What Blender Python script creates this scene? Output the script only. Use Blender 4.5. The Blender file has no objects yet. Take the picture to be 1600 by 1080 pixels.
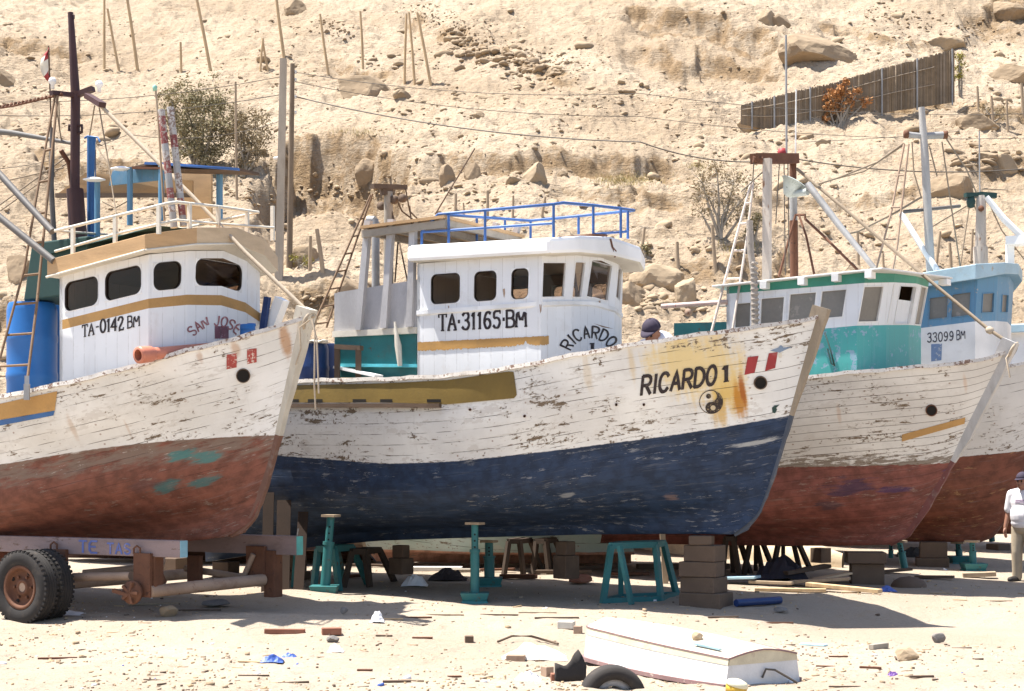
import bpy, bmesh, math, random
import numpy as np
from mathutils import Vector, Matrix, noise as mnoise
from mathutils.bvhtree import BVHTree

SC = bpy.context.scene
COL = SC.collection
# ---------------------------------------------------------------- camera, sky, sun, exposure
F, H, HC = 2600.0, 735.0, 1.6            # focal length in photo pixels, horizon row, eye height
cam_d = bpy.data.cameras.new('camera')
cam = bpy.data.objects.new('camera', cam_d); COL.objects.link(cam)
cam.location = (0, 0, HC); cam.rotation_euler = (math.pi/2, 0, 0)
cam_d.sensor_width = 36; cam_d.lens = 36*F/1600; cam_d.shift_y = 195/1600.0
cam_d.clip_start = 0.1; cam_d.clip_end = 1000
SC.camera = cam
SUN_EL, SUN_AZ = 69.0, -79.0             # azimuth measured from +Y, clockwise positive
SUN_EL_R, SUN_AZ_R = math.radians(SUN_EL), math.radians(SUN_AZ)
w = bpy.data.worlds.new('World'); SC.world = w; w.use_nodes = True
nt = w.node_tree; nt.nodes.clear()
wo = nt.nodes.new('ShaderNodeOutputWorld'); bg = nt.nodes.new('ShaderNodeBackground')
sky = nt.nodes.new('ShaderNodeTexSky'); sky.sky_type = 'NISHITA'; sky.sun_disc = False
sky.sun_elevation = SUN_EL_R; sky.sun_rotation = SUN_AZ_R
sky.dust_density = 1.5
bg.inputs['Strength'].default_value = 0.085
nt.links.new(sky.outputs[0], bg.inputs['Color']); nt.links.new(bg.outputs[0], wo.inputs['Surface'])
sl = bpy.data.lights.new('sun', 'SUN'); sl.energy = 4.6; sl.angle = math.radians(0.5); sl.color = (1, .95, .86)
sun = bpy.data.objects.new('sun', sl); COL.objects.link(sun)
sdir = Vector((math.sin(SUN_AZ_R)*math.cos(SUN_EL_R), math.cos(SUN_AZ_R)*math.cos(SUN_EL_R), math.sin(SUN_EL_R)))
sun.rotation_euler = sdir.to_track_quat('Z', 'Y').to_euler(); sun.location = (-10, 10, 40)
vs = SC.view_settings
SC.display_settings.display_device = 'sRGB'
vs.view_transform = 'Standard'; vs.look = 'None'; vs.exposure = 1.45; vs.gamma = 1; vs.use_curve_mapping = False
SC.cycles.max_bounces = 6; SC.cycles.transparent_max_bounces = 8

# ---------------------------------------------------------------- photo pixel -> world helpers
def W(u, v, Y): return Vector(((u-800)/F*Y, Y, HC+(H-v)/F*Y))
def G(u, v, z=0.0):
    Y = F*(HC-z)/(v-H); return Vector(((u-800)/F*Y, Y, z))
def PX(p): return (800+F*p[0]/p[1], H-F*(p[2]-HC)/p[1])

# ---------------------------------------------------------------- objects
ORG = {}
def props(o, label=None, cat=None, group=None, kind=None):
    if label: o['label'] = label
    if cat: o['category'] = cat
    if group: o['group'] = group
    if kind: o['kind'] = kind
    return o
def thing(name, loc, label, cat, group=None):
    o = bpy.data.objects.new(name, None); COL.objects.link(o); o.location = loc; o.empty_display_size = .2
    ORG[o.name] = Vector(loc); return props(o, label, cat, group)
def copy_tree(o, parent=None):
    c = o.copy(); COL.objects.link(c)
    if parent is not None: c.parent = parent
    for ch in list(o.children): copy_tree(ch, c)
    return c
def org(parent): return ORG[parent.name] if parent is not None else None

class MB:
    """collects geometry in world coordinates; build() links it as ONE mesh object"""
    def __init__(s): s.v = []; s.f = []; s.m = []; s.sm = []
    def add(s, vs, fs, mi=0, smooth=False):
        k = len(s.v); s.v.extend([tuple(p) for p in vs])
        for f in fs: s.f.append(tuple(i+k for i in f)); s.m.append(mi); s.sm.append(smooth)
        return s
    def quad(s, a, b, c, d, mi=0): return s.add([a, b, c, d], [(0, 1, 2, 3)], mi)
    def hexa(s, p, mi=0):   # p: 8 pts, bottom 4 then top 4
        return s.add(p, [(3, 2, 1, 0), (4, 5, 6, 7), (0, 1, 5, 4), (1, 2, 6, 5), (2, 3, 7, 6), (3, 0, 4, 7)], mi)
    def box(s, c, size, ax=None, mi=0):
        c = Vector(c); X, Y, Z = ax if ax else (Vector((1, 0, 0)), Vector((0, 1, 0)), Vector((0, 0, 1)))
        a, b, h = [q/2 for q in size]; P = []
        for z in (-h, h):
            for x, y in ((-a, -b), (a, -b), (a, b), (-a, b)): P.append(c+X*x+Y*y+Z*z)
        return s.hexa(P, mi)
    def bar(s, p, q, w, h, up=Vector((0, 0, 1)), mi=0, taper=1.0):
        p, q = Vector(p), Vector(q); d = (q-p).normalized()
        x = d.cross(Vector(up))
        if x.length < 1e-4: x = d.cross(Vector((1, 0, 0)))
        x.normalize(); y = x.cross(d).normalized(); P = []
        for c, t in ((p, 1), (q, taper)):
            for i, j in ((-1, -1), (1, -1), (1, 1), (-1, 1)): P.append(c+x*(w/2*i*t)+y*(h/2*j*t))
        return s.hexa(P, mi)
    def tube(s, pts, r, n=8, mi=0, caps=True, smooth=True):
        pts = [Vector(p) for p in pts]; R = r if isinstance(r, (list, tuple)) else [r]*len(pts)
        V = []; Fc = []; prev = None
        for i, p in enumerate(pts):
            d = (pts[min(i+1, len(pts)-1)]-pts[max(i-1, 0)])
            if d.length < 1e-9: d = Vector((0, 0, 1))
            d.normalize()
            if prev is None:
                x = d.cross(Vector((0, 0, 1)))
                if x.length < .05: x = d.cross(Vector((1, 0, 0)))
            else: x = prev-d*prev.dot(d)
            x.normalize(); prev = x; y = d.cross(x)
            for k in range(n):
                a = 2*math.pi*k/n; V.append(p+(x*math.cos(a)+y*math.sin(a))*R[i])
        for i in range(len(pts)-1):
            for k in range(n):
                k2 = (k+1) % n; Fc.append((i*n+k, i*n+k2, (i+1)*n+k2, (i+1)*n+k))
        s.add(V, Fc, mi, smooth)
        if caps:
            s.add(V[:n], [tuple(range(n))[::-1]], mi); s.add(V[-n:], [tuple(range(n))], mi)
        return s
    def lathe(s, c, axis, prof, n=24, mi=0, smooth=True):   # prof: (r, h) pairs
        c = Vector(c); z = Vector(axis).normalized(); x = z.cross(Vector((.31, .2, .93))).normalized(); y = z.cross(x)
        V = []; Fc = []
        for r, h in prof:
            for k in range(n):
                a = 2*math.pi*k/n; V.append(c+z*h+(x*math.cos(a)+y*math.sin(a))*r)
        for i in range(len(prof)-1):
            for k in range(n):
                k2 = (k+1) % n; Fc.append((i*n+k, i*n+k2, (i+1)*n+k2, (i+1)*n+k))
        return s.add(V, Fc, mi, smooth)
    def grid(s, rows, mi=0, smooth=True, flip=False):
        n = len(rows[0]); V = [p for r in rows for p in r]; Fc = []
        for i in range(len(rows)-1):
            for j in range(n-1):
                f = (i*n+j, i*n+j+1, (i+1)*n+j+1, (i+1)*n+j); Fc.append(f[::-1] if flip else f)
        return s.add(V, Fc, mi, smooth)
    def prism(s, poly, d, mi=0):     # poly: list of world pts (planar), d: extrusion vector
        n = len(poly); d = Vector(d); A = [Vector(p) for p in poly]; B = [p+d for p in A]
        Fc = [tuple(range(n))[::-1], tuple(range(n, 2*n))]+[(i, (i+1) % n, n+(i+1) % n, n+i) for i in range(n)]
        return s.add(A+B, Fc, mi)
    def build(s, name, mats, parent=None, bevel=0, label=None, at=None, sub=0, solid=0, weld=False):
        """parent: thing / part; without a parent the object becomes a top-level one with its origin at `at`"""
        me = bpy.data.meshes.new(name); o0 = org(parent) if parent is not None else Vector(at if at is not None else s.base())
        me.from_pydata([(p[0]-o0[0], p[1]-o0[1], p[2]-o0[2]) for p in s.v], [], s.f)
        if not isinstance(mats, (list, tuple)): mats = [mats]
        for m in mats: me.materials.append(m)
        me.polygons.foreach_set('material_index', s.m); me.polygons.foreach_set('use_smooth', s.sm); me.update()
        bm = bmesh.new(); bm.from_mesh(me)
        if weld: bmesh.ops.remove_doubles(bm, verts=bm.verts, dist=1e-4)
        bmesh.ops.recalc_face_normals(bm, faces=bm.faces); bm.to_mesh(me); bm.free()
        o = bpy.data.objects.new(name, me); COL.objects.link(o)
        if parent is None: o.location = o0
        else: o.parent = parent
        ORG[o.name] = o0
        if sub:
            md = o.modifiers.new('sub', 'SUBSURF'); md.levels = md.render_levels = sub
        if solid:
            md = o.modifiers.new('solid', 'SOLIDIFY'); md.thickness = abs(solid); md.offset = -1 if solid > 0 else 1
        if bevel:
            md = o.modifiers.new('bevel', 'BEVEL'); md.width = bevel; md.segments = 2; md.limit_method = 'ANGLE'; md.angle_limit = math.radians(35)
        if label: o['label'] = label
        return o
    def base(s):
        a = np.array(s.v); lo = a.min(0); hi = a.max(0); return ((lo[0]+hi[0])/2, (lo[1]+hi[1])/2, lo[2])

def rope_pts(p, q, sag, n=14):
    p, q = Vector(p), Vector(q); return [p.lerp(q, i/n)-Vector((0, 0, sag*4*(i/n)*(1-i/n))) for i in range(n+1)]

# ---------------------------------------------------------------- numpy noise
def _h(ix, iy, seed):
    n = (ix.astype(np.int64)*374761393+iy.astype(np.int64)*668265263+seed*2147483647) & 0xffffffff
    n = ((n ^ (n >> 13))*1274126177) & 0xffffffff
    return ((n ^ (n >> 16)) & 0xffff)/65535.0
def vnoise(x, y, seed=0):
    ix, iy = np.floor(x), np.floor(y); fx, fy = x-ix, y-iy
    fx = fx*fx*fx*(fx*(fx*6-15)+10); fy = fy*fy*fy*(fy*(fy*6-15)+10)
    a, b, c, d = _h(ix, iy, seed), _h(ix+1, iy, seed), _h(ix, iy+1, seed), _h(ix+1, iy+1, seed)
    return (a*(1-fx)+b*fx)*(1-fy)+(c*(1-fx)+d*fx)*fy
def fbm(x, y, o=5, seed=0, gain=.5):
    r = np.zeros_like(x); a = .5; t = 0
    for i in range(o):
        r += a*vnoise(x*2**i+17.3*i, y*2**i-9.1*i, seed+i); t += a; a *= gain
    return r/t*2-1
def ridge(x, y, o=4, seed=0):
    r = np.zeros_like(x); a = .5; t = 0
    for i in range(o):
        n = 1-np.abs(vnoise(x*2**i+5.3*i, y*2**i+3.1*i, seed+i)*2-1); r += a*n*n; t += a; a *= .5
    return r/t
def sstep(a, b, x):
    t = np.clip((x-a)/(b-a), 0, 1); return t*t*(3-2*t)
# ---------------------------------------------------------------- materials
class NT:
    def __init__(s, name):
        s.m = bpy.data.materials.new(name); s.m.use_nodes = True; s.t = s.m.node_tree; s.t.nodes.clear()
        s.out = s.n('ShaderNodeOutputMaterial'); s.b = s.n('ShaderNodeBsdfPrincipled'); s.l(s.b.outputs[0], s.out.inputs['Surface'])
        s.tc = s.n('ShaderNodeTexCoord')
    def n(s, t, **k):
        o = s.t.nodes.new(t)
        for a, b in k.items(): setattr(o, a, b)
        return o
    def l(s, a, b): s.t.links.new(a, b)
    def _in(s, sock, v):
        if hasattr(v, 'is_output'): s.l(v, sock)
        elif v is not None:
            if sock.type == 'RGBA' and len(v) == 3: v = (*v, 1)
            sock.default_value = v
    def math(s, op, a, b=None, c=None, clamp=False):
        o = s.n('ShaderNodeMath', operation=op); o.use_clamp = clamp
        for i, q in enumerate((a, b, c)):
            if q is not None: s._in(o.inputs[i], q)
        return o.outputs[0]
    def mix(s, f, a, b, mode='MIX'):
        o = s.n('ShaderNodeMix', data_type='RGBA', blend_type=mode)
        s._in(o.inputs[0], f); s._in(o.inputs[6], a); s._in(o.inputs[7], b); return o.outputs[2]
    def noise(s, vec, scale, detail=4, rough=.55, dist=0.0):
        o = s.n('ShaderNodeTexNoise'); s._in(o.inputs['Vector'], vec); s._in(o.inputs['Scale'], scale)
        o.inputs['Detail'].default_value = detail; o.inputs['Roughness'].default_value = rough; o.inputs['Distortion'].default_value = dist
        return o.outputs[0]
    def vor(s, vec, scale, feature='F1'):
        o = s.n('ShaderNodeTexVoronoi', feature=feature); s._in(o.inputs['Vector'], vec); o.inputs['Scale'].default_value = scale; return o
    def step(s, x, a, b):   # smooth 0..1 between a and b
        o = s.n('ShaderNodeMapRange', interpolation_type='SMOOTHSTEP'); s._in(o.inputs[0], x)
        s._in(o.inputs[1], a); s._in(o.inputs[2], b); return o.outputs[0]
    def scale(s, vec, v):
        o = s.n('ShaderNodeVectorMath', operation='MULTIPLY'); s._in(o.inputs[0], vec); s._in(o.inputs[1], v); return o.outputs[0]
    def attr(s, name, out='Vector'): o = s.n('ShaderNodeAttribute', attribute_name=name); return o.outputs[out]
    def sep(s, vec): o = s.n('ShaderNodeSeparateXYZ'); s.l(vec, o.inputs[0]); return o.outputs
    def comb(s, x, y, z):
        o = s.n('ShaderNodeCombineXYZ')
        for i, q in enumerate((x, y, z)): s._in(o.inputs[i], q)
        return o.outputs[0]
    def bump(s, h, strength=.3, dist=.02):
        o = s.n('ShaderNodeBump'); s._in(o.inputs['Height'], h); o.inputs['Strength'].default_value = strength
        o.inputs['Distance'].default_value = dist; s.l(o.outputs[0], s.b.inputs['Normal'])
    def fin(s, col, rough=.6, metal=0.0, spec=.4):
        s._in(s.b.inputs['Base Color'], col); s._in(s.b.inputs['Roughness'], rough); s._in(s.b.inputs['Metallic'], metal)
        s.b.inputs['Specular IOR Level'].default_value = spec; return s.m

def worn(name, col, under, amount=.5, scale=6, rough=.55, dirt=.25, stretch=(1, 1, 1), metal=0.0, bump=.25, vary=.18):
    """old paint or bare stuff: tone drift, chips down to what is under it, grime"""
    t = NT(name); v = t.scale(t.tc.outputs['Object'], stretch)
    n1 = t.noise(v, scale*.35, 3); n2 = t.noise(v, scale*2.2, 6, .7); n3 = t.noise(v, scale*9, 3)
    c = t.mix(t.step(n1, .3, .7), tuple(q*(1-vary) for q in col), tuple(min(1, q*(1+vary*.6)) for q in col))
    c = t.mix(t.math('MULTIPLY', t.step(t.noise(v, scale*.9, 5, .65), .52, .75), dirt), c, tuple(q*.8 for q in under))
    th = .80-.30*amount
    chip = t.step(t.math('ADD', t.math('MULTIPLY', n2, .7), t.math('MULTIPLY', n1, .3)), th-.06, th-.02)
    c = t.mix(chip, c, under)
    c = t.mix(.12, c, t.mix(n3, (0, 0, 0), (1, 1, 1)), 'OVERLAY')
    t.bump(t.math('SUBTRACT', n3, chip), bump, .006)
    return t.fin(c, rough, metal)

def plain(name, col, rough=.5, metal=0.0, vary=.12, scale=8, bump=.1):
    t = NT(name); v = t.tc.outputs['Object']; n = t.noise(v, scale, 5, .6)
    c = t.mix(n, tuple(q*(1-vary*2) for q in col), tuple(min(1, q*(1+vary)) for q in col))
    t.bump(t.noise(v, scale*6, 3), bump, .004); return t.fin(c, rough, metal)

M = {}
def planked(name, col, under, amount=.2, pitch=.135, seam=.5, runs=.3):
    """painted cabin boarding: upright boards on any wall of the boats, with drips, chips and dull patches"""
    t = NT(name); x, y, z = t.sep(t.tc.outputs['Object'])
    s_ = t.math('ADD', t.math('MULTIPLY', x, 1.299), t.math('MULTIPLY', y, .280))          # along the side plus across the front
    n1 = t.noise(t.tc.outputs['Object'], 1.2, 4); n2 = t.noise(t.tc.outputs['Object'], 8, 7, .7); n3 = t.noise(t.tc.outputs['Object'], 30, 3)
    drip = t.noise(t.comb(t.math('MULTIPLY', s_, 9.0), t.math('MULTIPLY', z, .8), 0.0), 1.5, 5, .6)
    fl = t.math('DIVIDE', s_, pitch); fr = t.math('ABSOLUTE', t.math('SUBTRACT', t.math('FRACT', fl), .5)); brd = t.noise(t.comb(t.math('MULTIPLY', t.math('FLOOR', fl), 7.31), 0.0, 0.0), 1.0, 1)
    c = t.mix(t.step(n1, .3, .7), tuple(q*.90 for q in col), col)
    c = t.mix(t.math('MULTIPLY', t.step(brd, .45, .65), .35), c, tuple(q*.86 for q in col))
    c = t.mix(t.math('MULTIPLY', t.step(drip, .54, .76), runs), c, tuple(.55*a+.45*b for a, b in zip(col, under)))
    c = t.mix(t.math('MULTIPLY', t.step(t.noise(t.tc.outputs['Object'], 2.6, 6, .68), .57, .66), .35), c, tuple(.6*a+.4*b for a, b in zip(col, under)))
    ln = t.math('MULTIPLY', t.step(fr, .468, .492), t.step(n2, .38, .55)); c = t.mix(t.math('MULTIPLY', ln, seam), c, tuple(q*.45 for q in under))
    chip = t.step(t.math('ADD', t.math('MULTIPLY', n2, .75), t.math('MULTIPLY', n1, .25)), .72-.30*amount, .74-.30*amount); c = t.mix(chip, c, under)
    t.bump(t.math('SUBTRACT', t.math('MULTIPLY', n3, .3), t.math('ADD', ln, t.math('MULTIPLY', chip, .5))), .35, .006); return t.fin(c, .5, 0, .35)
WOOD_G = (.20, .165, .125)
M['white'] = worn('white_paint', (.80, .795, .785), (.34, .29, .24), .22, 3, .5, .18)
M['white_clean'] = worn('white_paint_fresh', (.85, .85, .85), (.36, .22, .12), .08, 2.5, .45, .12)
M['white_cool'] = planked('white_cabin_boards', (.80, .815, .84), (.42, .35, .28), .16, .16, .35, .32)
M['white_trim'] = worn('white_trim_paint', (.78, .79, .80), (.40, .33, .26), .25, 5, .5, .3)
M['cream'] = worn('cream_paint', (.62, .58, .50), (.30, .22, .14), .2, 3, .55, .2)
M['board_shaded'] = worn('shaded_brown_board', (.045, .026, .017), (.02, .014, .01), .4, 6, .85, .4)  # shade on the leaning boards is put into this near-black brown
M['ladder_brown'] = worn('rusty_brown_ladder', (.20, .125, .075), (.09, .05, .03), .5, 9, .8, .5)
M['orange'] = worn('orange_ochre_paint', (.46, .26, .085), (.22, .15, .09), .25, 4, .5, .3)
M['ochre'] = worn('mustard_paint', (.20, .135, .034), (.10, .07, .035), .35, 4, .55, .45)
M['plywood'] = worn('bare_plywood', (.50, .32, .165), (.34, .20, .09), .3, 3, .65, .35, (1, 1, 5))
M['plywood_raw'] = worn('sunbleached_plywood', (.58, .44, .29), (.40, .28, .16), .3, 3, .7, .3, (1, 1, 4))
M['blue'] = worn('blue_paint', (.035, .13, .34), (.20, .15, .12), .2, 6, .45, .2)
M['blue_rail'] = worn('blue_rail_paint', (.05, .13, .36), (.14, .10, .08), .2, 9, .45, .15)
M['pole_red'] = worn('chalky_red_band', (.24, .065, .06), (.42, .37, .33), .75, 14, .7, .5)
M['pole_white'] = worn('chipped_white_band', (.50, .48, .46), (.24, .17, .14), .75, 14, .7, .5)
M['sky_blue'] = planked('sky_blue_boards', (.13, .29, .45), (.36, .36, .36), .42, .17, .5, .4)
M['pale_blue'] = worn('pale_blue_paint', (.36, .50, .58), (.40, .36, .30), .4, 4, .55, .3)
M['teal'] = worn('teal_paint', (.03, .165, .172), (.10, .07, .045), .5, 6, .5, .3)
M['teal_bright'] = planked('turquoise_boards', (.085, .40, .385), (.26, .40, .50), .55, .15, .4, .6)
M['green'] = worn('sea_green_paint', (.05, .27, .20), (.20, .17, .12), .25, 4, .5, .2)
M['dark_green'] = plain('dark_green_tarp', (.018, .055, .05), .6)
M['wood'] = worn('weathered_wood', (.36, .275, .19), (.16, .11, .075), .35, 3, .8, .4, (6, 6, .7))
M['wood_pale'] = worn('pale_pole_wood', (.50, .36, .21), (.30, .2, .12), .3, 4, .8, .3, (6, 6, .6))
M['wood_grey'] = worn('grey_weathered_timber', (.33, .29, .24), (.15, .12, .09), .4, 4, .8, .4, (2, 2, 2))
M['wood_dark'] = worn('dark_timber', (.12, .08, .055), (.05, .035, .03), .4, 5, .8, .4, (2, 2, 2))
M['grey_paint'] = worn('grey_paint', (.42, .41, .42), (.24, .20, .17), .25, 4, .55, .25, (2, 2, .7))
M['rust'] = worn('rusty_steel', (.135, .058, .032), (.055, .028, .02), .5, 11, .85, .6)
M['rust_pale'] = worn('rust_stained_pipe', (.36, .25, .18), (.20, .08, .04), .45, 6, .7, .5)
M['mast_brown'] = worn('brown_painted_steel', (.062, .026, .026), (.15, .06, .03), .2, 5, .55, .4)
M['galv'] = worn('galvanised_steel', (.34, .335, .33), (.22, .13, .08), .4, 7, .5, .3, metal=.2)
M['boom_grey'] = worn('grey_boom_steel', (.115, .108, .105), (.16, .09, .05), .3, 7, .6, .35)
M['mast_white'] = worn('rust_streaked_white_mast', (.50, .44, .38), (.27, .14, .075), .55, 5, .7, .5, (3, 3, .6))
M['rubber'] = plain('tyre_rubber', (.022, .02, .02), .75, 0, .3, 14, .3)
M['rubber_dusty'] = worn('dusty_rubber', (.035, .03, .028), (.16, .12, .09), .35, 7, .85, .5)
M['rubber_tread'] = worn('dusty_tyre', (.028, .025, .024), (.13, .10, .08), .28, 9, .85, .45)
M['rope'] = plain('old_rope', (.30, .235, .17), .9, 0, .25, 40, .3)
M['rope_pale'] = plain('pale_rope', (.46, .38, .29), .9, 0, .2, 40, .3)
M['wire'] = plain('dark_cable', (.10, .085, .07), .6)
M['black'] = worn('worn_black_sign_paint', (.024, .016, .02), (.40, .36, .32), .34, 26, .6, .35)
M['trestle'] = worn('shade_darkened_trestle', (.06, .040, .028), (.03, .02, .015), .4, 6, .85, .4)  # timber colour darkened to carry the shade under the hulls
M['red'] = worn('flag_red_paint', (.33, .035, .04), (.55, .5, .45), .25, 7, .6, .2)
M['concrete'] = worn('brown_concrete_block', (.135, .092, .064), (.07, .048, .036), .35, 6, .9, .5)
M['interior'] = plain('cabin_interior', (.26, .16, .10), .7)
M['dark'] = plain('hole_shade_black', (.012, .010, .009), .9)  # near-black stands in for the shade inside unmodelled holes and slots
M['pvc'] = plain('salmon_pvc_pipe', (.55, .20, .13), .4)
M['drum'] = plain('blue_plastic_drum', (.022, .14, .42), .38, 0, .1, 5)
M['drum_dark'] = plain('dark_blue_plastic_drum', (.018, .045, .15), .4, 0, .15, 5)
M['gasket'] = plain('window_gasket', (.03, .022, .018), .6)
def glassmat(name, tint, refl=.10):
    t = NT(name); t.t.nodes.remove(t.b)
    tr = t.n('ShaderNodeBsdfTransparent'); tr.inputs[0].default_value = (*tint, 1)
    gl = t.n('ShaderNodeBsdfGlossy'); gl.inputs['Roughness'].default_value = .04; gl.inputs[0].default_value = (.62, .55, .5, 1)
    lw = t.n('ShaderNodeLayerWeight'); lw.inputs[0].default_value = .25
    mx = t.n('ShaderNodeMixShader'); t.l(t.math('MULTIPLY_ADD', lw.outputs[0], .22, refl*.25), mx.inputs[0])
    t.l(tr.outputs[0], mx.inputs[1]); t.l(gl.outputs[0], mx.inputs[2]); t.l(mx.outputs[0], t.out.inputs['Surface']); return t.m
M['glass'] = glassmat('tinted_window_glass', (.62, .55, .50))
M['glass_dark'] = glassmat('dark_window_glass', (.42, .33, .27))
M['dusty_pane'] = worn('dusty_salted_pane', (.20, .185, .165), (.30, .27, .235), .5, 3, .35, .4, bump=.05)

def hullmat(name, top, bottom, wood=(.24, .18, .125), wl=0.0, plank=.135, peel=.5, seam=.6, patches=(), rust=(), bpeel=.35, bunder=(.30, .20, .16), top2=None, mud=0.0, upper2=None, edge=0.0):
    """hull paint in hull coordinates hc = (metres along, girth below sheer, girth above waterline)"""
    t = NT(name); hc = t.attr('hc'); x, g, hgt = t.sep(hc)
    v = t.comb(x, t.math('MULTIPLY', g, 4.5), 0.0); vi = t.comb(x, g, 3.3)
    big = t.noise(vi, 1.3, 3); fine = t.noise(v, 9, 7, .72); fine2 = t.noise(v, 26, 4, .7); med = t.noise(vi, 5.5, 5, .65)
    vert = t.noise(t.comb(t.math('MULTIPLY', x, 9.0), t.math('MULTIPLY', g, .9), 1.0), 1.6, 4)
    # topsides
    tc = t.mix(t.step(big, .32, .68), tuple(q*.88 for q in top), top2 or top)
    tc = t.mix(t.math('MULTIPLY', t.step(vert, .55, .8), .2), tc, tuple(q*.62 for q in top))
    tc = t.mix(t.math('MULTIPLY', t.step(med, .56, .7), .22), tc, (.50, .465, .42))
    pr = t.noise(t.comb(x, t.math('MULTIPLY', g, 2.2), 9.0), 2.6, 6, .66); tc = t.mix(t.math('MULTIPLY', t.step(pr, .595, .61), .45), tc, (.54, .505, .465))
    strk = t.noise(t.comb(t.math('MULTIPLY', x, .8), t.math('MULTIPLY', g, 9.0), 5.0), 2.0, 6, .7); tc = t.mix(t.math('MULTIPLY', t.step(strk, .55, .70), .35), tc, (.42, .38, .335))
    nailx = t.math('FRACT', t.math('MULTIPLY', x, 2.1)); nailg = t.math('FRACT', t.math('ADD', t.math('DIVIDE', g, plank), .18)); nd = t.math('ADD', t.math('POWER', t.math('MULTIPLY', t.math('SUBTRACT', nailx, .5), .476), 2.0), t.math('POWER', t.math('MULTIPLY', t.math('SUBTRACT', nailg, .5), plank), 2.0)); tc = t.mix(t.math('MULTIPLY', t.math('MULTIPLY', t.step(nd, .00022, .00006), t.step(med, .42, .6)), .7), tc, (.22, .11, .06))
    for (cx, cg, rx, rg, col, s) in rust:
        dx = t.math('DIVIDE', t.math('SUBTRACT', x, cx), rx); dg = t.math('DIVIDE', t.math('SUBTRACT', g, cg), rg)
        d = t.math('SQRT', t.math('ADD', t.math('MULTIPLY', dx, dx), t.math('MULTIPLY', dg, dg)))
        d = t.math('ADD', d, t.math('MULTIPLY', t.math('SUBTRACT', vert, .5), 1.5))
        d = t.math('ADD', d, t.math('MULTIPLY', t.math('SUBTRACT', fine, .5), .8))
        tc = t.mix(t.math('MULTIPLY', t.step(d, 1.05, .35), s), tc, col)
    pk = t.math('DIVIDE', g, plank); fr = t.math('FRACT', t.math('ADD', pk, t.math('MULTIPLY', t.math('SUBTRACT', med, .5), .10)))
    band = t.noise(t.comb(t.math('MULTIPLY', x, .30), t.math('MULTIPLY', t.math('FLOOR', pk), .37), 0.0), 2.7, 3)
    zn = t.noise(t.comb(t.math('MULTIPLY', x, .75), t.math('MULTIPLY', g, 1.6), 7.0), 1.5, 4, .6)
    zone = t.step(t.math('ADD', t.math('MULTIPLY', zn, .7), t.math('MULTIPLY', band, .3)), .44, .60)
    fa = t.noise(v, 4.2, 9, .74); fb = t.noise(vi, 17, 6, .68)
    th = t.math('MULTIPLY_ADD', zone, -.15*peel, .672)
    chip = t.math('MAXIMUM', t.step(t.math('SUBTRACT', fa, th), -.008, .012), t.step(t.math('SUBTRACT', fb, t.math('ADD', th, .03)), -.008, .012))
    tc = t.mix(t.math('MULTIPLY', t.math('MULTIPLY', zone, t.step(fb, .40, .60)), .24*min(1, peel+.2)), tc, (.42, .37, .31))
    line = t.math('MULTIPLY', t.step(t.math('ABSOLUTE', t.math('SUBTRACT', fr, .5)), .462, .492), t.step(t.noise(v, 3.0, 4), .62-.34*seam, .80-.34*seam))
    wcol = t.mix(t.step(fine2, .35, .65), tuple(q*.42 for q in wood), wood)
    tc = t.mix(chip, tc, wcol); tc = t.mix(line, tc, (.055, .035, .025))
    # dirty scuffed band just above the waterline
    if mud: 
        mz = t.math('MULTIPLY', t.step(hgt, .42, .0), mud)
        tc = t.mix(t.math('MULTIPLY', t.step(t.math('ADD', t.math('MULTIPLY', t.noise(v, 3.4, 8, .74), .75), t.math('MULTIPLY', mz, .19)), .515, .54), .85), tc, tuple(q*.70 for q in wood))
    # bottom paint
    bc = t.mix(t.step(med, .35, .65), tuple(q*.7 for q in bottom), tuple(min(1, q*1.2) for q in bottom))
    if upper2:     # faded strip below the line
        uz = t.step(t.math('ADD', hgt, t.math('MULTIPLY', t.math('SUBTRACT', t.noise(v, 4.0, 5), .5), .35)), upper2[1]-.06, upper2[1]+.06)
        uzp = t.math('MULTIPLY', uz, t.step(t.math('ADD', t.math('MULTIPLY', t.noise(v, 3.1, 8, .72), .7), t.math('MULTIPLY', t.noise(vi, 2.2, 4), .3)), .41, .54)); bc = t.mix(t.math('MULTIPLY', uzp, .85), bc, upper2[0]); bc = t.mix(t.math('MULTIPLY', t.math('MULTIPLY', uz, t.step(t.noise(v, 5.0, 8, .74), .60, .63)), .7), bc, (.50, .45, .40))
    for (cx, cg, rx, rg, col, s) in patches:
        dx = t.math('DIVIDE', t.math('SUBTRACT', x, cx), rx); dg = t.math('DIVIDE', t.math('SUBTRACT', g, cg), rg)
        d = t.math('SQRT', t.math('ADD', t.math('MULTIPLY', dx, dx), t.math('MULTIPLY', dg, dg)))
        d = t.math('ADD', d, t.math('MULTIPLY', t.math('SUBTRACT', t.noise(v, 3.5, 6, .7), .5), 3.2))
        bc = t.mix(t.math('MULTIPLY', t.step(d, 1.2, .55), s), bc, col)
    sc = t.noise(t.comb(t.math('MULTIPLY', x, .9), t.math('MULTIPLY', g, 11.0), 2.0), 2.2, 6, .68); bc = t.mix(t.math('MULTIPLY', t.step(sc, .56, .70), .55), bc, tuple(.55*q+.10 for q in bottom)); bc = t.mix(t.math('MULTIPLY', t.step(sc, .44, .30), .5), bc, tuple(.45*q for q in bottom))
    bc = t.mix(t.math('MULTIPLY', t.math('MULTIPLY', t.step(fa, .57, .60), t.step(zn, .45, .58)), .75), bc, bunder)
    bchip = t.step(t.math('ADD', t.math('MULTIPLY', fine, .7), t.math('MULTIPLY', band, .3)), .72-.1*bpeel, .76-.1*bpeel)
    bc = t.mix(t.math('MULTIPLY', bchip, .8), bc, bunder)
    bc = t.mix(t.math('MULTIPLY', line, .5), bc, tuple(q*.3 for q in bottom))
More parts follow.
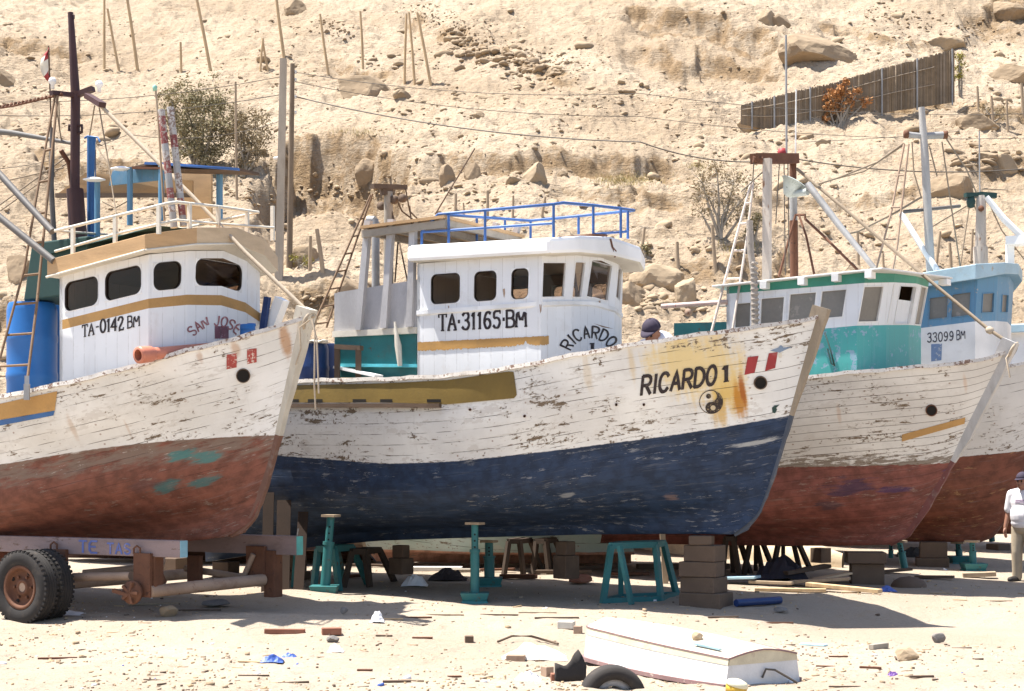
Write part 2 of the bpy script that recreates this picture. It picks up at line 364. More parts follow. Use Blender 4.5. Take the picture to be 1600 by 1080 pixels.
    e = t.math('ADD', hgt, t.math('MULTIPLY', t.math('SUBTRACT', t.noise(vi, 14, 4), .5), .022+edge))
    c = t.mix(t.step(e, -.006, .006), bc, tc)
    c = t.mix(.10, c, t.mix(fine2, (0, 0, 0), (1, 1, 1)), 'OVERLAY')
    hb = t.math('SUBTRACT', t.math('MULTIPLY', fine2, .25), t.math('ADD', t.math('MULTIPLY', chip, .5), t.math('MULTIPLY', line, 1.3)))
    t.bump(t.math('ADD', hb, t.math('MULTIPLY', band, .8)), .42, .010)
    return t.fin(c, .62, 0, .3)
# ---------------------------------------------------------------- ground (beach) and hillside
def g_arr(x, y):
    z = -.12*sstep(19.0, 17.2, y)*sstep(3.0, 14.0, y+2)
    z = z-.20*np.exp(-((x-4.7)/1.7)**2-((y-18.5)/.9)**2)+.15*np.exp(-((x+2.3)/1.7)**2-((y-17.8)/.6)**2)-.05*sstep(3, 7, x)
    z = z+.03*(np.clip(y, 19.6, 32)-19.6)
    z = z+.025*fbm(x*.5, y*.5, 3, 11)+.014*fbm(x*2.2, y*2.2, 3, 12)*sstep(60, 20, y)
    foot = np.maximum(0, vnoise(x*4.5, y*4.5, 21)-.62)*sstep(26, 12, y)
    z = z-.075*foot+.011*fbm(x*7, y*7, 2, 14)*sstep(24, 14, y)
    for (cx, cy, rx, ry, h) in MOUNDS: z = z+h*np.exp(-((x-cx)/rx)**2-((y-cy)/ry)**2)
    return z
MOUNDS = [(-2.75, 20.5, .55, .28, .09), (-2.2, 20.2, .35, .22, .06), (-1.5, 19.6, .5, .25, .05), (-3.6, 19.9, .5, .2, .05), (3.9, 20.6, .9, .3, .04), (.9, 13.6, .6, .4, -.03), (4.6, 13.2, .5, .5, .05)]
def ground_z(x, y): return float(g_arr(np.array([float(x)]), np.array([float(y)]))[0])
def GP(u, v):
    """where the ray through a photo pixel meets the beach"""
    z = 0.0
    for _ in range(8): p = G(u, v, z); z = ground_z(p.x, p.y)
    return Vector((p.x, p.y, z))
def M_ground():
    t = NT('beach_sand'); v = t.tc.outputs['Object']
    n1 = t.noise(v, .35, 4); n2 = t.noise(v, 3.5, 5, .6); n3 = t.noise(v, 38, 4, .7); n4 = t.noise(t.scale(v, (1, 2.2, 1)), 14, 4, .65)
    c = t.mix(t.step(n1, .35, .65), (.35, .288, .226), (.405, .342, .274))
    c = t.mix(t.math('MULTIPLY', t.step(n2, .55, .72), .5), c, (.34, .262, .18))
    c = t.mix(t.math('MULTIPLY', t.step(n4, .60, .68), .55), c, (.24, .17, .11))
    sp = t.vor(v, 19.0); sp2 = t.vor(v, 47.0)
    c = t.mix(t.math('MULTIPLY', t.step(sp.outputs[0], .13, .06), t.step(n2, .45, .6)), c, (.17, .11, .075))
    c = t.mix(t.math('MULTIPLY', t.step(sp2.outputs[0], .16, .08), .6), c, (.24, .17, .11))
    c = t.mix(.2, c, t.mix(n3, (0, 0, 0), (1, 1, 1)), 'OVERLAY')
    t.bump(t.math('ADD', t.math('MULTIPLY', n4, 1.0), t.math('MULTIPLY', n3, .4)), .85, .05); return t.fin(c, .95, 0, .15)
def grid_obj(name, X, Y, Z, mat, kind, label, attr=None):
    n, m = X.shape; v = np.stack([X, Y, Z], -1).reshape(-1, 3)
    i = np.arange(n-1)[:, None]*m+np.arange(m-1)[None, :]; f = np.stack([i, i+1, i+m+1, i+m], -1).reshape(-1, 4)
    me = bpy.data.meshes.new(name); me.vertices.add(len(v)); me.vertices.foreach_set('co', v.astype(np.float32).ravel())
    me.loops.add(f.size); me.loops.foreach_set('vertex_index', f.ravel().astype(np.int32)); me.polygons.add(len(f))
    me.polygons.foreach_set('loop_start', np.arange(0, f.size, 4, dtype=np.int32)); me.polygons.foreach_set('loop_total', np.full(len(f), 4, np.int32))
    me.polygons.foreach_set('use_smooth', np.ones(len(f), bool)); me.update(); me.validate(); me.materials.append(mat)
    if attr is not None:
        for k, a in attr.items(): at = me.attributes.new(k, 'FLOAT', 'POINT'); at.data.foreach_set('value', a.ravel().astype(np.float32))
    o = bpy.data.objects.new(name, me); COL.objects.link(o); ORG[o.name] = Vector((0, 0, 0)); props(o, label, None, None, kind); return o
kk = np.concatenate([np.linspace(-3.0, -.42, 30), np.linspace(-.41, .41, 700), np.linspace(.42, 3.0, 30)])
yy = np.concatenate([np.linspace(.5, 9.5, 12), 1/np.linspace(1/10.0, 1/50.0, 620)])
Kg, Yg = np.meshgrid(kk, yy); Xg = Kg*Yg
Zg = g_arr(Xg, Yg)
grid_obj('ground', Xg, Yg, Zg, M_ground(), 'structure', 'pale littered beach sand under and before the boats')
mb = MB(); mb.quad((-200, -150, -.16), (200, -150, -.16), (200, 60, -.16), (-200, 60, -.16)); props(mb.build('beach', M_ground(), at=(0, 0, 0)), 'pale sand stretching beyond the boats', kind='structure')

# hillside, with the cut banks and ledges of the photo carved into it
def hill_base(x, y):
    d = np.maximum(0, y-37.0+1.2*np.sin(x*.13+.8)); z = .50*d+.9*(1-np.exp(-d/2.2))-.25
    return z+.02*(x)*sstep(40, 70, y)
BANKS = [  # crest polyline in photo pixels of the bare slope, height, thickness of face (px), fall-off (px)
    ([(430, 235), (455, 214), (520, 205), (580, 222), (612, 246)], 2.7, 17, 130),
    ([(600, 250), (660, 262), (720, 258), (800, 266), (860, 256), (930, 250), (1000, 244), (1060, 246)], .65, 7, 70),
    ([(470, 426), (520, 424), (575, 430), (612, 440)], 1.0, 9, 60),
    ([(985, 20), (1040, 24), (1100, 30), (1160, 40), (1200, 52)], .95, 8, 45),
    ([(1000, 64), (1070, 70), (1140, 72), (1210, 80)], .5, 7, 40),
    ([(1000, 288), (1050, 296), (1110, 300)], .45, 7, 40), ([(870, 288), (930, 296), (1000, 292)], .42, 7, 40),
    ([(60, 240), (130, 262), (200, 250)], .7, 12, 60), ([(0, 460), (40, 450), (90, 462)], .8, 12, 60),
    ([(640, 20), (720, 48), (800, 82), (890, 112)], .35, 9, 30),
    ([(1395, 168), (1440, 162), (1500, 166), (1560, 185), (1610, 182)], .6, 12, 50),
    ([(1540, 268), (1580, 262), (1620, 268)], .6, 10, 60), ([(1290, 30), (1350, 36), (1420, 52), (1480, 45)], .35, 9, 40),
    ([(520, 90), (560, 98), (600, 112)], .5, 7, 40), ([(0, 60), (60, 74), (120, 72)], .4, 8, 40), ([(700, 372), (800, 380), (900, 385), (1000, 400)], .5, 10, 60),
    ([(1190, 300), (1260, 292), (1340, 300), (1430, 290)], .35, 8, 50), ([(1050, 396), (1120, 402), (1220, 398)], .45, 9, 50), ([(1525, 8), (1560, 2), (1640, 6)], .9, 12, 60)]
def hill_z(x, y):
    b = hill_base(x, y)
    n = .9*fbm(x*.11, y*.11, 4, 31)+.30*fbm(x*.42, y*.30, 4, 32)
    yy = np.maximum(y, 1.0); u = 800+F*x/yy+26*fbm(x*.9, y*.9, 3, 41); v = H-F*(b-HC)/yy
    v = v+13*fbm(x*.9, y*.5, 3, 42)
    cl = np.zeros_like(b)
    for pts, h, w_, L in BANKS:
        U = [p[0] for p in pts]; vc = np.interp(u, U, [p[1] for p in pts]); d = v-vc
        win = sstep(U[0]-35, U[0]+10, u)*(1-sstep(U[-1]-10, U[-1]+35, u))
        s = sstep(0, w_, d)*np.exp(-np.maximum(d-w_, 0)/L)*win
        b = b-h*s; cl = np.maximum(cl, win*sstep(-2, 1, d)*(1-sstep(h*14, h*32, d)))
    fade = sstep(36.5, 39.5, y)
    # gullies and loose strata running down to the right
    q = x*.55+y*.8; r = ridge(q*.55, (x*.8-y*.3)*.13, 4, 51)
    n = n+.22*(r-.5)
    z = b+n*fade
    ph = z*1.9+1.6*fbm(x*.30, y*.30, 3, 61); led = (ph-np.floor(ph)); msk = sstep(.45, .65, vnoise(x*.22, y*.22, 62))
    z = z+fade*.22*msk*(sstep(0, .75, led)-led)*2.2
    pr, dr = x*.8+y*.6, x*.6-y*.8; z = z+fade*.17*fbm(pr*2.1, dr*.38, 4, 73)
    z = z+fade*(  .15*fbm(x*1.9, y*1.5, 5, 71, .60)+.19*(ridge(x*2.4, y*1.7, 5, 72)-.5)+.20*cl*fbm(x*1.6, y*1.6, 4, 74))
    return z, cl
kk = np.concatenate([np.linspace(-1.6, -.40, 40), np.linspace(-.395, .395, 920), np.linspace(.40, 1.6, 40)])
yy = np.concatenate([np.linspace(34, 37.5, 14), 37.6+np.cumsum(np.linspace(.055, .165, 590))]); print('hill to', yy[-1])
Kh, Yh = np.meshgrid(kk, yy); Xh = Kh*Yh
Zh, Ch = hill_z(Xh, Yh)
_k0, _k1 = -.395, .395
def M_hill():
    t = NT('dry_hillside'); v = t.tc.outputs['Object']; cl = t.attr('cliff', 'Fac')
    n1 = t.noise(v, .12, 4); n2 = t.noise(v, .9, 5, .6); n3 = t.noise(v, 7, 6, .7); n4 = t.noise(t.scale(v, (1, 1, 4)), 2.4, 5, .65)
    c = t.mix(t.step(n1, .35, .65), (.355, .275, .195), (.435, .352, .262))
    c = t.mix(t.math('MULTIPLY', t.step(n2, .52, .70), .55), c, (.30, .22, .145))
    c = t.mix(t.math('MULTIPLY', t.step(n3, .56, .64), .5), c, (.22, .15, .09))
    c = t.mix(t.math('MULTIPLY', t.step(n4, .60, .70), .5), c, (.24, .165, .10))
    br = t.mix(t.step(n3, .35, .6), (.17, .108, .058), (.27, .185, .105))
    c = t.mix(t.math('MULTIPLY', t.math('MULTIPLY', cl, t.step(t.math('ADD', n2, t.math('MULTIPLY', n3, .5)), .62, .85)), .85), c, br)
    c = t.mix(.25, c, t.mix(t.noise(v, 30, 3), (0, 0, 0), (1, 1, 1)), 'OVERLAY')
    t.bump(t.math('ADD', n3, t.math('MULTIPLY', n4, .7)), .9, .16); return t.fin(c, .95, 0, .1)
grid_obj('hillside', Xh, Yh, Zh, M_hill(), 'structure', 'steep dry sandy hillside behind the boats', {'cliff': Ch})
def hill_h(x, y):
    return float(hill_z(np.array([float(x)]), np.array([float(y)]))[0][0])
_Yr = yy
def HP(u, v):
    """where the ray through a photo pixel first meets the hillside"""
    k = (u-800)/F; Y = np.arange(36, _Yr[-1]-1, .05); z, _ = hill_z(k*Y, Y); ray = HC+(H-v)/F*Y
    i = np.nonzero(z >= ray)[0]
    j = i[0] if len(i) else len(Y)-1
    return Vector((k*Y[j], Y[j], z[j]))
# rocks
def ico(sub):
    bm = bmesh.new(); bmesh.ops.create_icosphere(bm, subdivisions=sub, radius=1); bm.verts.ensure_lookup_table()
    v = np.array([q.co[:] for q in bm.verts]); f = np.array([[q.index for q in p.verts] for p in bm.faces]); bm.free(); return v, f
def rock_shape(sub, seed, cuts=11, rough=.05, flat=.75):
    r = np.random.RandomState(seed); v, f = ico(sub); v = v*(1+.18*np.array([mnoise.noise(Vector(p*1.3)+Vector((seed*3.1, 0, 0))) for p in v])[:, None])
    for _ in range(cuts):
        n = r.normal(size=3); n /= np.linalg.norm(n); d = r.uniform(.52, .85); pr = v@n; v = v-np.maximum(0, pr-d)[:, None]*n[None, :]*.93
    if rough: v = v*(1+rough*np.array([mnoise.fractal(Vector(p*3.0)+Vector((0, seed*1.7, 0)), 1, 2, 4) for p in v])[:, None])
    v[:, 2] *= flat; return v, f
M['rock'] = worn('hill_rock', (.355, .27, .18), (.24, .17, .105), .4, 1.6, .95, .5, (1, 1, 1.8), bump=.6)
M['rock_brown'] = worn('brown_hill_rock', (.30, .222, .145), (.20, .14, .088), .4, 1.6, .95, .5, (1, 1, 2), bump=.6)
M['stone'] = plain('grey_beach_stone', (.20, .185, .175), .9, 0, .25, 18, .4)
def scatter_mesh(name, mats, items, shapes, kind='stuff', label=None):
    """items: (x, y, z, sx, sy, sz, rot, tilt, shape, mat)"""
    V, Fc, Mi = [], [], []; k = 0
    for (x, y, z, sx, sy, sz, a, tlt, sh, mi) in items:
        v, f = shapes[sh]; c, s_ = math.cos(a), math.sin(a); p = v*np.array([sx, sy, sz])
        if tlt: ct, st = math.cos(tlt), math.sin(tlt); p = np.stack([p[:, 0]*ct+p[:, 2]*st, p[:, 1], -p[:, 0]*st+p[:, 2]*ct], 1)
        p = np.stack([p[:, 0]*c-p[:, 1]*s_+x, p[:, 0]*s_+p[:, 1]*c+y, p[:, 2]+z], 1)
        V.append(p); Fc.append(f+k); Mi.append(np.full(len(f), mi)); k += len(v)
    V, Fc, Mi = np.concatenate(V), np.concatenate(Fc), np.concatenate(Mi); me = bpy.data.meshes.new(name)
    nf, fs = Fc.shape; me.vertices.add(len(V)); me.vertices.foreach_set('co', V.astype(np.float32).ravel()); me.loops.add(nf*fs); me.loops.foreach_set('vertex_index', Fc.ravel().astype(np.int32))
    me.polygons.add(nf); me.polygons.foreach_set('loop_start', np.arange(0, nf*fs, fs, dtype=np.int32)); me.polygons.foreach_set('loop_total', np.full(nf, fs, np.int32))
    for m in mats: me.materials.append(m)
    me.polygons.foreach_set('material_index', Mi.astype(np.int32)); me.update(); me.validate()
    o = bpy.data.objects.new(name, me); COL.objects.link(o); ORG[o.name] = Vector((0, 0, 0)); return props(o, label, None, None, kind)
RS = [rock_shape(2, 100+i, 9, .0) for i in range(10)]
rg = np.random.RandomState(4); items = []
NRK = 9000
K_ = rg.uniform(-.37, .37, NRK*3); Y_ = 38+rg.beta(1.0, 1.5, NRK*3)*52; X_ = K_*Y_
dens = .25+.75*sstep(.42, .68, vnoise(X_*.28, Y_*.28, 81)); keep = np.nonzero(rg.uniform(size=NRK*3) < dens)[0][:NRK]
Zr, _ = hill_z(X_[keep], Y_[keep])
for j, i in enumerate(keep):
    s_ = .024+.055*rg.pareto(2.7); s_ = min(s_, .34)*(.7+Y_[i]/130)
    items.append((X_[i], Y_[i], Zr[j]-s_*.12, s_*rg.uniform(.8, 1.5), s_*rg.uniform(.7, 1.2), s_*rg.uniform(.6, 1.0), rg.uniform(0, 6.28), rg.uniform(-.4, .4), rg.randint(10), 0 if rg.uniform() < .7 else 1))
# dark scree band upper centre and rubble under the banks
def band(pts, n, wpx, s0, s1, mi=1):
    U = [p[0] for p in pts]
    for _ in range(n):
        f = rg.uniform(0, len(pts)-1.001); i = int(f); g = f-i; u = pts[i][0]*(1-g)+pts[i+1][0]*g+rg.normal()*wpx; v = pts[i][1]*(1-g)+pts[i+1][1]*g+rg.normal()*wpx*.6
        p = HP(u, v); s_ = rg.uniform(s0, s1)*rg.uniform(.5, 1); items.append((p.x, p.y, p.z-s_*.1, s_*rg.uniform(.8, 1.6), s_, s_*rg.uniform(.6, 1), rg.uniform(0, 6.28), rg.uniform(-.4, .4), rg.randint(10), mi if rg.uniform() < .75 else 0))
band([(640, 10), (700, 35), (780, 65), (860, 100), (900, 112)], 420, 18, .03, .11)
band([(700, 60), (780, 95), (860, 120)], 160, 16, .1, .35); band([(500, 40), (540, 55)], 60, 14, .04, .14)
band([(470, 300), (540, 305), (600, 300), (700, 300), (800, 300)], 110, 16, .05, .15, 0); band([(1350, 20), (1420, 35), (1500, 60), (1580, 60)], 160, 20, .04, .14)
band([(1500, 250), (1590, 245)], 60, 14, .10, .3); band([(330, 300), (420, 310)], 60, 14, .05, .16, 0); band([(620, 470), (560, 480), (480, 470)], 70, 14, .05, .16, 0)
band([(980, 480), (1060, 470), (1100, 480)], 80, 14, .06, .22, 0)
scatter_mesh('rubble', [M['rock'], M['rock_brown']], items, RS, 'stuff', 'loose stones and rubble scattered over the dry hillside')
BOULDERS = [(570, 132, 84, 46, 'large flat topped boulder on the slope right of the twin utility poles', 1, 0), (835, 272, 36, 36, 'squat pale boulder above the blue cabin railing', 0, 0), (1183, 186, 50, 34, 'pointed pale boulder at the left end of the brush fence', 0, 0),
    (1205, 97, 0, 0, '', 0, 0), (1490, 290, 66, 40, 'big rounded brown boulder right of the tall pale mast', 1, 1), (1252, 210, 34, 15, 'low flat brown rock below the brush fence', 1, 0), (1290, 222, 26, 10, 'thin flat rock lying right of the low brown rock', 0, 0),
    (1030, 428, 70, 42, 'largest pale boulder beside the white cabin front', 0, 0), (1070, 452, 40, 48, 'rounded boulder next to the largest pale one by the cabin', 0, 1), (985, 462, 60, 40, 'low brown boulder half hidden by the white cabin corner', 1, 0),
    (5, 122, 34, 26, 'brown boulder at the left edge below the flag', 1, 0), (25, 206, 26, 18, 'small brown boulder at the left edge behind the booms', 1, 0), (1280, 76, 100, 46, 'huge cracked outcrop rock above the brush fence', 1, 0), (1197, 30, 34, 24, 'left one of two rocks on the upper ledge', 0, 0), (1218, 32, 30, 24, 'right one of two rocks on the upper ledge', 1, 0),
    (1530, 190, 60, 30, 'broken rock at the right foot of the brush fence', 1, 0), (1590, 112, 70, 32, 'brown rock jutting in at the right edge above the masts', 1, 0), (1570, 250, 44, 34, 'pale boulder at the right edge above the big rounded one', 0, 0), (1548, 244, 36, 20, 'small brown rock beside the pale boulder at the right edge', 1, 0),
    (1480, 70, 50, 24, 'tan rock above the right end of the brush fence', 0, 0), (1580, 15, 60, 30, 'grey brown rock in the upper right corner', 1, 0), (460, 12, 36, 24, 'dark rock at the top edge left of the scree', 1, 0), (630, 146, 26, 16, 'small dark boulder right of the large flat topped one', 1, 0), (750, 180, 20, 14, 'lone small boulder on the bare middle slope', 1, 0),
    (880, 272, 16, 10, 'small stone in the shade of the squat pale boulder', 1, 0), (700, 272, 24, 30, 'rounded knob of rock on the cut bank', 1, 0), (740, 268, 24, 28, 'second rounded knob of rock on the cut bank', 1, 1), (60, 412, 60, 30, 'tan boulder behind the blue drum rack', 1, 0), (25, 420, 40, 44, 'tall tan boulder left of the drum rack boulder', 1, 1),
    (575, 268, 40, 34, 'bulging brown rock in the big cut bank', 1, 1), (1240, 316, 20, 12, 'small rock behind the rusty mast', 1, 0), (470, 400, 56, 36, 'brown boulder at the foot of the utility poles', 1, 0), (545, 446, 60, 30, 'brown slab of rock in the lower bank left of the ladder', 1, 0)]
for i, (u, v, wd, ht, lab, mi, tall) in enumerate(BOULDERS):
    if not wd: continue
    p = HP(u, v+ht*.35); sc = p.y/F; sx, sz = wd*sc*.62, ht*sc*.80
    v_, f_ = rock_shape(4, 300+i, 12, .06, 1.0); rr = np.random.RandomState(i).uniform(0, 6.28); c, s_ = math.cos(rr), math.sin(rr)
    q = np.stack([(v_[:, 0]*c-v_[:, 1]*s_)*sx, (v_[:, 0]*s_+v_[:, 1]*c)*max(sx*.7, sz*.6), v_[:, 2]*sz], 1)
    m = MB(); m.add([Vector(a)+p+Vector((0, .15, sz*.15)) for a in q], [tuple(a) for a in f_]); o = m.build('boulder', M['rock_brown'] if mi else M['rock'], at=p)
    props(o, lab, 'boulder', 'boulders on the hillside')
# ---------------------------------------------------------------- boats: hull, wheelhouse, roof builders
class Boat:
    def __init__(s, O, a): s.O = Vector((O[0], O[1], 0)); s.a = math.radians(a); s.c, s.s = math.cos(s.a), math.sin(s.a)
    def P(s, x, y, z): return Vector((s.O.x+x*s.c+y*s.s, s.O.y-x*s.s+y*s.c, z))
    def V(s, x, y, z): return Vector((x*s.c+y*s.s, -x*s.s+y*s.c, z))
    def L(s, u, v, yl=0.0):           # photo pixel on the plane yl = const -> (x, z)
        k = (u-800)/F; x = (k*(s.O.y+yl*s.c)-s.O.x-yl*s.s)/(s.c+k*s.s)
        Y = s.O.y-x*s.s+yl*s.c; return x, HC+(H-v)/F*Y
    def LP(s, u, v, yl=0.0): x, z = s.L(u, v, yl); return s.P(x, yl, z)
    def near(s, u, v, b):
        yl = -1.0
        for _ in range(25): x, z = s.L(u, v, yl); yl = .5*yl-.5*b(x)
        return x, z
    def ax(s): return (s.V(1, 0, 0), s.V(0, 1, 0), Vector((0, 0, 1)))

def smooth_curve(pts, xa, xb, k=.35, n=400):
    pts = sorted(pts); X = np.array([p[0] for p in pts]); Z = np.array([p[1] for p in pts])
    g = np.linspace(xa-1, xb+1, n); z = np.interp(g, X, Z)
    sa = (Z[1]-Z[0])/(X[1]-X[0]) if len(X) > 1 else 0; sb = (Z[-1]-Z[-2])/(X[-1]-X[-2]) if len(X) > 1 else 0
    z = np.where(g < X[0], Z[0]+(g-X[0])*sa*.35, z); z = np.where(g > X[-1], Z[-1]+(g-X[-1])*sb, z)
    m = max(1, int(k/(g[1]-g[0]))); ker = np.ones(2*m+1)/(2*m+1)
    zp = np.concatenate([2*z[0]-z[m:0:-1], z, 2*z[-1]-z[-2:-m-2:-1]]); zs = np.convolve(zp, ker, 'valid')
    return lambda x: float(np.interp(x, g, zs))

def hull(bt, name_root, spec, mat, parts):
    """bt gets .root (thing), .hull (part), .bvh, .sheer(x)->(b,z)"""
    xs_t = spec['stern']
    stem = [bt.L(u, v, 0) for u, v in spec['stem']]           # tip ... foot, (x, z)
    sx = np.array([p[0] for p in stem]); sz = np.array([p[1] for p in stem])
    def stem_x(z): return float(np.interp(z, sz[::-1], sx[::-1]))
    ztip, zfoot, xfoot = stem[0][1], stem[-1][1], stem[-1][0]
    def beam(B, E, p, xe, st, bmin=.03):
        def b(x):
            q = min(1, max(0, (xe-x)/E)); f = 1-(1-q)**p
            mid = xe-E; r = max(0, (mid-x)/(mid-xs_t)) if mid > xs_t else 0
            return bmin+(B-bmin)*f*(1-st*r*r)
        return b
    B, st = spec['B'], spec.get('taper', .22)
    zwl_e = spec['wl_stem_z'] if 'wl_stem_z' in spec else bt.L(*spec['wl'][-1], 0)[1]
    xe_w = stem_x(zwl_e); xe_s = sx[0]
    b_s = beam(B, spec.get('Es', 3.4), spec.get('ps', 2.3), xe_s, st)
    b_w = beam(B*spec.get('bw', .93), spec.get('Ew', 4.0), spec.get('pw', 2.0), xe_w, st*1.3)
    sh = [bt.near(u, v, b_s) for u, v in spec['sheer']]; wl = [bt.near(u, v, b_w) for u, v in spec['wl'][:-1]]
    z_s = smooth_curve(sh+[(xe_s, ztip)], xs_t, xe_s, .25); z_w = smooth_curve(wl+[(xe_w, zwl_e)], xs_t, xe_w, .3)
    kl = [bt.L(u, v, 0) for u, v in spec['keel']]; z_k = smooth_curve(kl+[(xfoot, zfoot)], xs_t, xfoot, .2)
    bil = spec.get('bil', .80)
    fr_mid = [1.0, .50, .20, .06]; fr_end = [1.0, .66, .36, .16]
    bb = [None, beam(B*.89, 4.2, 1.9, stem_x(zfoot+(zwl_e-zfoot)*.66), st*1.5), beam(B*bil*.80, 4.2, 1.8, stem_x(zfoot+(zwl_e-zfoot)*.36), st*1.9),
          beam(B*.30, 4.0, 1.6, stem_x(zfoot+(zwl_e-zfoot)*.16), st*2.2)]
    xe = [xe_s, None, xe_w]+[stem_x(zfoot+(zwl_e-zfoot)*f) for f in fr_end[1:]]+[xfoot, xfoot]
    NT_, grid = 90, []
    for i in range(NT_+1):
        t = 1-(1-i/NT_)**1.45; tt = t**3; nodes = []
        def X(e): return xs_t+(e-xs_t)*t
        x0 = X(xe[0]); p0 = (x0, b_s(x0), z_s(x0)); x2 = X(xe[2]); p2 = (x2, b_w(x2), z_w(x2))
        if i == NT_: p0 = (xe[0], .03, ztip); p2 = (xe[2], .03, zwl_e)
        bulge = .05*(1-tt)+.0
        p1 = ((x0+x2)/2, (p0[1]+p2[1])/2+bulge, (p0[2]+p2[2])/2)
        nodes = [p0, p1, p2]
        for j in (1, 2, 3):
            xx = X(xe[2+j]); zk = z_k(xx if xx < xfoot else xfoot)+.16
            fr = fr_mid[j]+(fr_end[j]-fr_mid[j])*t**5; zz = zk+(z_w(min(xx, xe_w))-zk)*fr
            if i == NT_: zz = zfoot+(zwl_e-zfoot)*fr_end[j]
            nodes.append((xx, bb[j](xx), zz))
        xx = X(xfoot); nodes.append((xx, .06, z_k(xx)+.12*(1-t**8))); nodes.append((xx, .055, z_k(xx)))
        grid.append(nodes)
    SUBN = [6, 6, 5, 5, 4, 3, 1]; rows = []; hc = []
    for nodes in grid:
        A = np.array(nodes); n = len(A); out = []; tag = []
        for k in range(n-1):
            a, b_, c, d = A[max(k-1, 0)], A[k], A[k+1], A[min(k+2, n-1)]
            if k == n-2: a, d = b_, c
            if k == n-3: d = c
            for q in range(SUBN[k]):
                u = q/SUBN[k]; u2, u3 = u*u, u*u*u
                out.append(.5*((2*b_)+(-a+c)*u+(2*a-5*b_+4*c-d)*u2+(-a+3*b_-3*c+d)*u3))
        out.append(A[-1]); out = np.array(out); out[:, 1] = np.maximum(out[:, 1], .03)
        gs = np.concatenate([[0], np.cumsum(np.linalg.norm(np.diff(out, axis=0), axis=1))]); gw = gs[SUBN[0]+SUBN[1]]
        rows.append(out); hc.append([(out[k][0], gs[k], gw-gs[k]) for k in range(len(out))])
    near = [[bt.P(p[0], -p[1], p[2]) for p in r] for r in rows]; far = [[bt.P(p[0], p[1], p[2]) for p in r] for r in rows]
    mb = MB(); mb.grid(near); mb.grid(far, flip=True)
    nv = len(near)*len(near[0]); n = len(near[0])
    fc = [tuple([k for k in range(n)]+[nv+k for k in range(n-1, -1, -1)])]
    for f in fc: mb.f.append(f); mb.m.append(0); mb.sm.append(False)
    kb = [(i*n+n-1, (i+1)*n+n-1, nv+(i+1)*n+n-1, nv+i*n+n-1) for i in range(NT_)]+[]
    for f in kb: mb.f.append(f); mb.m.append(0); mb.sm.append(False)
    o = mb.build('hull', mat, bt.root)
    at = o.data.attributes.new('hc', 'FLOAT_VECTOR', 'POINT')
    flat = [c for r in hc for p in r for c in p]*2
    at.data.foreach_set('vector', flat)
    bt.hull = o; bt.bvh = BVHTree.FromPolygons(mb.v, [f for f in mb.f if len(f) == 4]); bt.rows = rows; bt.hc = hc
    bt.b_s, bt.z_s, bt.xe_s, bt.stem = b_s, z_s, xe_s, stem
    bt.sheer_rows = [r[0] for r in rows]
    # deck inside the bulwarks
    def inb(r, dz):      # half breadth of the shell dz below its sheer
        z = r[0][2]-dz; k = next((i for i in range(len(r)) if r[i][2] <= z), len(r)-1); return max(.02, r[k][1]-.05), r[k][0]
    mb = MB(); dk = [[bt.P(inb(r, .34)[1], y*inb(r, .34)[0], r[0][2]-.34) for y in (-1, -.5, 0, .5, 1)] for r in rows[:-6]]; mb.grid(dk, smooth=False)
    for sgn in (-1, 1):
        mb.grid([[bt.P(inb(r, d)[1], sgn*max(.02, inb(r, d)[0]-.02), r[0][2]-d) for d in (.34, .17, .01)] for r in rows[:-6]], smooth=False)
    mb.build('deck', M['wood_grey'], bt.root)
    # cap rail along the sheer
    mb = MB()
    for sgn in (-1, 1):
        R = []
        for r in rows[:-1]:
            x, b, z = r[0]; wob = .006*math.sin(x*9.1+sgn)+.004*math.sin(x*23)
            R.append([bt.P(x, sgn*(b-.075), z-.012), bt.P(x, sgn*(b-.075), z+.035), bt.P(x, sgn*(b+.022), z+.035+wob), bt.P(x, sgn*(b+.028), z-.012+wob), bt.P(x, sgn*(b-.075), z-.012)])
        mb.grid(R, smooth=False)
        mb.add(R[0][:4], [(0, 1, 2, 3)]); mb.add(R[-1][:4], [(3, 2, 1, 0)])
    mb.build('cap_rail', parts['cap'], bt.root)
    # stem post
    hw, fw, aw, ext = parts.get('post', (.075, .07, .12, .12))
    mb = MB(); pts = [(x, z) for x, z in stem]; d0 = Vector((pts[0][0]-pts[1][0], pts[0][1]-pts[1][1])).normalized(); ztop = pts[0][1]
    fine_ = []
    for i in range(len(pts)-1):
        for k in range(4): fine_.append((pts[i][0]+(pts[i+1][0]-pts[i][0])*k/4, pts[i][1]+(pts[i+1][1]-pts[i][1])*k/4))
    pts = [(pts[0][0]+d0.x*ext, pts[0][1]+d0.y*ext)]+fine_+[pts[-1]]; R = [[], []]
    for i, (x, z) in enumerate(pts):
        a = pts[max(0, i-1)]; b = pts[min(len(pts)-1, i+1)]; d = Vector((b[0]-a[0], b[1]-a[1])).normalized(); nx, nz = -d.y, d.x
        q = min(1, max(0, (ztop-z)/(ztop-zwl_e))); tp = 1-.45*q if z > zwl_e else max(.36, .55-.25*(zwl_e-z)/(zwl_e-zfoot)); j = .005*math.sin(i*2.3)+.004*math.sin(i*5.1)
        sec = [bt.P(x-nx*aw*tp, -hw*tp, z-nz*aw*tp), bt.P(x+nx*(fw*tp+j), -hw*.72*tp, z+nz*fw*tp), bt.P(x+nx*(fw*tp+j), hw*.72*tp, z+nz*fw*tp), bt.P(x-nx*aw*tp, hw*tp, z-nz*aw*tp), bt.P(x-nx*aw*tp, -hw*tp, z-nz*aw*tp)]
        if z > zwl_e-.01: R[0].append(sec)
        else:
            if not R[1]: R[1].append(R[0][-1])
            R[1].append(sec)
